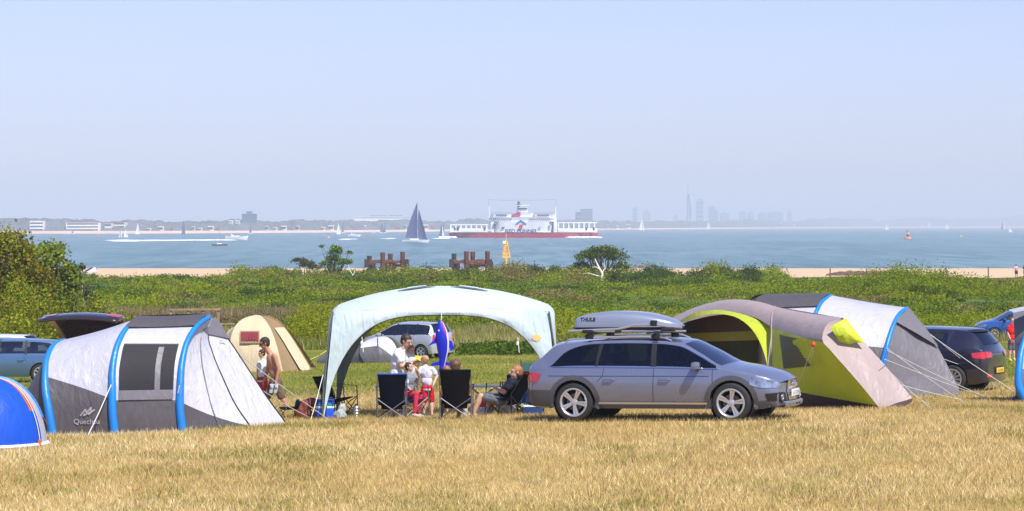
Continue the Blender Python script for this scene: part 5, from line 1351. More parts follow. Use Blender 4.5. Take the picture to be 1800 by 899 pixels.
    for st in (A1, A15, A2):
        mb = MB(); mb.tube([tuple(p+np.array([0,-.03,0])) for p in st.at(np.linspace(0, 1, 12))], .020, 5); mb.build('pole_sleeve', BLACK, root, world=True)
    guy(root, P(577, 615, D0-.5), P(545, 633, D0-1.5), .010, MATS['guy_yellow'])
    # tent cut by the right edge
    D0 = G(1770, 710).y+.3
    root = thing('inflatable_tent', 'grey tent with one blue air beam cut by the right edge of the picture', 'tent', on_ground(P(1830, 0, D0).x, D0+1.3))
    A0 = Station([(1785,706), (1786,660), (1785,620), (1783,585), (1782,560), (1780,548)], D0+.6, 1.0, 2)
    A1 = Station([(1806,712), (1790,672), (1793,632), (1803,592), (1820,562), (1840,540)], D0+.1, 1.5, 2)
    A2 = Station([(1900,714), (1896,660), (1900,600), (1912,560), (1925,545), (1940,530)], D0, 1.5, 2)
    for st in (A0, A1, A2): st.xs = .75
    panel('end_panel', GREY2_C, root, patch(A0, A1, (0,0), (1,1), amp=.02), patch(A0, A1, (0,0), (1,1), far=True)); panel('side_panel', WHITE_C, root, patch(A1, A2, (.35,.35), (1,1)), patch(A1, A2, (0,0), (1,1), far=True)); panel('lower_panel', GREY2_C, root, patch(A1, A2, (0,0), (.35,.35)))
    beam('air_beam', A1, root, .085, off=.02)
    mb = MB(); mb.grid([[P(1773,545,D0+.9), P(1790,541,D0+1.0), P(1830,534,D0+1.2)], [P(1783,550,D0+.4), P(1800,546,D0+.5), P(1835,545,D0+.5)]]); mb.build('roof_flap', WHITE_C, root, world=True)
    mb = MB(); mb.grid([[P(1768,707,D0+.5), P(1786,696,D0+.6)], [P(1786,712,D0+.1), P(1798,712,D0+.1)]]); mb.build('shadow_sheet', BLACK, root, world=True)  # last piece: black sheet standing in for the shadow at the tent's foot
small_tents()
# ================================================================ PEOPLE
def clothm(name, col, rough=.8): return pmat('cloth_'+name, col, rough, noise=.08, nscale=6, bump=.3, bscale=14, spec=.2)
HAIR = {'dark': pmat('hair_dark', (.030,.018,.012), .6, noise=.3, nscale=40), 'brown': pmat('hair_brown', (.11,.055,.028), .6, noise=.3, nscale=40), 'ginger': pmat('hair_ginger', (.33,.13,.05), .6, noise=.3, nscale=40), 'blond': pmat('hair_blond', (.36,.23,.11), .6, noise=.3, nscale=40)}
EYE = pmat('eye', (.02,.015,.012), .2); TANNED = pmat('skin_tanned', (.42,.21,.13), .5, noise=.06, nscale=12); PINK = pmat('skin_fair', (.60,.36,.27), .5, noise=.06, nscale=12)
def hand(mb, wrist, direction, H, curl=.5, palm_n=None):
    """palm and five bent fingers growing from the wrist; H is the body height"""
    d = Vector(direction).normalized(); L_ = H*.105
    n = Vector(palm_n).normalized() if palm_n is not None else d.cross(Vector((0,1,0)))
    if n.length < .1: n = Vector((1,0,0))
    n = (n-d*n.dot(d)).normalized(); s = d.cross(n).normalized(); w0 = Vector(wrist)
    pc = w0+d*L_*.27
    for k in (-.5, 0, .5): mb.cap(w0+s*k*L_*.16, w0+d*L_*.48+s*k*L_*.36, L_*.11, L_*.10, 8)
    for k, ln in ((-1.5,.40), (-.5,.47), (.5,.45), (1.5,.36)):
        a = w0+d*L_*.46+s*k*L_*.125; q1 = (d*math.cos(curl*.5)+n*math.sin(curl*.5)); q2 = (d*math.cos(curl*1.4)+n*math.sin(curl*1.4))
        b = a+q1*L_*ln*.5; c = b+q2*L_*ln*.5; mb.cap(a, b, L_*.060, L_*.052, 6); mb.cap(b, c, L_*.052, L_*.042, 6)
    a = w0+d*L_*.15+s*L_*.14; b = a+(d*.6+s*.75+n*.25).normalized()*L_*.26; c = b+(d*.9+s*.15+n*.4).normalized()*L_*.22
    mb.cap(a, b, L_*.075, L_*.06, 6); mb.cap(b, c, L_*.06, L_*.045, 6)
def head(mb, c, face, up, H):
    """skull, jaw, nose, ears; face is the direction looked in. returns hr"""
    r = H*.066; f = Vector(face).normalized(); u = Vector(up).normalized(); u = (u-f*u.dot(f)).normalized(); s = f.cross(u).normalized()
    M = Matrix((s, f, u)).transposed(); c = Vector(c)
    mb.ell(c+u*r*.22-f*r*.05, (r*.80, r*.98, r*.92), M); mb.ell(c-u*r*.35+f*r*.20, (r*.62, r*.70, r*.72), M)
    mb.cap(c-u*r*.92+f*r*.52, c-u*r*.80+f*r*.45, r*.26, r*.3, 8)
    mb.cap(c+u*r*.10+f*r*.86, c-u*r*.22+f*r*1.10, r*.10, r*.16, 8)       # nose
    mb.cap(c-u*r*.52+f*r*.80-s*r*.16, c-u*r*.52+f*r*.80+s*r*.16, r*.11, r*.11, 6)   # lips
    mb.cap(c+u*r*.25+f*r*.80-s*r*.3, c+u*r*.25+f*r*.80+s*r*.3, r*.14, r*.14, 6)     # brow
    for k in (-1, 1): mb.ell(c+s*k*r*.80-u*r*.02-f*r*.02, (r*.10, r*.20, r*.27), M, 8, 6)
    return r, f, u, s, M
def person(label, J, H, skin, hair='brown', top=None, bottom=None, shoes=None, face=(0,-1,0), up=(0,0,1), cap_hair=1.0, sleeve=.5, leg_len=.45, extras=None, curl=.5, girth=1.0, voxel=None, group=None, sunglasses=False, bot_name='shorts', socks=None):
    """J: joints in world space: head neck chest pelvis, and l/r sh el wr hip kn an toe"""
    J = {k: Vector(v) for k, v in J.items()}; lo = min(J['lan'].z, J['ran'].z)-H*.045
    base = Vector(((J['lan'].x+J['ran'].x)/2, (J['lan'].y+J['ran'].y)/2, min(lo, float(gz(J['pelvis'].x, J['pelvis'].y))+.0) if lo-float(gz(J['pelvis'].x, J['pelvis'].y)) > .1 else lo))
    t = thing('person', label, 'person', base, 0, group); k = H*girth; vx = voxel or H*.0055
    mb = MB(); r, f, u, s, M = head(mb, J['head'], face, up, H)
    mb.cap(J['neck']-(J['neck']-J['chest'])*.1, J['head']-u*r*.5, .034*k, .031*H, 10)
    sh_c = (J['lsh']+J['rsh'])/2; hp_c = (J['lhip']+J['rhip'])/2
    sd = (J['rsh']-J['lsh']).normalized() if (J['rsh']-J['lsh']).length > .01 else Vector((1,0,0)); td = (J['neck']-J['pelvis']).normalized(); fd = sd.cross(td).normalized()
    Mt = Matrix((sd, fd, td)).transposed()
    def torso(m, g):
        m.ell(J['chest'], (.098*k+g, .066*k+g, .115*H+g), Mt); m.ell(J['chest'].lerp(J['pelvis'], .55), (.082*k+g, .060*k+g, .10*H+g), Mt)
        m.cap(J['lsh'].lerp(sh_c, .18), J['rsh'].lerp(sh_c, .18), .036*k+g, .036*k+g, 10); m.cap(sh_c, J['chest'], .05*k+g, .062*k+g, 10)
        m.cap(sh_c, J['neck'], .042*k+g, .034*k+g*.6, 10)
    def hips(m, g):
        m.ell(J['pelvis'], (.094*k+g, .068*k+g, .075*H+g), Mt); m.cap(J['lhip'], J['rhip'], .052*k+g, .052*k+g, 10)
    torso(mb, 0); hips(mb, 0)
    for p in 'lr':
        mb.cap(J[p+'sh'], J[p+'el'], .033*k, .025*H, 10); mb.cap(J[p+'el'], J[p+'wr'], .026*H, .017*H, 10)
        mb.cap(J[p+'hip'], J[p+'kn'], .052*k, .034*H, 10); mb.cap(J[p+'kn'], J[p+'kn'].lerp(J[p+'an'], .35), .034*H, .035*H, 10); mb.cap(J[p+'kn'].lerp(J[p+'an'], .3), J[p+'an'], .034*H, .021*H, 10)
        an = J[p+'an']; toe = J.get(p+'toe'); toe = Vector(toe) if toe is not None else an+Vector((f.x, f.y, 0)).normalized()*H*.10-Vector((0,0,H*.028))
        heel = an-(toe-an).normalized()*H*.02-Vector((0,0,H*.022)); J[p+'toe'] = toe
        mb.cap(an, heel, .021*H, .020*H, 8); mb.cap(heel, toe, .021*H, .017*H, 8); mb.cap(an, toe.lerp(heel, .3), .021*H, .020*H, 8)
        hand(mb, J[p+'wr'], J[p+'wr']-J[p+'el'], H, curl)
    body = mb.build('body', skin, t, world=True, auto=False); remesh(body, vx, 2)
    g = .011*H
    # hair
    if hair:
        mb = MB(); mb.ell(J['head']+u*r*.34-f*r*.14, (r*.90, r*1.02, r*.92*cap_hair), M)
        mb.ell(J['head']-u*r*.10-f*r*.42, (r*.80, r*.62, r*.72), M)
        for _ in range(16):
            d = (u*random.uniform(.2, 1)+s*random.uniform(-.8, .8)-f*random.uniform(-.45, .8)).normalized(); mb.ell(J['head']+u*r*.2-f*r*.1+d*r*.86, (r*.22, r*.22, r*.16), M, 7, 5)
        h = mb.build('hair', HAIR[hair], t, world=True, auto=False)
        # cut the hair away from the face
        remesh(h, vx, 1)
        off = wloc(h); bm = bmesh.new(); bm.from_mesh(h.data)
        kill = [v for v in bm.verts if ((v.co+off)-J['head']).dot(f) > r*.50 and ((v.co+off)-J['head']).dot(u) < r*.55]
        bmesh.ops.delete(bm, geom=kill, context='VERTS'); bm.to_mesh(h.data); bm.free()
    if not sunglasses:
        for q in (-1, 1):
            mb = MB(); mb.ell(J['head']+f*r*.90+u*r*.06+s*q*r*.30, (r*.12, r*.08, r*.07), M, 8, 6); mb.build('eye', EYE, t, world=True)
    else:
        mb = MB()
        for q in (-1, 1): mb.ell(J['head']+f*r*.95+u*r*.08+s*q*r*.34, (r*.30, r*.07, r*.22), M, 10, 6); mb.tube([J['head']+f*r*.92+u*r*.14+s*q*r*.6, J['head']+s*q*r*.88+u*r*.12], r*.06, 5)
        mb.tube([J['head']+f*r*1.0+u*r*.14-s*r*.2, J['head']+f*r*1.0+u*r*.14+s*r*.2], r*.05, 5); o = mb.build('sunglasses', BLACK, t, world=True)
    if top:
        mb = MB(); torso(mb, g); hem = J['chest'].lerp(J['pelvis'], 1.05); mb.ell(hem, (.090*k+g*1.3, .066*k+g*1.3, .060*H), Mt)
        for p in 'lr': mb.cap(J[p+'sh'], J[p+'sh'].lerp(J[p+'el'], sleeve), .035*k+g*.8, .034*k+g*.9, 10); (mb.cap(J[p+'el'], J[p+'el'].lerp(J[p+'wr'], .9), .026*H+g, .02*H+g, 10) if sleeve >= 1 else None)
        o = mb.build('shirt', top, t, world=True, auto=False); remesh(o, vx*1.2, 2); crumple(o, .006*H)
    if bottom:
        mb = MB(); hips(mb, g*1.05)
        for p in 'lr':
            q = J[p+'hip'].lerp(J[p+'kn'], min(1, leg_len*2)); mb.cap(J[p+'hip'], q, .052*k+g*1.2, (.052*k*(1-min(1, leg_len*2))+.036*H*min(1, leg_len*2))+g*1.3, 10)
            if leg_len > .5: mb.cap(J[p+'kn'], J[p+'kn'].lerp(J[p+'an'], (leg_len-.5)*2), .036*H+g, .025*H+g, 10)
        o = mb.build(bot_name, bottom, t, world=True, auto=False); remesh(o, vx*1.2, 2); crumple(o, .006*H)
    if shoes:
        for p in 'lr':
            an, toe = J[p+'an'], J[p+'toe']; heel = an-(toe-an).normalized()*H*.02-Vector((0,0,H*.024))
            mb = MB(); mb.cap(heel, toe, .026*H, .023*H, 10); mb.cap(an-Vector((0,0,H*.01)), heel, .022*H, .026*H, 10); o = mb.build('shoe', shoes, t, world=True, auto=False); remesh(o, vx*1.2, 2)
    return t
def crumple(o, a):
    me = o.data; n = len(me.vertices); co = np.empty(n*3); me.vertices.foreach_get('co', co); co = co.reshape(-1, 3); no = np.empty(n*3); me.vertices.foreach_get('normal', no); no = no.reshape(-1, 3)
    d = (vnoise(co[:, 0]*14+co[:, 1]*9, co[:, 2]*10, 71)-.5)*2+(vnoise(co[:, 0]*30, co[:, 2]*24+co[:, 1]*20, 72)-.5)
    me.vertices.foreach_set('co', (co+no*d[:, None]*a).reshape(-1)); me.update()

def pj(D, **kw):
    """joints from photo pixels; third number is depth offset in metres"""
    return {k: P(v[0], v[1], D+(v[2] if len(v) > 2 else 0)) for k, v in kw.items()}
def foot_D(py, px=800): return G(px, py).y

def at(px, py, dy=0): p = G(px, py); return on_ground(p.x, p.y+dy)
def people():
    D = foot_D(736, 700)
    dz = 0
    person('man in a white polo shirt leaning over a boy',
        pj(D+.2, head=(714,600,-.02), neck=(706,616), chest=(700,636), pelvis=(694,672), lsh=(699,623,-.16), rsh=(706,622,.18), lel=(705,644,-.20), rel=(714,643,.16), lwr=(730,638,-.12), rwr=(733,634,.05),
           lhip=(692,674,-.09), rhip=(696,674,.10), lkn=(703,704,-.10), rkn=(694,705,.12), lan=(699,732,-.08), ran=(690,732,.14), ltoe=(707,735,-.10), rtoe=(699,735,.12)),
        1.74, SKINM, 'dark', clothm('white', (.62,.63,.66)), clothm('beige', (.50,.38,.27)), None, face=(.80,-.50,-.38), sleeve=.55, leg_len=.40, girth=1.12)
    D = foot_D(734, 722)+.35
    person('auburn haired child in a white top half hidden by the man in the polo shirt',
        pj(D, head=(722,615), neck=(722,625), chest=(722,637), pelvis=(721,663), lsh=(716,630,.02), rsh=(729,630,-.02), lel=(716,645,-.02), rel=(733,643,-.06), lwr=(722,655,-.08), rwr=(738,634,-.12),
           lhip=(718,665), rhip=(725,665), lkn=(719,688,-.02), rkn=(726,688,-.02), lan=(719,712), ran=(726,712), ltoe=(723,714,-.04), rtoe=(730,714,-.04)) | {},
        1.26, PINK, 'ginger', clothm('white', (.62,.63,.66)), clothm('khaki', (.25,.22,.15)), None, face=(.65,-.7,-.25), sleeve=.6, girth=.95)
    D = at(722, 737).y+.12
    person('dark haired child in a grey T-shirt and pink leggings, seated',
        pj(D, head=(719,646), neck=(719,657), chest=(719,668), pelvis=(717,694), lsh=(712,661,-.02), rsh=(727,661,.02), lel=(713,677,-.05), rel=(735,675,-.02), lwr=(722,686,-.12), rwr=(737,662,-.10),
           lhip=(714,695,-.05), rhip=(721,695,.05), lkn=(732,692,-.20), rkn=(739,694,.0), lan=(728,728,-.22), ran=(735,728,.0), ltoe=(737,733,-.24), rtoe=(744,733,-.02)),
        1.22, SKINM, 'dark', clothm('grey', (.22,.225,.25)), clothm('pink', (.50,.04,.08)), clothm('pale_shoe', (.4,.4,.42)), face=(.8,-.35,.2), leg_len=.95, bot_name='leggings')
    D = foot_D(735, 750)-.1
    person('fair haired boy in a white T-shirt and red shorts, seen from behind',
        pj(D, head=(746,633,.0), neck=(747,644), chest=(749,656), pelvis=(751,683), lsh=(740,649), rsh=(760,649), lel=(736,660,-.02), rel=(768,661,.0), lwr=(733,651,-.14), rwr=(762,676,-.10),
           lhip=(746,685), rhip=(757,685), lkn=(746,706,.0), rkn=(758,706,.02), lan=(745,728), ran=(759,728), ltoe=(742,733,.06), rtoe=(761,733,-.02)),
        1.20, PINK, 'blond', clothm('white_violet', (.58,.56,.66)), clothm('red', (.50,.02,.03)), clothm('dark_shoe', (.05,.04,.045)), face=(-.75,.45,.25), sleeve=.6, girth=.95)
    # seated adult in the central black chair, seen from behind
    D = at(802, 739).y+.32
    person('brown haired adult seated in the large black camp chair',
        pj(D, head=(800,645,.0), neck=(801,657,.0), chest=(801,676,.02), pelvis=(802,705,.10), lsh=(786,668,.0), rsh=(816,668,.0), lel=(779,688,.08), rel=(823,687,.08), lwr=(778,692,.30), rwr=(824,692,.30),
           lhip=(793,706,.12), rhip=(811,706,.12), lkn=(781,700,.52), rkn=(815,702,.52), lan=(775,731,.42), ran=(806,731,.30), ltoe=(773,735,.60), rtoe=(803,735,.5)),
        1.70, TANNED, 'brown', clothm('dark_green', (.03,.04,.035)), clothm('brown_cloth', (.10,.06,.05)), None, face=(-.2,.95,-.05), leg_len=.3)
    person('small child peeping out left of the adult in the black chair',
        pj(D+.55, head=(784,651), neck=(784,661), chest=(784,670), pelvis=(784,692), lsh=(778,664), rsh=(791,664), lel=(776,675), rel=(793,675), lwr=(778,684,.08), rwr=(791,684,.08),
           lhip=(781,694), rhip=(788,694), lkn=(779,700,.25), rkn=(787,700,.25), lan=(778,722,.22), ran=(786,722,.22), ltoe=(778,725,.32), rtoe=(786,725,.32)),
        1.05, TANNED, 'ginger', clothm('tan_top', (.30,.16,.10)), clothm('brown_cloth', (.10,.06,.05)), None, face=(-.6,.7,-.1))
    D = at(888, 733).y+.05
    person('ginger haired man in grey shorts reclining left in the navy camp chair',
        pj(D, head=(907,655,.05), neck=(903,668,.05), chest=(895,683,.03), pelvis=(878,702,.0), lsh=(899,674,-.16), rsh=(903,672,.20), lel=(886,690,-.20), rel=(893,688,.22), lwr=(873,684,-.16), rwr=(876,684,.15),
           lhip=(877,704,-.09), rhip=(879,703,.10), lkn=(845,697,-.10), rkn=(854,696,.14), lan=(832,728,-.12), ran=(865,731,.10), ltoe=(824,731,-.14), rtoe=(856,734,.08)),
        1.74, SKINM, 'ginger', clothm('navy_top', (.012,.016,.03)), clothm('grey_shorts', (.12,.13,.15)), None, face=(-.85,-.35,.1), leg_len=.36)
    # shirtless man walking left
    D = foot_D(718, 505)
    man = person('shirtless man in sunglasses and checked shorts, walking left',
        pj(D, head=(465,604,-.02), neck=(471,617), chest=(478,636), pelvis=(484,672), lsh=(483,627,-.18), rsh=(474,628,.18), lel=(490,650,-.22), rel=(470,652,.22), lwr=(485,671,-.24), rwr=(464,670,.22),
           lhip=(484,674,-.09), rhip=(482,674,.10), lkn=(494,697,-.06), rkn=(470,697,.08), lan=(507,720,-.04), ran=(466,722,.06), ltoe=(496,727,-.04), rtoe=(455,727,.06)),
        1.80, TANNED, 'dark', None, clothm('checked_brown', (.13,.09,.075)), clothm('grey_shoe', (.30,.29,.30)), face=(-.92,-.25,-.28), leg_len=.55, sunglasses=True, girth=1.02)
    sd = thing('sandals', 'pair of pale grey sandals hanging from the shirtless man\'s hand', 'sandals', P(481, 682, D-.26))
    for q in (-.05, .05):
        mb = MB(); mb.box((q, 0, -.02), (.085, .07, .22), Matrix.Rotation(.2, 3, 'Y'), .03); mb.tube([(q-.03,-.03,.08), (q,-.07,.03), (q+.03,-.03,-.02)], .012, 5); mb.build('sandal', pmat('sandal_grey', (.42,.45,.50), .6), sd)
    person('child in a white top and red shorts beside the shirtless man',
        pj(D+.45, head=(460,622), neck=(461,633), chest=(461,644), pelvis=(461,668), lsh=(456,638), rsh=(467,637), lel=(453,650), rel=(470,650), lwr=(452,660), rwr=(470,660),
           lhip=(458,670), rhip=(465,670), lkn=(456,692), rkn=(466,692), lan=(455,714), ran=(467,714), ltoe=(451,717), rtoe=(463,717)),
        1.22, SKINM, 'dark', clothm('white', (.62,.63,.66)), clothm('red', (.50,.02,.03)), clothm('dark_shoe', (.05,.04,.045)), face=(-.8,-.4,-.1))
    D = foot_D(637, 1778)
    person('child in a long red T-shirt and yellow shoes at the right edge',
        pj(D, head=(1779,563), neck=(1779,571), chest=(1779,582), pelvis=(1779,602), lsh=(1774,575), rsh=(1785,575), lel=(1772,586), rel=(1788,587), lwr=(1776,596,-.1), rwr=(1788,598),
           lhip=(1776,604), rhip=(1782,604), lkn=(1776,617), rkn=(1782,617), lan=(1775,631), ran=(1783,630), ltoe=(1778,634,-.06), rtoe=(1786,634,-.06)),
        1.30, PINK, 'brown', clothm('red_bright', (.62,.02,.02)), clothm('grey_shorts', (.12,.13,.15)), clothm('yellow_shoe', (.60,.62,.05)), face=(.4,-.8,0), leg_len=.35)
    # bather on the far beach
    for (px, lb, tc, edge) in ((1786, 'person in a pale pink top walking on the beach at the right', (.62,.42,.44), 0), (1801, 'person in navy cut by the right edge of the picture, on the beach', (.02,.03,.07), 0)):
        D = 352.0; gzv = float(gz((px-900)/F*D, D)); pyf = HOR+(ZC-gzv)*F/D; k = F/D
        q = lambda dx, h, dy=0: (px+dx*k, pyf-h*k, dy)
        person(lb, pj(D, head=q(-.03,1.60), neck=q(0,1.45), chest=q(.02,1.25), pelvis=q(.04,.92), lsh=q(-.14,1.38), rsh=q(.17,1.38), lel=q(-.24,1.14,-.1), rel=q(.27,1.12), lwr=q(-.30,1.0,-.2), rwr=q(.24,.92,-.1),
            lhip=q(-.05,.9), rhip=q(.13,.9), lkn=q(-.05,.48,-.1), rkn=q(.15,.48,.05), lan=q(-.05,.07), ran=q(.16,.07,.15), ltoe=q(-.16,.03), rtoe=q(.05,.03,.15)),
            1.74, SKINM, 'dark', clothm('top_'+str(px), tc), clothm('navy_shorts', (.02,.025,.05)), None, face=(-.8,-.3,0), leg_len=.4, voxel=.02)
people()

# ================================================================ CAMP FURNITURE
CH_BLACK = pmat('chair_black', (.008,.008,.010), .85, bump=.15, bscale=60, spec=.06); CH_NAVY = pmat('chair_navy', (.004,.006,.014), .85, bump=.15, bscale=60, spec=.06); CH_BLUE = pmat('chair_blue', (.012,.055,.30), .65, bump=.1, bscale=60)
TUBE_G = pmat('chair_tube_grey', (.16,.16,.17), .5, metal=.5); TUBE_B = pmat('chair_tube_black', (.02,.02,.02), .4, metal=.3)
def camp_chair(label, loc, rz, fabric, tube, edge=None, W_=.56, H_=.92, logo=None, lean=.16, group='folding camp chairs under the canopy', rec=0.0):
    """local +Y is the direction the sitter looks; back at -Y"""
    t = thing('camp_chair', label, 'camp chair', loc, rz, group); w = W_/2; sh = .44; d = .25
    e = Vector((0, -lean-rec, 0))
    bl, br = Vector((-w*.80, -d, sh-.06)), Vector((w*.80, -d, sh-.06)); tl, tr = Vector((-w*1.02, -d-lean-rec, H_)), Vector((w*1.02, -d-lean-rec, H_))
    rows = [[bl.lerp(br, u).lerp(tl.lerp(tr, u), v)+Vector((0, -.05*math.sin(PI*u)*(1-v*.4), -.012*math.sin(PI*u)*(v > .95))) for u in np.linspace(0, 1, 13)] for v in np.linspace(-.30, 1, 14)]
    mb = MB(); mb.grid(rows); mb.grid([[p+Vector((0,.018,0)) for p in r] for r in rows]); bk = mb.build('backrest', fabric, t, auto=False)
    mb = MB(); mb.tube([tl, tl.lerp(tr, .5)+Vector((0,0,-.008)), tr], .020, 8); mb.build('back_hem', edge or fabric, t)
    fl, fr = Vector((-w*.95, d, sh)), Vector((w*.95, d, sh)); rl, rr = Vector((-w*.95, -d, sh-.10)), Vector((w*.95, -d, sh-.10))
    rows = [[rl.lerp(rr, u).lerp(fl.lerp(fr, u), v)-Vector((0,0,.05*math.sin(PI*u)*math.sin(PI*v)+.02)) for u in np.linspace(0, 1, 9)] for v in np.linspace(0, 1, 8)]
    mb = MB(); mb.grid(rows); mb.grid([[p-Vector((0,0,.015)) for p in r] for r in rows]); mb.build('seat', fabric, t, auto=False)
    for s in (-1, 1):
        mb = MB(); mb.tube([(s*w, -d-.03, 0), (s*w*1.02, -d-.02, sh), (s*w*1.02, -d-lean-rec, H_)], .012, 6); mb.build('leg', tube, t)
        mb = MB(); mb.tube([(s*w, d+.04, 0), (s*w*1.03, d, sh+.20)], .012, 6); mb.build('leg', tube, t)
        a0 = Vector((s*w*1.03, -d-.04, sh+.22)); a1 = Vector((s*w*1.03, d+.02, sh+.20))
        mb = MB(); mb.grid([[a0+Vector((-.03,0,0)), a0+Vector((.03,0,0))], [a1+Vector((-.035,0,.0)), a1+Vector((.035,0,.0))]]); mb.grid([[a0+Vector((-.03,0,-.015)), a0+Vector((.03,0,-.015))], [a1+Vector((-.035,0,-.015)), a1+Vector((.035,0,-.015))]]); mb.build('armrest', edge or fabric, t)
        # side cross
        for a, b in (((s*w, -d-.03, .03), (s*w, d, sh-.02)), ((s*w, d+.04, .03), (s*w, -d, sh-.06))):
            mb = MB(); mb.tube([a, b], .009, 6); mb.build('cross_tube', tube, t)
    for y in (-d-.03, d+.03):
        for s in (-1, 1): mb = MB(); mb.tube([(s*w, y, .03), (-s*w*.97, y*(.98), sh-.03)], .010, 6); mb.build('cross_tube', tube, t)
    for sx in (-1, 1):
        for y in (-d-.03, d+.04): mb = MB(); mb.ell((sx*w, y, .012), (.028,.028,.014)); mb.build('foot', BLACK, t)
    if logo:
        bv = BVHTree.FromPolygons([v.co.copy() for v in bk.data.vertices], [tuple(p.vertices) for p in bk.data.polygons])
        V, Fc = text_verts(logo, .085, bold=.002, align='CENTER'); out = []
        for v in V:
            h = bv.ray_cast(Vector((v.x, -3, v.y+.76)), Vector((0,1,0)))[0]; out.append(Vector((v.x, (h.y if h else -.4)-.008, v.y+.76)))
        mesh_obj('lettering', out, Fc, pmat('print_white', (.75,.75,.75), .6), t, smooth=False)
    return t
def at(px, py, dy=0): p = G(px, py); return on_ground(p.x, p.y+dy)
def camp_stuff():
    navy = camp_chair('empty navy camp chair with a blue top hem, back to the field', at(687, 740, .30), math.radians(4), CH_NAVY, TUBE_G, CH_BLUE, .54, .90)
    camp_chair('large black camp chair with the brown haired adult in it', at(802, 739, .32), math.radians(-3), CH_BLACK, TUBE_G, CH_BLACK, .56, .92)
    camp_chair('navy camp chair turned left, holding the ginger haired man', at(888, 733, .05), math.radians(62), CH_NAVY, TUBE_B, CH_NAVY, .54, .86, lean=.20, rec=.1)
    camp_chair('blue camp chair with white lettering on its back, right of the ginger haired man', at(908, 732, .35), math.radians(8), CH_BLUE, TUBE_B, CH_NAVY, .46, .80, logo='GELERT')
    camp_chair('plain bright blue camp chair close behind the tail of the silver estate', at(929, 732, .7), math.radians(-10), CH_BLUE, TUBE_B, CH_BLUE, .50, .80)
    camp_chair('black camp chair standing under the left leg of the canopy, side on', at(594, 735, .5), math.radians(-118), CH_BLACK, TUBE_B, CH_BLACK, .5, .80, lean=.22)
    camp_chair('low blue chair under the child in the grey T-shirt', at(722, 737, .12), math.radians(-60), CH_BLUE, TUBE_G, CH_BLUE, .44, .56)
    # low stools beside the tent
    def stool(label, p, rz, seatm, w=.34, h=.26):
        t = thing('camp_stool', label, 'stool', p, rz, 'low folding stools between the left tent and the cool box')
        mb = MB(); rows = [[Vector((x, y, h-.05*(1-(2*y/w)**2))) for y in np.linspace(-w/2, w/2, 9)] for x in (-w/2, 0, w/2)]; mb.grid(rows); mb.build('seat', seatm, t, auto=False)
        for s in (-1, 1):
            for q in (-1, 1): mb = MB(); mb.tube([(s*w*.5, q*w*.5, 0), (s*w*.5, -q*w*.5, h)], .010, 6); mb.build('leg', TUBE_B, t)
    stool('low black folding stool beside the porch of the white and grey tent', at(514, 738, .2), .4, CH_BLACK, .44, .24)
    stool('small black folding stool just left of the blue cool box', at(556, 736, .5), -.3, CH_BLACK, .34, .30)
    lb = thing('towel', 'crumpled patterned towel spread over the small stools', 'towel', P(530, 716, foot_D(736, 530)+.3))
    mb = MB(); rows = [[Vector((x, y, .03*math.sin(x*17+y*9)+.02*math.sin(y*25)-.02)) for y in np.linspace(-.14, .14, 10)] for x in np.linspace(-.38, .32, 24)]; mb.grid(rows); mb.build('cloth', pmat('towel_grey', (.20,.16,.15), .9, noise=.5, nscale=10), lb, auto=False)
    # cool box
    p = at(570, 738, .15); t = thing('cool_box', 'blue cool box with teal and white stripes by the left canopy leg', 'cool box', p, math.radians(8))
    CB = pmat('cool_blue', (.012,.09,.70), .4); 
    for z0, z1, m, nm, k in ((0,.22,CB,'box_body',.94), (.22,.27,pmat('stripe_white', (.55,.68,.72), .5),'stripe',.975), (.27,.32,pmat('stripe_teal', (.02,.24,.26), .5),'stripe',.99), (.32,.36,CB,'stripe',1.0), (.365,.40,pmat('cool_lid', (.012,.045,.30), .5),'lid',1.03)):
        mb = MB(); mb.box((0,0,(z0+z1)/2), (.36*k, .26*k, z1-z0-.001), None, .012); mb.build(nm, m, t)
    mb = MB(); mb.tube([(-.16,-.15,.30), (-.14,-.18,.44), (.14,-.18,.44), (.16,-.15,.30)], .008, 6); mb.build('handle', BLACK, t)
    # red and brown bag on the box
    p2 = on_ground(p.x-.40, p.y+.40); t = thing('bag', 'crumpled red and brown bag slumped behind the cool box', 'bag', p2)
    mb = MB(); mb.ell((0,0,.28), (.17,.13,.11)); mb.ell((.10,.02,.33), (.12,.10,.09)); mb.ell((-.08,0,.16), (.18,.15,.17)); mb.ell((0,0,.08), (.2,.16,.1)); o = mb.build('bag_body', pmat('bag_red', (.16,.035,.022), .7, noise=.4, nscale=7), t); remesh(o, .02, 2); crumple(o, .02)
    mb = MB(); mb.ell((-.16,-.06,.28), (.06,.05,.12)); mb.build('pocket', CH_NAVY, t)
    # plastic carrier bags
    t = thing('carrier_bag', 'greenish white plastic carrier bag leaning on the right of the cool box', 'carrier bag', at(598, 739, .05))
    mb = MB(); mb.ell((0,0,.09), (.12,.10,.10)); mb.ell((.03,.05,.20), (.08,.07,.13)); mb.ell((-.08,.04,.09), (.08,.08,.08)); o = mb.build('bag_body', pmat('carrier', (.45,.50,.48), .3, noise=.2, nscale=9, transl=.3), t); remesh(o, .018, 1); crumple(o, .03)
    # silver gas bottle
    t = thing('gas_bottle', 'ribbed silver container standing in the grass right of the black chair', 'container', at(626, 734, 0))
    prof = [(0,0), (.065,0)]+[(.068+.005*math.sin(z*110), z) for z in np.linspace(.005, .20, 40)]+[(.055,.225), (.03,.24), (0,.242)]
    mb = MB(); mb.lathe(prof, n=24); mb.build('bottle_body', STEEL, t); mb = MB(); mb.lathe([(0,.24),(.018,.24),(.018,.27),(0,.27)], n=12); mb.build('cap', BLACK, t)
    # table with a grey top
    t = thing('folding_table', 'low folding table with a pale grey top behind the black chair', 'table', at(848, 722, .6))
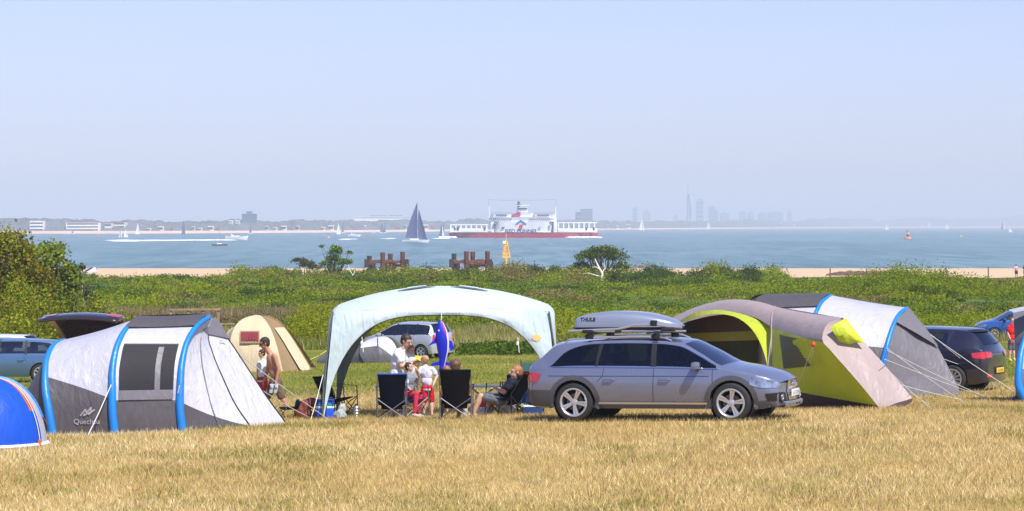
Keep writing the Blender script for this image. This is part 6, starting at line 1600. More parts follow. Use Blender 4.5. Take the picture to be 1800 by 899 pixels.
    zt = .50; mb = MB(); mb.box((0,0,zt), (.80,.55,.025), None, .006); mb.build('table_top', pmat('table_grey', (.42,.45,.46), .4), t)
    for sx in (-1, 1):
        for sy in (-1, 1): mb = MB(); mb.tube([(sx*.30, sy*.24, 0), (sx*-.26, sy*.24, zt-.015)], .012, 6); mb.build('leg', TUBE_G, t)
    t = thing('pink_chair', 'bright pink child\'s chair under the edge of the grey table', 'chair', at(851, 728, .5))
    mb = MB(); mb.grid([[Vector((-.17+.02*v, -.12-.03*v, .13+.25*v)).lerp(Vector((.17-.06*v, -.12-.03*v, .13+.27*v)), u)+Vector((0,-.04*math.sin(PI*u),0)) for u in np.linspace(0, 1, 8)] for v in np.linspace(0, 1, 8)]); mb.build('backrest', pmat('pink_fabric', (.62,.02,.10), .6, bump=.2), t, auto=False)
    mb = MB(); mb.grid([[Vector((x, y, .20)) for x in (-.17,0,.17)] for y in (-.13,.15)]); mb.build('seat', MATS['pink_fabric'], t)
    for sx in (-1, 1):
        mb = MB(); mb.tube([(sx*.17,-.14,0), (-sx*.15,.15,.20)], .009, 6); mb.build('leg', TUBE_B, t); mb = MB(); mb.tube([(sx*.17,.15,0), (sx*.17,-.15,.38)], .009, 6); mb.build('leg', TUBE_B, t)
    # small things on and around
    t = thing('water_container', 'clear collapsible water container on the grass in front of the table', 'water container', at(852, 734, .05))
    mb = MB(); mb.ell((0,0,.09), (.16,.11,.10)); mb.ell((.06,0,.15), (.08,.07,.06)); o = mb.build('container_body', pmat('clear_plastic', (.55,.58,.60), .15, alpha=.7, noise=.1), t); remesh(o, .016, 2); mb = MB(); mb.lathe([(0,.2),(.025,.2),(.025,.225),(0,.225)], (.06,0,0), n=12); mb.build('cap', pmat('cap_blue', (.02,.1,.5), .4), t)
    t = thing('carrier_bag', 'white plastic bag on the grass under the navy camp chair', 'carrier bag', at(893, 733, .5))
    mb = MB(); mb.ell((0,0,.12), (.16,.12,.13)); mb.ell((.05,.02,.24), (.10,.08,.12)); o = mb.build('bag_body', pmat('white_plastic', (.65,.66,.68), .3, noise=.1, nscale=9, transl=.25), t); remesh(o, .018, 1); crumple(o, .03)
    t = thing('water_bottle', 'clear water bottle standing behind the legs of the central black chair', 'bottle', at(817, 734, .75))
    mb = MB(); mb.lathe([(0,0),(.045,.0),(.045,.2),(.02,.26),(.016,.30),(0,.30)], n=16); mb.build('bottle_body', pmat('clear_plastic', (.55,.58,.60), .15, alpha=.7), t); mb = MB(); mb.lathe([(0,.30),(.018,.30),(.018,.325),(0,.325)], n=12); mb.build('cap', MATS['cap_blue'], t)
    t = thing('plate', 'yellow plate in the hand of the man in the white polo shirt', 'plate', P(736, 632, foot_D(736, 700)+.02), 0)
    t.rotation_euler = (.35, .45, 0); mb = MB(); mb.lathe([(0,.0),(.055,.0),(.09,.02),(.094,.024),(.055,.008),(0,.008)], n=24); mb.build('plate_body', pmat('plate_yellow_plastic', (.75,.50,.02), .4), t)
    t = thing('drink_carton', 'tall teal and white drinks carton standing on the arm of the navy chair', 'carton', navy.location+Vector((.29,.20,.652)))
    mb = MB(); mb.box((0,0,.08), (.06,.06,.16), None, .005); mb.prism([(-.03,.16), (.03,.16), (0,.19)], -.03, .03); mb.build('carton_body', pmat('teal', (.05,.38,.34), .4), t); mb = MB(); mb.box((0,-.031,.08), (.061,.004,.07)); mb.build('carton_band', PLATE_W, t)
    t = thing('windbreak', 'pale teal canvas windbreak between the blue chairs and the tail of the silver estate', 'windbreak', at(945, 722, 1.2))
    TE = cloth('windbreak_teal', (.22,.50,.48), .6, .2, .4)
    z0, z1 = .05, .98; mb = MB(); mb.grid([[Vector((x, .03*math.sin(x*6), z)) for z in np.linspace(z0, z1, 8)] for x in np.linspace(-.34, .8, 20)]); mb.build('canvas', TE, t, auto=False)
    for x in (-.34, .23, .8): mb = MB(); mb.tube([(x, 0, -.02), (x, 0, z1+.06)], .014, 6); mb.build('pole', pmat('pole_wood', (.35,.22,.12), .7), t)
    t = thing('storage_box', 'blue plastic box under the bright blue chair, behind the rear bumper', 'box', at(938, 733, .9))
    mb = MB(); mb.box((0,0,.09), (.34,.24,.18), None, .015); mb.build('box_body', pmat('box_blue', (.01,.04,.16), .5), t); mb = MB(); mb.box((0,0,.19), (.37,.27,.025), None, .01); mb.build('lid', PLATE_W, t)
    # inflatable fish hanging from the canopy
    Dw = 55.7; top = P(776, 551, Dw+.25); t = thing('windsock', 'blue and white fish shaped windsock with a red mouth hanging from the canopy arch', 'windsock', P(776, 655, Dw))
    FB = pmat('sock_blue', (.008,.02,.55), .5, bump=.2, bscale=20, transl=.15); FW = pmat('sock_white', (.62,.60,.66), .6); FR = pmat('sock_red', (.55,.02,.03), .6)
    L_ = (655-563)/F*Dw; prof = [(0,.012), (.06,.05), (.14,.055), (.22,.065), (.45,.115), (.62,.13), (.78,.115), (.9,.075), (.97,.04), (1,.006)]
    def ring_(z, r, x0, a0, a1, n=10): return [Vector((x0+r*math.cos(a), r*.8*math.sin(a), z)) for a in np.linspace(a0, a1, n)]
    zs_ = np.linspace(0, 1, 40); rs = pchip([p[0] for p in prof], [p[1] for p in prof], zs_); xo = .03*np.sin(zs_*4)
    mb = MB(); mb.grid([ring_(z*L_, r, x, math.radians(55), math.radians(318), 18) for z, r, x in zip(zs_, rs, xo)]); mb.build('body_blue', FB, t, auto=False)
    mb = MB(); mb.grid([ring_(z*L_, r, x, math.radians(-42), math.radians(55), 10) for z, r, x in zip(zs_, rs, xo) if True]); mb.build('belly', FW, t, auto=False)
    mb = MB(); mb.grid([ring_(z*L_, r*1.03, x, math.radians(-58), math.radians(-36), 6) for z, r, x in zip(zs_, rs, xo) if z > .74]); mb.build('mouth', FR, t, auto=False)
    def fin(nm, pts, m=FB):
        V = [Vector((x, y0, z*L_)) for y0 in (-.012, .012) for x, z in pts]; n = len(pts); mb = MB(); mb.add(V, [tuple(range(n)), tuple(range(2*n-1, n-1, -1))]+[(i, i+n, (i+1) % n+n, (i+1) % n) for i in range(n)]); mb.build(nm, m, t)
    fin('side_fin', [(-.10,.72), (-.15,.62), (-.27,.50), (-.17,.54), (-.09,.56)]); fin('side_fin', [(.12,.62), (.20,.60), (.25,.46), (.18,.40), (.15,.48), (.10,.50)])
    fin('tail_fin', [(-.03,.22), (-.20,.17), (-.20,.12), (0,.14), (.20,.12), (.20,.17), (.03,.22)]); fin('tail_end', [(-.04,.06), (-.10,-.02), (0,.02), (.08,-.02), (.04,.06)])
    mb = MB(); mb.tube([(0,0,L_), (top.x-t.location.x, top.y-t.location.y, top.z-t.location.z)], .006, 5); mb.build('cord', ROPE, t)
    mb = MB(); mb.ell((-.05,-.085,L_*.80), (.014,.01,.02)); mb.build('eye', PLATE_W, t)
    # rake of shoes on the grass
    for px, py, lb in ((640, 742, 'pair of pale flip-flops lying in the grass below the navy chair'), (600, 741, 'black object like a folded tripod lying in the grass by the carrier bag')):
        t = thing('flip_flops' if px == 640 else 'folded_tripod', lb, 'shoes' if px == 640 else 'tripod', at(px, py, 0))
        if px == 640:
            for q in (-.06, .07): mb = MB(); mb.box((q, 0, .015), (.22, .085, .02), Matrix.Rotation(q*4, 3, 'Z'), .009); mb.build('flip_flop', pmat('flip_pale', (.6,.58,.52), .6), t)
        else:
            for q in (-.1, .02, .13): mb = MB(); mb.tube([(q, -.05, .01), (q*.3, .02, .06), (-q, .06, .01)], .014, 6); mb.build('leg', BLACK, t)
camp_stuff()
# ================================================================ BOATS, FERRY, FAR TOWN
def bm_(name, col, r=.5, **k): return pmat(name, col, r, **k)
SAILW = bm_('sail_white', (.88,.88,.88), .7, transl=.1); SAILD = bm_('sail_dark', (.10,.12,.24), .6, transl=.15); HULLW = bm_('hull_white', (.75,.75,.76), .35, coat=.5); HULLD = bm_('hull_navy', (.02,.05,.09), .35, coat=.5)
MAST = bm_('mast', (.30,.31,.33), .4, metal=.5); SAILP = bm_('sail_pink', (.60,.05,.16), .6, transl=.3)
def hull_rows(L_, B, H_, sheer=.12, n=15, m=7):
    rows = []
    for i in range(n):
        q = i/(n-1); x = (q-.5)*L_; b = B/2*(math.sin(PI*min(1, q*.5+.28+.0))**1.0 if q < .5 else math.cos((q-.5)*PI)**.75) if q < .98 else .01
        b = B/2*max(.02, (1-abs((q-.40)/.60)**2.6) if q > .40 else (1-.35*((.40-q)/.40)**2)); h = H_*(1+sheer*(2*q-1)**2+.18*max(0, q-.6))
        row = []
        for j in range(-m, m+1):
            t = j/m; y = b*math.copysign(min(1, abs(t)**.6), t); z = -.3*H_*(1-abs(t)**2)+h*abs(t)**2.2; row.append((x+(.06*L_*abs(t)**2 if q > .9 else 0), y, z))
        rows.append(row)
    return rows
def sailboat(px, py, hgt, label, hullpx=None, hull=HULLW, main=SAILW, jib=SAILW, facing=1, yaw=.35, lean=0.0, spin=None, group='sailing boats on the far water', reef=False):
    b = Wt(px, py); s = b.y/F; L_ = (hullpx or hgt*.62)*s; H_ = hgt*s
    t = thing('sailing_boat', label, 'sailing boat', b, (0 if facing > 0 else PI)+yaw*(1 if facing > 0 else -1), group); fb = L_*.085
    rows = hull_rows(L_, L_*.28, fb); mb = MB(); mb.grid(rows); mb.build('hull', hull, t, auto=False)
    mb = MB(); mb.grid([[Vector(r[0]), Vector((r[0][0], 0, r[0][2]+fb*.12)), Vector(r[-1])] for r in rows]); mb.build('deck', HULLW, t)
    mb = MB(); mb.box((-.02*L_, 0, fb*1.45), (L_*.34, L_*.12, fb*.6), None, fb*.2); mb.build('cabin', HULLW, t)
    mx = L_*.10; r = max(.05, .35*s); mb = MB(); mb.tube([(mx, 0, fb), (mx-lean*H_, 0, H_)], [r, r*.6], 6); mb.build('mast', MAST, t)
    def sail(nm, mat, tack, head_, clew, belly):
        tack, head_, clew = Vector(tack), Vector(head_), Vector(clew); rows_ = []
        for v in np.linspace(0, 1, 12):
            a = tack.lerp(head_, v); c = clew.lerp(head_, v)+Vector((-L_*.03*math.sin(PI*v), 0, 0)); rows_.append([a.lerp(c, u)+Vector((0, belly*L_*math.sin(PI*u)*(1-v*.6), 0)) for u in np.linspace(0, 1, 7)])
        m1 = MB(); m1.grid(rows_); m1.build(nm, mat, t, auto=False)
    if main: sail('mainsail', main, (mx-r, 0, fb*1.9), (mx-lean*H_-r, 0, H_*.985), (-L_*.36, L_*.06, fb*2.0), .06); mb = MB(); mb.tube([(mx, 0, fb*1.9), (-L_*.38, L_*.06, fb*1.95)], r*.7, 6); mb.build('boom', MAST, t)
    if jib: sail('jib', jib, (L_*.47, 0, fb*1.25), (mx+.05*L_, 0, H_*.83), (mx+L_*.05, L_*.08, fb*1.8), .05)
    if spin: sail('spinnaker', spin, (L_*.60, -L_*.1, fb*2.2), (mx+.03*L_, 0, H_*.95), (mx, L_*.14, fb*2.4), .22)
    return t
def motorboat(px, py, lpx, label, facing=1, yaw=.2, cabin=True, group=None, hull=HULLW, name='motor_boat'):
    b = Wt(px, py); s = b.y/F; L_ = lpx*s; t = thing(name, label, 'motor boat', b, (0 if facing > 0 else PI)+yaw, group); fb = L_*.13
    rows = hull_rows(L_, L_*.30, fb, .3); mb = MB(); mb.grid(rows); mb.build('hull', hull, t, auto=False)
    mb = MB(); mb.grid([[Vector(r[0]), Vector((r[0][0], 0, r[0][2]+fb*.15)), Vector(r[-1])] for r in rows]); mb.build('deck', HULLW, t)
    if cabin:
        mb = MB(); mb.box((-.04*L_, 0, fb*1.5), (L_*.42, L_*.2, fb*.8), None, fb*.3); mb.build('cabin', HULLW, t)
        mb = MB(); mb.box((.03*L_, 0, fb*1.75), (L_*.30, L_*.204, fb*.25), None, fb*.1); mb.build('window', DARK, t)
        mb = MB(); mb.tube([(-.2*L_, -.1*L_, fb*1.6), (-.24*L_, -.1*L_, fb*2.7), (-.24*L_, .1*L_, fb*2.7), (-.2*L_, .1*L_, fb*1.6)], L_*.010, 6); mb.build('radar_arch', HULLW, t)
    return t
def ferry():
    b = Wt(920, 418.3); s = b.y/F; t = thing('car_ferry', 'large red and white double ended car ferry crossing the strait', 'ferry', b); RED = bm_('ferry_red', (.42,.025,.07), .45, noise=.15, nscale=.3); W_ = bm_('ferry_white', (.72,.73,.75), .45, noise=.05, nscale=.2); BL = bm_('ferry_window', (.03,.04,.07), .3)
    X = lambda px: (px-920)*s; Zz = lambda py: (418.3-py)*s
    hw = 8.5
    # hull, pointed at both ends
    def plan(q, w): return w*max(.12, (1-abs(q)**5))
    def slab(nm, x0, x1, z0, z1, w, mat, parent=t, rake=0.0, p=6):
        rows = []
        for q in np.linspace(-1, 1, 33):
            x = (x0+x1)/2+(x1-x0)/2*q; y = w*max(.15, 1-abs(q)**p); rows.append([Vector((x*(1), -y*.9, z0)), Vector((x+rake*q*1.0, -y, z1)), Vector((x+rake*q, 0, z1+.01)), Vector((x+rake*q, y, z1)), Vector((x, y*.9, z0))])
        mb = MB(); mb.grid(rows); mb.grid([rows[0], [Vector((x0, 0, z0))]*5]) if False else None
        for r in (rows[0], rows[-1]): mb.add(r, [tuple(range(5))])
        return mb.build(nm, mat, parent, smooth=(p < 10))
    slab('hull', X(791), X(1049), -1.5, Zz(410.2), hw, RED, rake=.8)
    slab('bulwark', X(793), X(1047), Zz(410.2), Zz(408.4), hw*.99, W_, rake=.4)
    # open ends of the car deck: frames with gaps
    for (x0, x1, zt) in ((792, 858, 396.5), (980, 1049, 393)):
        mb = MB()
        for px in np.arange(x0+1, x1-1, 9.0): mb.box((X(px), -hw*.93, (Zz(408)+Zz(zt))/2), (.9, .5, Zz(zt)-Zz(408))); mb.box((X(px), hw*.93, (Zz(408)+Zz(zt))/2), (.9, .5, Zz(zt)-Zz(408)))
        mb.build('frame_row', W_, t, smooth=False)
        mb = MB(); mb.box(((X(x0)+X(x1))/2, 0, Zz(zt)+.35), (X(x1)-X(x0), hw*1.9, .7), None, .2); mb.build('upper_rail_deck', W_, t)
        mb = MB(); mb.box(((X(x0)+X(x1))/2, -hw*.96, Zz(405.2)), (X(x1)-X(x0), .3, Zz(401.8)-Zz(408.4)), None, .1); mb.build('side_plating', W_, t); mb = MB(); mb.box(((X(x0)+X(x1))/2, hw*.96, Zz(405.2)), (X(x1)-X(x0), .3, Zz(401.8)-Zz(408.4)), None, .1); mb.build('side_plating', W_, t)
    for px, w_, nm in ((805, 4, 'door'), (800, 3, 'door'), (1030, 3, 'door'), (1043, 3, 'door'), (852, 3, 'door')):
        mb = MB(); mb.box((X(px), -hw*.985, Zz(402.5)), (w_*s, .3, 5*s)); mb.build(nm, BL, t)
    for px in (829, 837, 996, 1004): mb = MB(); mb.box((X(px), -hw*.6, Zz(403.3)), (5*s, 3, 2.6*s), None, .3); mb.build('parked_lorry', bm_('lorry_red', (.5,.06,.06), .5), t)
    for px, zt in ((866, 391), (976, 391)): mb = MB(); mb.box((X(px), 0, (Zz(409)+Zz(zt))/2), (6*s, hw*1.85, Zz(zt)-Zz(409)), None, .3); mb.build('stair_tower', W_, t)
    slab('superstructure', X(868), X(972), Zz(409), Zz(390), hw*1.0, W_, p=14)
    slab('lounge_deck', X(860), X(978), Zz(390), Zz(382.0), hw*.97, W_, p=14)
    slab('upper_deck', X(862), X(901), Zz(382), Zz(377.0), hw*.8, W_, p=14); slab('upper_deck', X(937), X(976), Zz(382), Zz(377.0), hw*.8, W_, p=14); slab('mid_deck', X(900), X(938), Zz(382), Zz(375), hw*.8, W_, p=14)
    slab('wheelhouse', X(908), X(928), Zz(374), Zz(364.5), hw*.75, W_, p=14)
    for (x0, x1, y) in ((861, 901, 385.6), (931, 972, 385.6)):
        for px in np.arange(x0, x1, 3.4): mb = MB(); mb.box((X(px), -hw*.98, Zz(y)), (1.9*s, .25, 1.9*s)); mb.build('window', BL, t)
    for (x0, x1, y) in ((872, 891, 378.6), (944, 965, 378.6)): mb = MB(); mb.box(((X(x0)+X(x1))/2, -hw*.81, Zz(y)), (X(x1)-X(x0), .25, 1.8*s)); mb.build('window_band', BL, t)
    mb = MB(); mb.box((X(918), -hw*.76, Zz(366.8)), (18*s, .25, 1.6*s)); mb.build('window_band', BL, t)
    mb = MB(); mb.box((X(918), 0, Zz(361.6)), (24*s, hw*1.3, .5), None, .1); mb.build('bridge_wing', W_, t)
    # red raked funnel, mast, lattice, lifeboats
    mb = MB(); mb.prism([(X(899), Zz(380.5)), (X(914.5), Zz(380.5)), (X(915), Zz(373)), (X(909), Zz(373.5))], -hw*.86, hw*.86); mb.build('funnel', RED, t)
    mb = MB(); mb.tube([(X(911.5), -2, Zz(374)), (X(911.5), -2, Zz(354.5))], [1.0,.5], 8)
    for y, w_ in ((356, 5), (360, 8), (365.5, 6)): mb.box((X(911.5), -2, Zz(y)), (w_*s, 1.2, .5))
    mb.build('radar_mast', bm_('mast_navy', (.05,.05,.16), .5), t)
    mb = MB(); mb.tube([(X(976.5), -3, Zz(392)), (X(976.5), -3, Zz(364))], [.45,.25], 6); mb.build('signal_mast', W_, t); mb = MB(); mb.tube([(X(860), -3, Zz(383)), (X(860), -3, Zz(363))], [.3,.2], 6); mb.build('signal_mast', W_, t)
    mb = MB(); mb.tube([(X(858), -3, Zz(351)), (X(884), -3, Zz(352.6)), (X(905), -3, Zz(352)), (X(940), -3, Zz(352.3)), (X(976), -3, Zz(351))], .12, 5); mb.tube([(X(858), -3, Zz(351)), (X(860), -3, Zz(365))], .1, 5); mb.tube([(X(976.3), -3, Zz(351)), (X(976.5), -3, Zz(366))], .1, 5); mb.build('dressing_line', bm_('flag_line', (.25,.28,.38), .7), t)
    for x0, x1 in ((864, 900), (938, 974)):
        mb = MB(); 
        for px in np.arange(x0, x1, 4): mb.box((X(px), -hw*.78, Zz(375.6)), (.25, .2, 1.6*s))
        mb.box(((X(x0)+X(x1))/2, -hw*.78, Zz(374.7)), (X(x1)-X(x0), .2, .25)); mb.build('railing', MAST, t, smooth=False)
    for px in (870, 968): mb = MB(); mb.ell((X(px), -hw*1.02, Zz(393.5)), (3.2*s, 1.3, 1.3*s)); mb.build('lifeboat', bm_('lifeboat_grey', (.16,.18,.24), .5), t)
    for px, py in ((883, 401), (885, 400), (948, 401)): mb = MB(); mb.box((X(px), -hw*1.005, Zz(py)), (4*s, .25, 1.4*s)); mb.build('port', BL, t)
    # lettering and emblem on the side
    LN = bm_('letter_navy', (.02,.04,.13), .5); V, Fc = text_verts('RED FUNNEL', 7.4*s*1.15, bold=.09)
    wd = max(v.x for v in V); k = (57*s)/wd; mesh_obj('lettering', [(X(888)+v.x*k, -hw*1.015, Zz(409.2)+v.y) for v in V], Fc, LN, t, smooth=False)
    AR = bm_('arrow_blue', (.01,.10,.36), .5)
    mb = MB(); mb.prism([(X(905.5), Zz(394.5)), (X(915.5), Zz(386.8)), (X(926), Zz(394.5)), (X(921.5), Zz(394.5)), (X(915.8), Zz(390.4)), (X(909), Zz(394.5))], -hw*1.02, -hw*1.005); mb.build('emblem_arrow', AR, t, smooth=False)
    mb = MB(); mb.prism([(X(911.5), Zz(402.2)), (X(917.8), Zz(402.2)), (X(919.5), Zz(394.8)), (X(913.6), Zz(394.8))], -hw*1.02, -hw*1.005); mb.build('emblem_bar', bm_('emblem_red', (.50,.03,.05), .5), t, smooth=False)
    # foam where the hull meets the water
    FO = bm_('foam', (.80,.82,.84), .8, noise=.1); mb = MB()
    for i in range(60):
        px = rng.uniform(1000, 1055) if i < 40 else rng.uniform(775, 800); mb.ell((X(px), -hw*1.0-rng.uniform(0, 6), .15), (rng.uniform(1, 3.4), rng.uniform(1, 4), rng.uniform(.25, .9)), None, 8, 5)
    o = mb.build('bow_foam', FO, None); o.location = b; tag(o, 'white foam thrown up along the bow and stern of the car ferry', 'foam', kind='stuff')
ferry()
def wake(px0, px1, py, label, amp=1.0, n=150):
    FO = bm_('foam', (.80,.82,.84), .8, noise=.1); mb = MB(); b = Wt(px0, py)
    for i in range(n):
        q = rng.random()**.8; px = px0+(px1-px0)*q; w_ = Wt(px, py+.9*q*rng.normal()*.6+.6*q); hh = amp*(.5-.35*q)*rng.uniform(.3, 1.1)
        mb.ell(tuple(w_-b), (rng.uniform(2, 7)*amp, rng.uniform(3, 14), hh), None, 8, 5)
    o = mb.build('wake', FO, None); o.location = b; tag(o, label, 'wake', kind='stuff')
def boats():
    sailboat(729, 427, 72, 'largest yacht under two dark blue sails, left of the ferry', 47, HULLW, SAILD, SAILD, 1, .15, group=None)
    sailboat(386, 432, 46, 'dark hulled boat with a bare leaning mast by the speeding white cruiser', 27, HULLD, None, None, 1, .25, lean=-.0+.12, group=None)
    motorboat(415, 422.2, 38, 'white motor cruiser speeding right with a long white wake', 1, .12)
    wake(398, 200, 422.8, 'long white wake trailing left behind the white motor cruiser', 1.0, 190)
    motorboat(622, 416.5, 22, 'white motor boat in the middle distance below the pale hillside apartments', 1, .2)
    wake(632, 600, 420.5, 'short white line of foam below the middle motor boat', .5, 22); wake(672, 692, 419.5, 'short white line of foam left of the largest yacht', .5, 16)
    wake(791, 765, 419.0, 'white foam astern of the ferry', .7, 22)
    motorboat(655, 410.4, 8, 'tiny white boat between the middle motor boat and the dark pair of sails', 1, .1, False)
    motorboat(1204, 405.3, 6, 'tiny white boat below the tall needle tower, left of the pair', 1, .1, False, group='tiny motor boats below the tower'); motorboat(1217, 405.3, 6, 'tiny white boat below the tall needle tower, right of the pair', 1, .1, False, group='tiny motor boats below the tower')
    SB = sailboat
    SB(212, 419, 15, 'leftmost white sailing dinghy, above the wake', 9, facing=-1); SB(221, 418, 16, 'white sailing dinghy just right of the leftmost one', 9)
    SB(242, 412.5, 22, 'slim white sailing boat standing alone right of the two left dinghies', 9)
    SB(323, 414, 27, 'dark sailed yacht off the left beach hotel', 9, main=SAILD, jib=SAILD, facing=-1); SB(128, 411.6, 6, 'small dark sailing boat close under the long white hotel', 8, main=SAILD, jib=None)
    SB(441, 411.5, 21, 'dark sail right below the big square tower block', 8, main=SAILD, jib=None); SB(595, 412.5, 22, 'white sailing boat left of the dark single sail, above the yellow buoy', 9); SB(603, 410.5, 22, 'single dark sail beside the white sailing boat, left of the middle motor boat', 8, main=SAILD, jib=None)
    SB(671, 410.5, 21, 'left one of the pair of dark sails near the largest yacht', 9, main=SAILD, jib=SAILD); SB(677, 410.2, 22, 'right one of the pair of dark sails near the largest yacht', 8, main=SAILD, jib=None)
    SB(776, 418.3, 26, 'white hulled yacht just astern of the ferry', 12, main=SAILD, jib=SAILW); SB(780, 412, 22, 'dark sail partly behind the yacht astern of the ferry', 8, main=SAILD, jib=None)
    SB(1128, 405.5, 22, 'bright white two sailed yacht right of the ferry', 12); SB(1245.5, 403.5, 15, 'white sailing boat right of the needle tower', 9); SB(1343.5, 401.7, 8, 'tiny white sail far out between the towers and the orange buoy', 4)
    SB(1559, 404.6, 11, 'white sailing boat left of the orange navigation buoy', 8); SB(1622, 401.2, 10, 'small white sail right of the orange buoy, left of a pair', 5); SB(1633, 401.2, 12, 'small white two sailed boat right of the orange buoy, right of a pair', 8)
    SB(1665, 403.2, 12, 'white sailing boat alone between the pair and the pink spinnaker', 9); SB(1764, 404.5, 17, 'sailing boat with a pink spinnaker near the right edge', 8, spin=SAILP, facing=-1, group=None); SB(1776, 408.5, 9, 'low white sailing dinghy just right of the pink spinnaker boat', 8)
    # buoys
    OR = bm_('buoy_orange', (.62,.22,.05), .6, noise=.2, nscale=1); b = Wt(1596, 420.5); t = thing('navigation_buoy', 'large orange navigation buoy with a dark banded tower', 'buoy', b)
    mb = MB(); mb.lathe([(0,-.4),(1.7,-.3),(2.1,.2),(1.8,.9),(.8,1.3),(0,1.35)], n=20); mb.build('float_body', OR, t); mb = MB(); mb.lathe([(.75,1.3),(.70,2.6)], n=14); mb.build('dark_band', bm_('buoy_dark', (.05,.03,.04), .6), t)
    mb = MB(); mb.lathe([(.70,2.6),(.62,3.6),(.0,3.6)], n=14); mb.build('pale_band', bm_('buoy_pale', (.60,.45,.42), .6), t); mb = MB(); mb.lathe([(.62,3.6),(.55,4.9),(.2,5.0),(.2,5.5),(0,5.6)], n=14); mb.build('top_mark', OR, t)
    for px, py, c, lb in ((578, 418.5, (.65,.45,.05), 'small yellow buoy below the white and dark sails'), (1689, 416.5, (.62,.42,.05), 'small yellow buoy right of the big orange buoy'), (1612, 404, (.5,.1,.12), 'tiny red buoy just right above the big orange buoy'), (172, 415, (.6,.16,.1), 'tiny orange buoy left of the wake')):
        b = Wt(px, py); k = b.y/F*2.2; t = thing('small_buoy', lb, 'buoy', b, 0, 'small coloured buoys'); mb = MB(); mb.lathe([(0,-.3*k),(k*1.1,0),(k,.5*k),(.3*k,.9*k),(.2*k,1.5*k),(0,1.6*k)], n=14); mb.build('float_body', bm_('buoy_'+str(px), c, .6), t)
    # hauled-out boat on the near beach, left
    p = P(157, 470, 372); t = thing('beached_boat', 'white boat lying tilted on the left end of the beach', 'boat', on_ground(p.x, 372, .1), PI*.9); t.rotation_euler = (0, .42, PI*.92)
    rows = hull_rows(2.6, 1.1, .5, .2); mb = MB(); mb.grid(rows); mb.build('hull', HULLW, t, auto=False); mb = MB(); mb.grid([[Vector(r[0]), Vector((r[0][0], 0, r[0][2]+.05)), Vector(r[-1])] for r in rows]); mb.build('deck', HULLW, t)
    mb = MB(); mb.box((-.3,0,.6), (1.0,.7,.3), None, .08); mb.build('cabin', DARK, t)
boats()

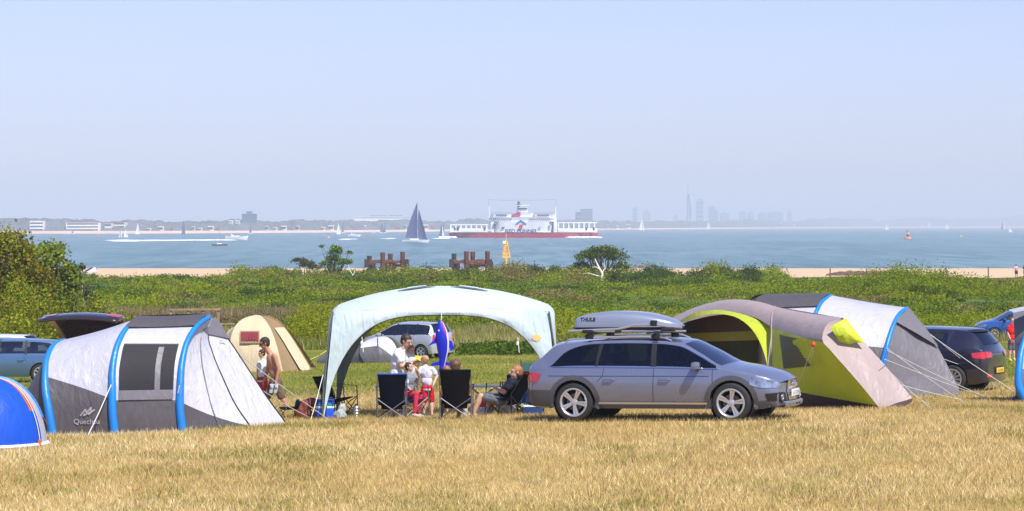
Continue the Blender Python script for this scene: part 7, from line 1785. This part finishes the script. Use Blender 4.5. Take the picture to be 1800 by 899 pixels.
def shoreline_things():
    RUST = pmat('rust', (.085,.028,.018), .85, noise=.5, nscale=3, bump=.5, bscale=6); DK = pmat('wet_timber', (.035,.022,.020), .85, noise=.5, nscale=3, bump=.5)
    for name_px, posts, lb, (x0, x1) in ((679, ((649,450),(673,444),(686,446),(708,443)), 'rusty wrecked jetty frame with four stumps, left of the two', (641, 718)), (827, ((798,446),(820,442),(831,443),(857,442)), 'rusty wrecked jetty frame with four stumps, beside the yellow marker', (790, 865))):
        D = 415.0; s = D/F; c = P((x0+x1)/2, 470, D); g = float(gz(c.x, D)); t = thing('jetty_wreck', lb, 'jetty', (c.x, D, g-.3), 0, 'wrecked jetty frames at the shoreline')
        X = lambda px: (px-(x0+x1)/2)*s; Zz = lambda py: (ZC-(py-HOR)*s)-(g-.3)
        for i, (px, py) in enumerate(posts):
            mb = MB(); mb.lathe([(.34,0),(.36,Zz(py)*.5),(.34,Zz(py)*.8),(.37,Zz(py)-.1),(.34,Zz(py)),(.1,Zz(py)-.1)], (X(px), .3*(-1)**i, 0), n=14); mb.build('post', RUST if i else DK, t)
            mb = MB(); mb.lathe([(.33,0),(.33,Zz(461)),(0,Zz(461))], (X(px)+.5, 2.3, 0), n=12); mb.build('post', DK, t)
        for px in (x0+4, x1-4): mb = MB(); mb.box((X(px), 0, Zz(463)), (.7, 1.4, Zz(456)-Zz(470)), None, .08); mb.build('end_block', DK, t)
        rows = []
        for u in np.linspace(0, 1, 24):
            x = X(x0)+(X(x1)-X(x0))*u; top = Zz(457.5)+.18*(float(vnoise(u*9, px*.1, 3))-.5)*2; bot = Zz(463.5)-.25*(float(vnoise(u*7, px*.1, 4))-.5)*2; rows.append([Vector((x,-.35,bot)), Vector((x,-.4,top)), Vector((x,.4,top)), Vector((x,.35,bot)), Vector((x,-.35,bot))])
        mb = MB(); mb.grid(rows); mb.build('beam', RUST, t, auto=False)
        mb = MB(); mb.box((X((x0+x1)/2)+X(x1)*.3, .2, Zz(467)), (X(x1)*.9, .5, .35), None, .05); mb.build('lower_beam', RUST, t)
    # yellow marker
    D = 398.0; s = D/F; c = P(889.5, 470, D); g = float(gz(c.x, D)); t = thing('shore_marker', 'yellow lattice triangle marker on a post at the shoreline, below the ferry', 'marker', (c.x, D, g-.2)); YE = pmat('marker_yellow', (.62,.36,.06), .6, noise=.25, nscale=2); Zz = lambda py: (ZC-(py-HOR)*s)-(g-.2); X = lambda px: (px-889.5)*s
    mb = MB(); mb.tube([(0,0,0), (0,0,Zz(453))], .17, 8); mb.build('post', YE, t)
    tri = [(883,453), (896,453), (890.5,424), (888.5,424)]
    mb = MB()
    P4 = [Vector((X(a), 0, Zz(b))) for a, b in tri]
    for a, b in ((0,1),(1,2),(2,3),(3,0)): mb.tube([P4[a], P4[b]], .13, 6)
    for k in (.22,.45,.7): mb.tube([P4[0].lerp(P4[3], k), P4[1].lerp(P4[2], k)], .09, 6)
    for k0, k1 in ((0,.22),(.22,.45),(.45,.7),(.7,1)): mb.tube([P4[0].lerp(P4[3], k0), P4[1].lerp(P4[2], k1)], .08, 6); mb.tube([P4[1].lerp(P4[2], k0), P4[0].lerp(P4[3], k1)], .08, 6)
    mb.build('lattice', YE, t); mb = MB(); mb.box((X(886.3), -.1, Zz(426.5)), (.42,.3,.42), None, .05); mb.build('lamp', HULLW, t)
    mb = MB(); mb.tube([(0,.1,Zz(424)), (0,.1,Zz(410))], .06, 6); mb.build('top_pole', YE, t)
    # pipe-like mud bank / timber revetments and posts along the right beach
    for x0, x1, py, D, lb in ((1345, 1386, 476, 352, 'dark weathered timber groyne on the beach above the taupe tent'), (1452, 1600, 476.5, 374, 'long dark timber groyne running along the right beach')):
        s = D/F; c = P((x0+x1)/2, py, D); g = float(gz(c.x, D)); t = thing('timber_groyne', lb, 'groyne', (c.x, D, g-.1)); rows = []
        for u in np.linspace(-1, 1, 40):
            x = u*(x1-x0)/2*s; h = (.55+.25*float(vnoise(u*9, D, 8)))*(1-abs(u)**8*.7); rows.append([Vector((x,-.4,0)), Vector((x,-.3,h)), Vector((x,.3,h*.95)), Vector((x,.4,0))])
        mb = MB(); mb.grid(rows); mb.build('planking', pmat('groyne_wood', (.11,.06,.045), .9, noise=.4, nscale=4, bump=.5), t, auto=False)
    WP = pmat('post_wood', (.14,.10,.07), .9, noise=.3, nscale=4)
    for px, top, lb in ((1459, 473, 'leftmost wooden fence post at the edge of the right beach'), (1523, 473, 'second wooden fence post at the edge of the right beach'), (1594, 473, 'middle wooden fence post behind the green bank'), (1663, 471, 'fourth fence post, standing clear on the sand right of the bank'), (1737, 470, 'fence post nearest the walker in the pink top'), (460, 476, 'lone pale post on the heath near the bright green shrub'), (905, 470, 'thin post just right of the yellow marker')):
        D = 343.0; x = (px-900)/F*D; g = float(gz(x, D)); h = (ZC-(top-HOR)*D/F)-g; h = min(max(h, 1.2), 2.2); t = thing('fence_post', lb, 'post', (x, D, g), 0, 'wooden posts along the beach edge')
        mb = MB(); mb.tube([(0,0,-.1), (.03,0,h*.6), (.02,0,h)], [.09,.08,.07], 8); mb.build('shaft', WP, t); mb = MB(); mb.lathe([(.085,h-.02),(.085,h+.03),(0,h+.06)], (.02,0,0), n=8); mb.build('post_cap', WP, t)
    # wooden trestle in the meadow
    D = 152.0; s = D/F; c = P(343, 552, D); g = float(gz(c.x, D)); WB = pmat('bench_wood', (.26,.19,.11), .85, noise=.3, nscale=5, bump=.3); t = thing('wooden_rail', 'long low wooden rail on posts in the meadow behind the beige tent', 'rail', (c.x, D, g)); zt = ZC-(545-HOR)*s-g
    mb = MB(); mb.box((0,0,zt), (88*s, .22, .12), Matrix.Rotation(-.01, 3, 'Y'), .02); mb.build('top_rail', WB, t)
    for px in (300, 331, 357, 384): mb = MB(); mb.box(((px-343)*s, 0, zt/2), (.13,.13,zt), None, .02); mb.build('post', WB, t)
    t = thing('picnic_bench', 'small low wooden bench in the meadow right of the long rail', 'bench', (c.x+1.9, D-6, float(gz(c.x+1.9, D-6)))); mb = MB(); mb.box((0,0,1.0), (1.6,.35,.07), None, .02); mb.build('plank', WB, t)
    for q in (-.65, .65): mb = MB(); mb.box((q,0,.49), (.1,.3,.96), None, .02); mb.build('leg', WB, t)
shoreline_things()

def far_town():
    def at_shore(px, back): D = float(shore_D(px))+back; return D, (px-900)/F*D
    def block(name, label, px0, px1, ytop, back, mat, ybot=None, rows_=0, win=None, roof=None, depth=25, cat='building', group=None, parts=None):
        pc = (px0+px1)/2; D, x = at_shore(pc, back); s = D/F; zt = ZC+(HOR-ytop)*s; zb = SEA+2.0 if ybot is None else ZC+(HOR-ybot)*s
        t = thing(name, label, cat, (x, D, zb), 0, group); W_ = (px1-px0)*s; H_ = zt-zb
        mb = MB(); mb.box((0, 0, (H_-4)/2), (W_, depth, H_+4)); mb.build('wall', mat, t, smooth=False)
        mb = MB(); mb.box((0, 0, H_+.4), (W_*1.01, depth*1.03, .8)); mb.build('roof', roof or mat, t, smooth=False)
        if rows_:
            for i in range(rows_):
                z = H_*(i+.55)/rows_; mb = MB(); mb.box((0, -depth/2-.1, z), (W_*.94, .3, H_/rows_*.42)); mb.build('window', win or WIN, t, smooth=False)
        return t, W_, H_, s
    WIN = bm_('far_window', (.06,.08,.11), .3); CR = bm_('far_cream', (.72,.66,.58), .8); WH = bm_('far_white', (.75,.75,.74), .8); GRY = bm_('far_grey', (.16,.18,.22), .8); BLU = bm_('far_blue_grey', (.10,.15,.22), .7); BR = bm_('far_brick', (.36,.24,.20), .8); RF = bm_('far_roof', (.20,.12,.11), .8)
    block('apartment_block', 'white apartment block at the far left of the opposite shore', 54, 78, 390, 50, WH, None, 3, depth=12); block('hotel', 'long white hotel front on the left of the opposite shore', 118, 176, 391.5, 50, WH, None, 3, roof=RF, depth=12)
    block('house_row', 'pair of cream houses right of the long white hotel', 187, 199, 392.5, 70, CR, None, 2, roof=RF); block('house_row', 'cream terrace behind the left white dinghies', 201, 222, 391, 75, CR, None, 3, roof=RF)
    block('apartment_block', 'slim white twin flats left of the dark square tower block', 403, 409, 389, 80, WH, None, 5, depth=14); block('apartment_block', 'slim white flats immediately left of the dark square tower block', 415, 421, 389, 80, WH, None, 5, depth=14)
    t, W_, H_, s = block('tower_block', 'big square blue grey tower block on the left part of the opposite shore', 427, 450, 377.5, 100, BLU, None, 8, bm_('far_window2', (.14,.20,.27), .4), depth=20)
    mb = MB(); mb.box((0, 0, H_+2), (W_*.4, 8, 3)); mb.build('plant_room', GRY, t, smooth=False)
    i = 0
    desc = ['white', 'cream', 'brick', 'pale grey']
    for px in (262, 283, 303, 340, 352, 371, 383, 470, 484, 499, 512, 524, 568, 582, 700, 712, 725, 748, 760, 1068, 1085, 1104, 1352, 1372, 1395):
        k = i % 4; m = (WH, CR, BR, bm_('far_pale_grey', (.45,.46,.48), .8))[k]; w_ = [6, 9, 7, 5][k]
        ref = 'left of the square tower block' if px < 400 else 'just right of the square tower block' if px < 600 else 'left of the ferry' if px < 780 else 'just right of the ferry' if px < 1200 else 'far right of the needle tower'
        n = {262:'first',283:'second',303:'third',340:'fourth',352:'fifth',371:'sixth',383:'seventh',470:'first',484:'second',499:'third',512:'fourth',524:'fifth',568:'sixth',582:'seventh',700:'first',712:'second',725:'third',748:'fourth',760:'fifth',1068:'first',1085:'second',1104:'third',1352:'first',1372:'second',1395:'third'}[px]
        block('far_house', f'{n} house from the left, small {desc[k]}, {ref}', px-w_/2, px+w_/2, np.interp(px, SH_PX, SH_Y)-(13 if k % 2 else 10)*(.75 if px > 1000 else 1), 46, m, None, 1, roof=RF, depth=10, group='small houses along the opposite shore'); i += 1
    # bright stepped flats on the hillside
    for j, (a, b_, y) in enumerate(((612, 640, 388.5), (614, 636, 393), (616, 644, 397.5))):
        block('hillside_flats', ['topmost', 'middle', 'lowest'][j]+' row of the bright white stepped flats behind the middle motor boat', a, b_, y, 200-50*j, WH, y+3.0, 1, depth=8, group='stepped white flats')
    t, W_, H_, s = block('stadium_roof', 'long white stadium-like roof on the hill left of the largest yacht', 625, 724, 382.6, 700, WH, 386, 0, depth=60)
    for px, py, w_ in ((665, 379.8, 30), (695, 379.6, 22)): 
        mb = MB(); mb.box(((px-674.5)*s, 0, (382.6-py)*s+H_), (w_*s, 20, 1.4*s)); mb.build('upper_stand', GRY, t, smooth=False)
    block('tower_block', 'square blue tower block standing right above the stern of the ferry', 1021, 1041, 368.5, 300, BLU, None, 6, bm_('far_window2', (.14,.20,.27), .4), depth=40); block('tower_block', 'lower grey wing left of the square blue tower by the ferry', 1012, 1021, 374, 320, GRY, None, 4, depth=40)
    # city beyond
    city = ((1112, 1120, 366, 'narrow grey tower left of the needle tower, taller of two'), (1131, 1143, 372, 'low grey block left of the needle tower'), (1184, 1191, 380, 'small dark block just left of the needle tower'), (1224, 1236, 351.5, 'tall slim blue glass tower right beside the needle tower'), (1246, 1257, 364, 'grey block right of the tall blue tower'), (1258, 1262, 370, 'narrow chimney-like block right of the grey block'),
            (1266, 1281, 375, 'low wide block between the towers and the right headland'), (1300, 1312, 373, 'pale low block right of the wide one'), (1316, 1324, 374, 'small square block in the middle of the right skyline'), (1333, 1347, 376, 'long low blue block, left part of the right skyline'), (1350, 1376, 374, 'long low blue block, widest of the right skyline'), (1385, 1391, 373, 'thin block closing the skyline before the wooded headland'))
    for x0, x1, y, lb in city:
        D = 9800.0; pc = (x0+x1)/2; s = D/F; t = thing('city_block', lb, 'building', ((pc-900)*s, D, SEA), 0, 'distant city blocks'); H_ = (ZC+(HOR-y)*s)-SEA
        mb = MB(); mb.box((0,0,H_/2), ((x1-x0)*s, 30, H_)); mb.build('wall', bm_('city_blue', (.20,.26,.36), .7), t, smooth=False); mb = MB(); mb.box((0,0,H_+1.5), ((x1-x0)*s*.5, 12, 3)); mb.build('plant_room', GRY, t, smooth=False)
        if y < 372:
            for k in range(6): mb = MB(); mb.box((0,-15.2,H_*(k+.6)/6.3), ((x1-x0)*s*.9, .5, H_*.06)); mb.build('window', WIN, t, smooth=False)
    # the needle tower: two shafts, a bowed sail front and a spire
    D = 9900.0; s = D/F; c = (1211-900)*s; t = thing('needle_tower', 'tall white needle tower with a bowed sail shape and thin spire', 'tower', (c, D, SEA)); Zz = lambda py: (ZC+(HOR-py)*s)-SEA; TW = bm_('needle_white', (.80,.82,.85), .5)
    for q in (-1, 1): mb = MB(); mb.tube([(q*5.5, 0, 0), (q*4.5, 0, Zz(370)), (q*2.5-2, 0, Zz(346)), (-3, 0, Zz(336))], [4.2,3.8,3.2,2.2], 8); mb.build('shaft', GRY, t)
    mb = MB(); mb.tube([(-3,0,Zz(338)), (-3.5,0,Zz(321))], [2.0,1.2], 6); mb.build('spire', GRY, t)
    for q in (-1, 1): mb = MB(); mb.tube([(-3,-6*0,Zz(335)), (5,q*6,Zz(345)), (9.5,q*8,Zz(358)), (11,q*8,Zz(372)), (8,q*5,Zz(388)), (3,q*2,Zz(400))], [1.2,1.8,1.8,1.6,1.3,1.0], 6); mb.build('sail_rib', TW, t)
    mb = MB(); mb.lathe([(0,0),(6,0),(7,4),(7,9),(4,12),(0,12)], (0,0,Zz(346)), n=16); mb.build('viewing_deck', GRY, t)
far_town()
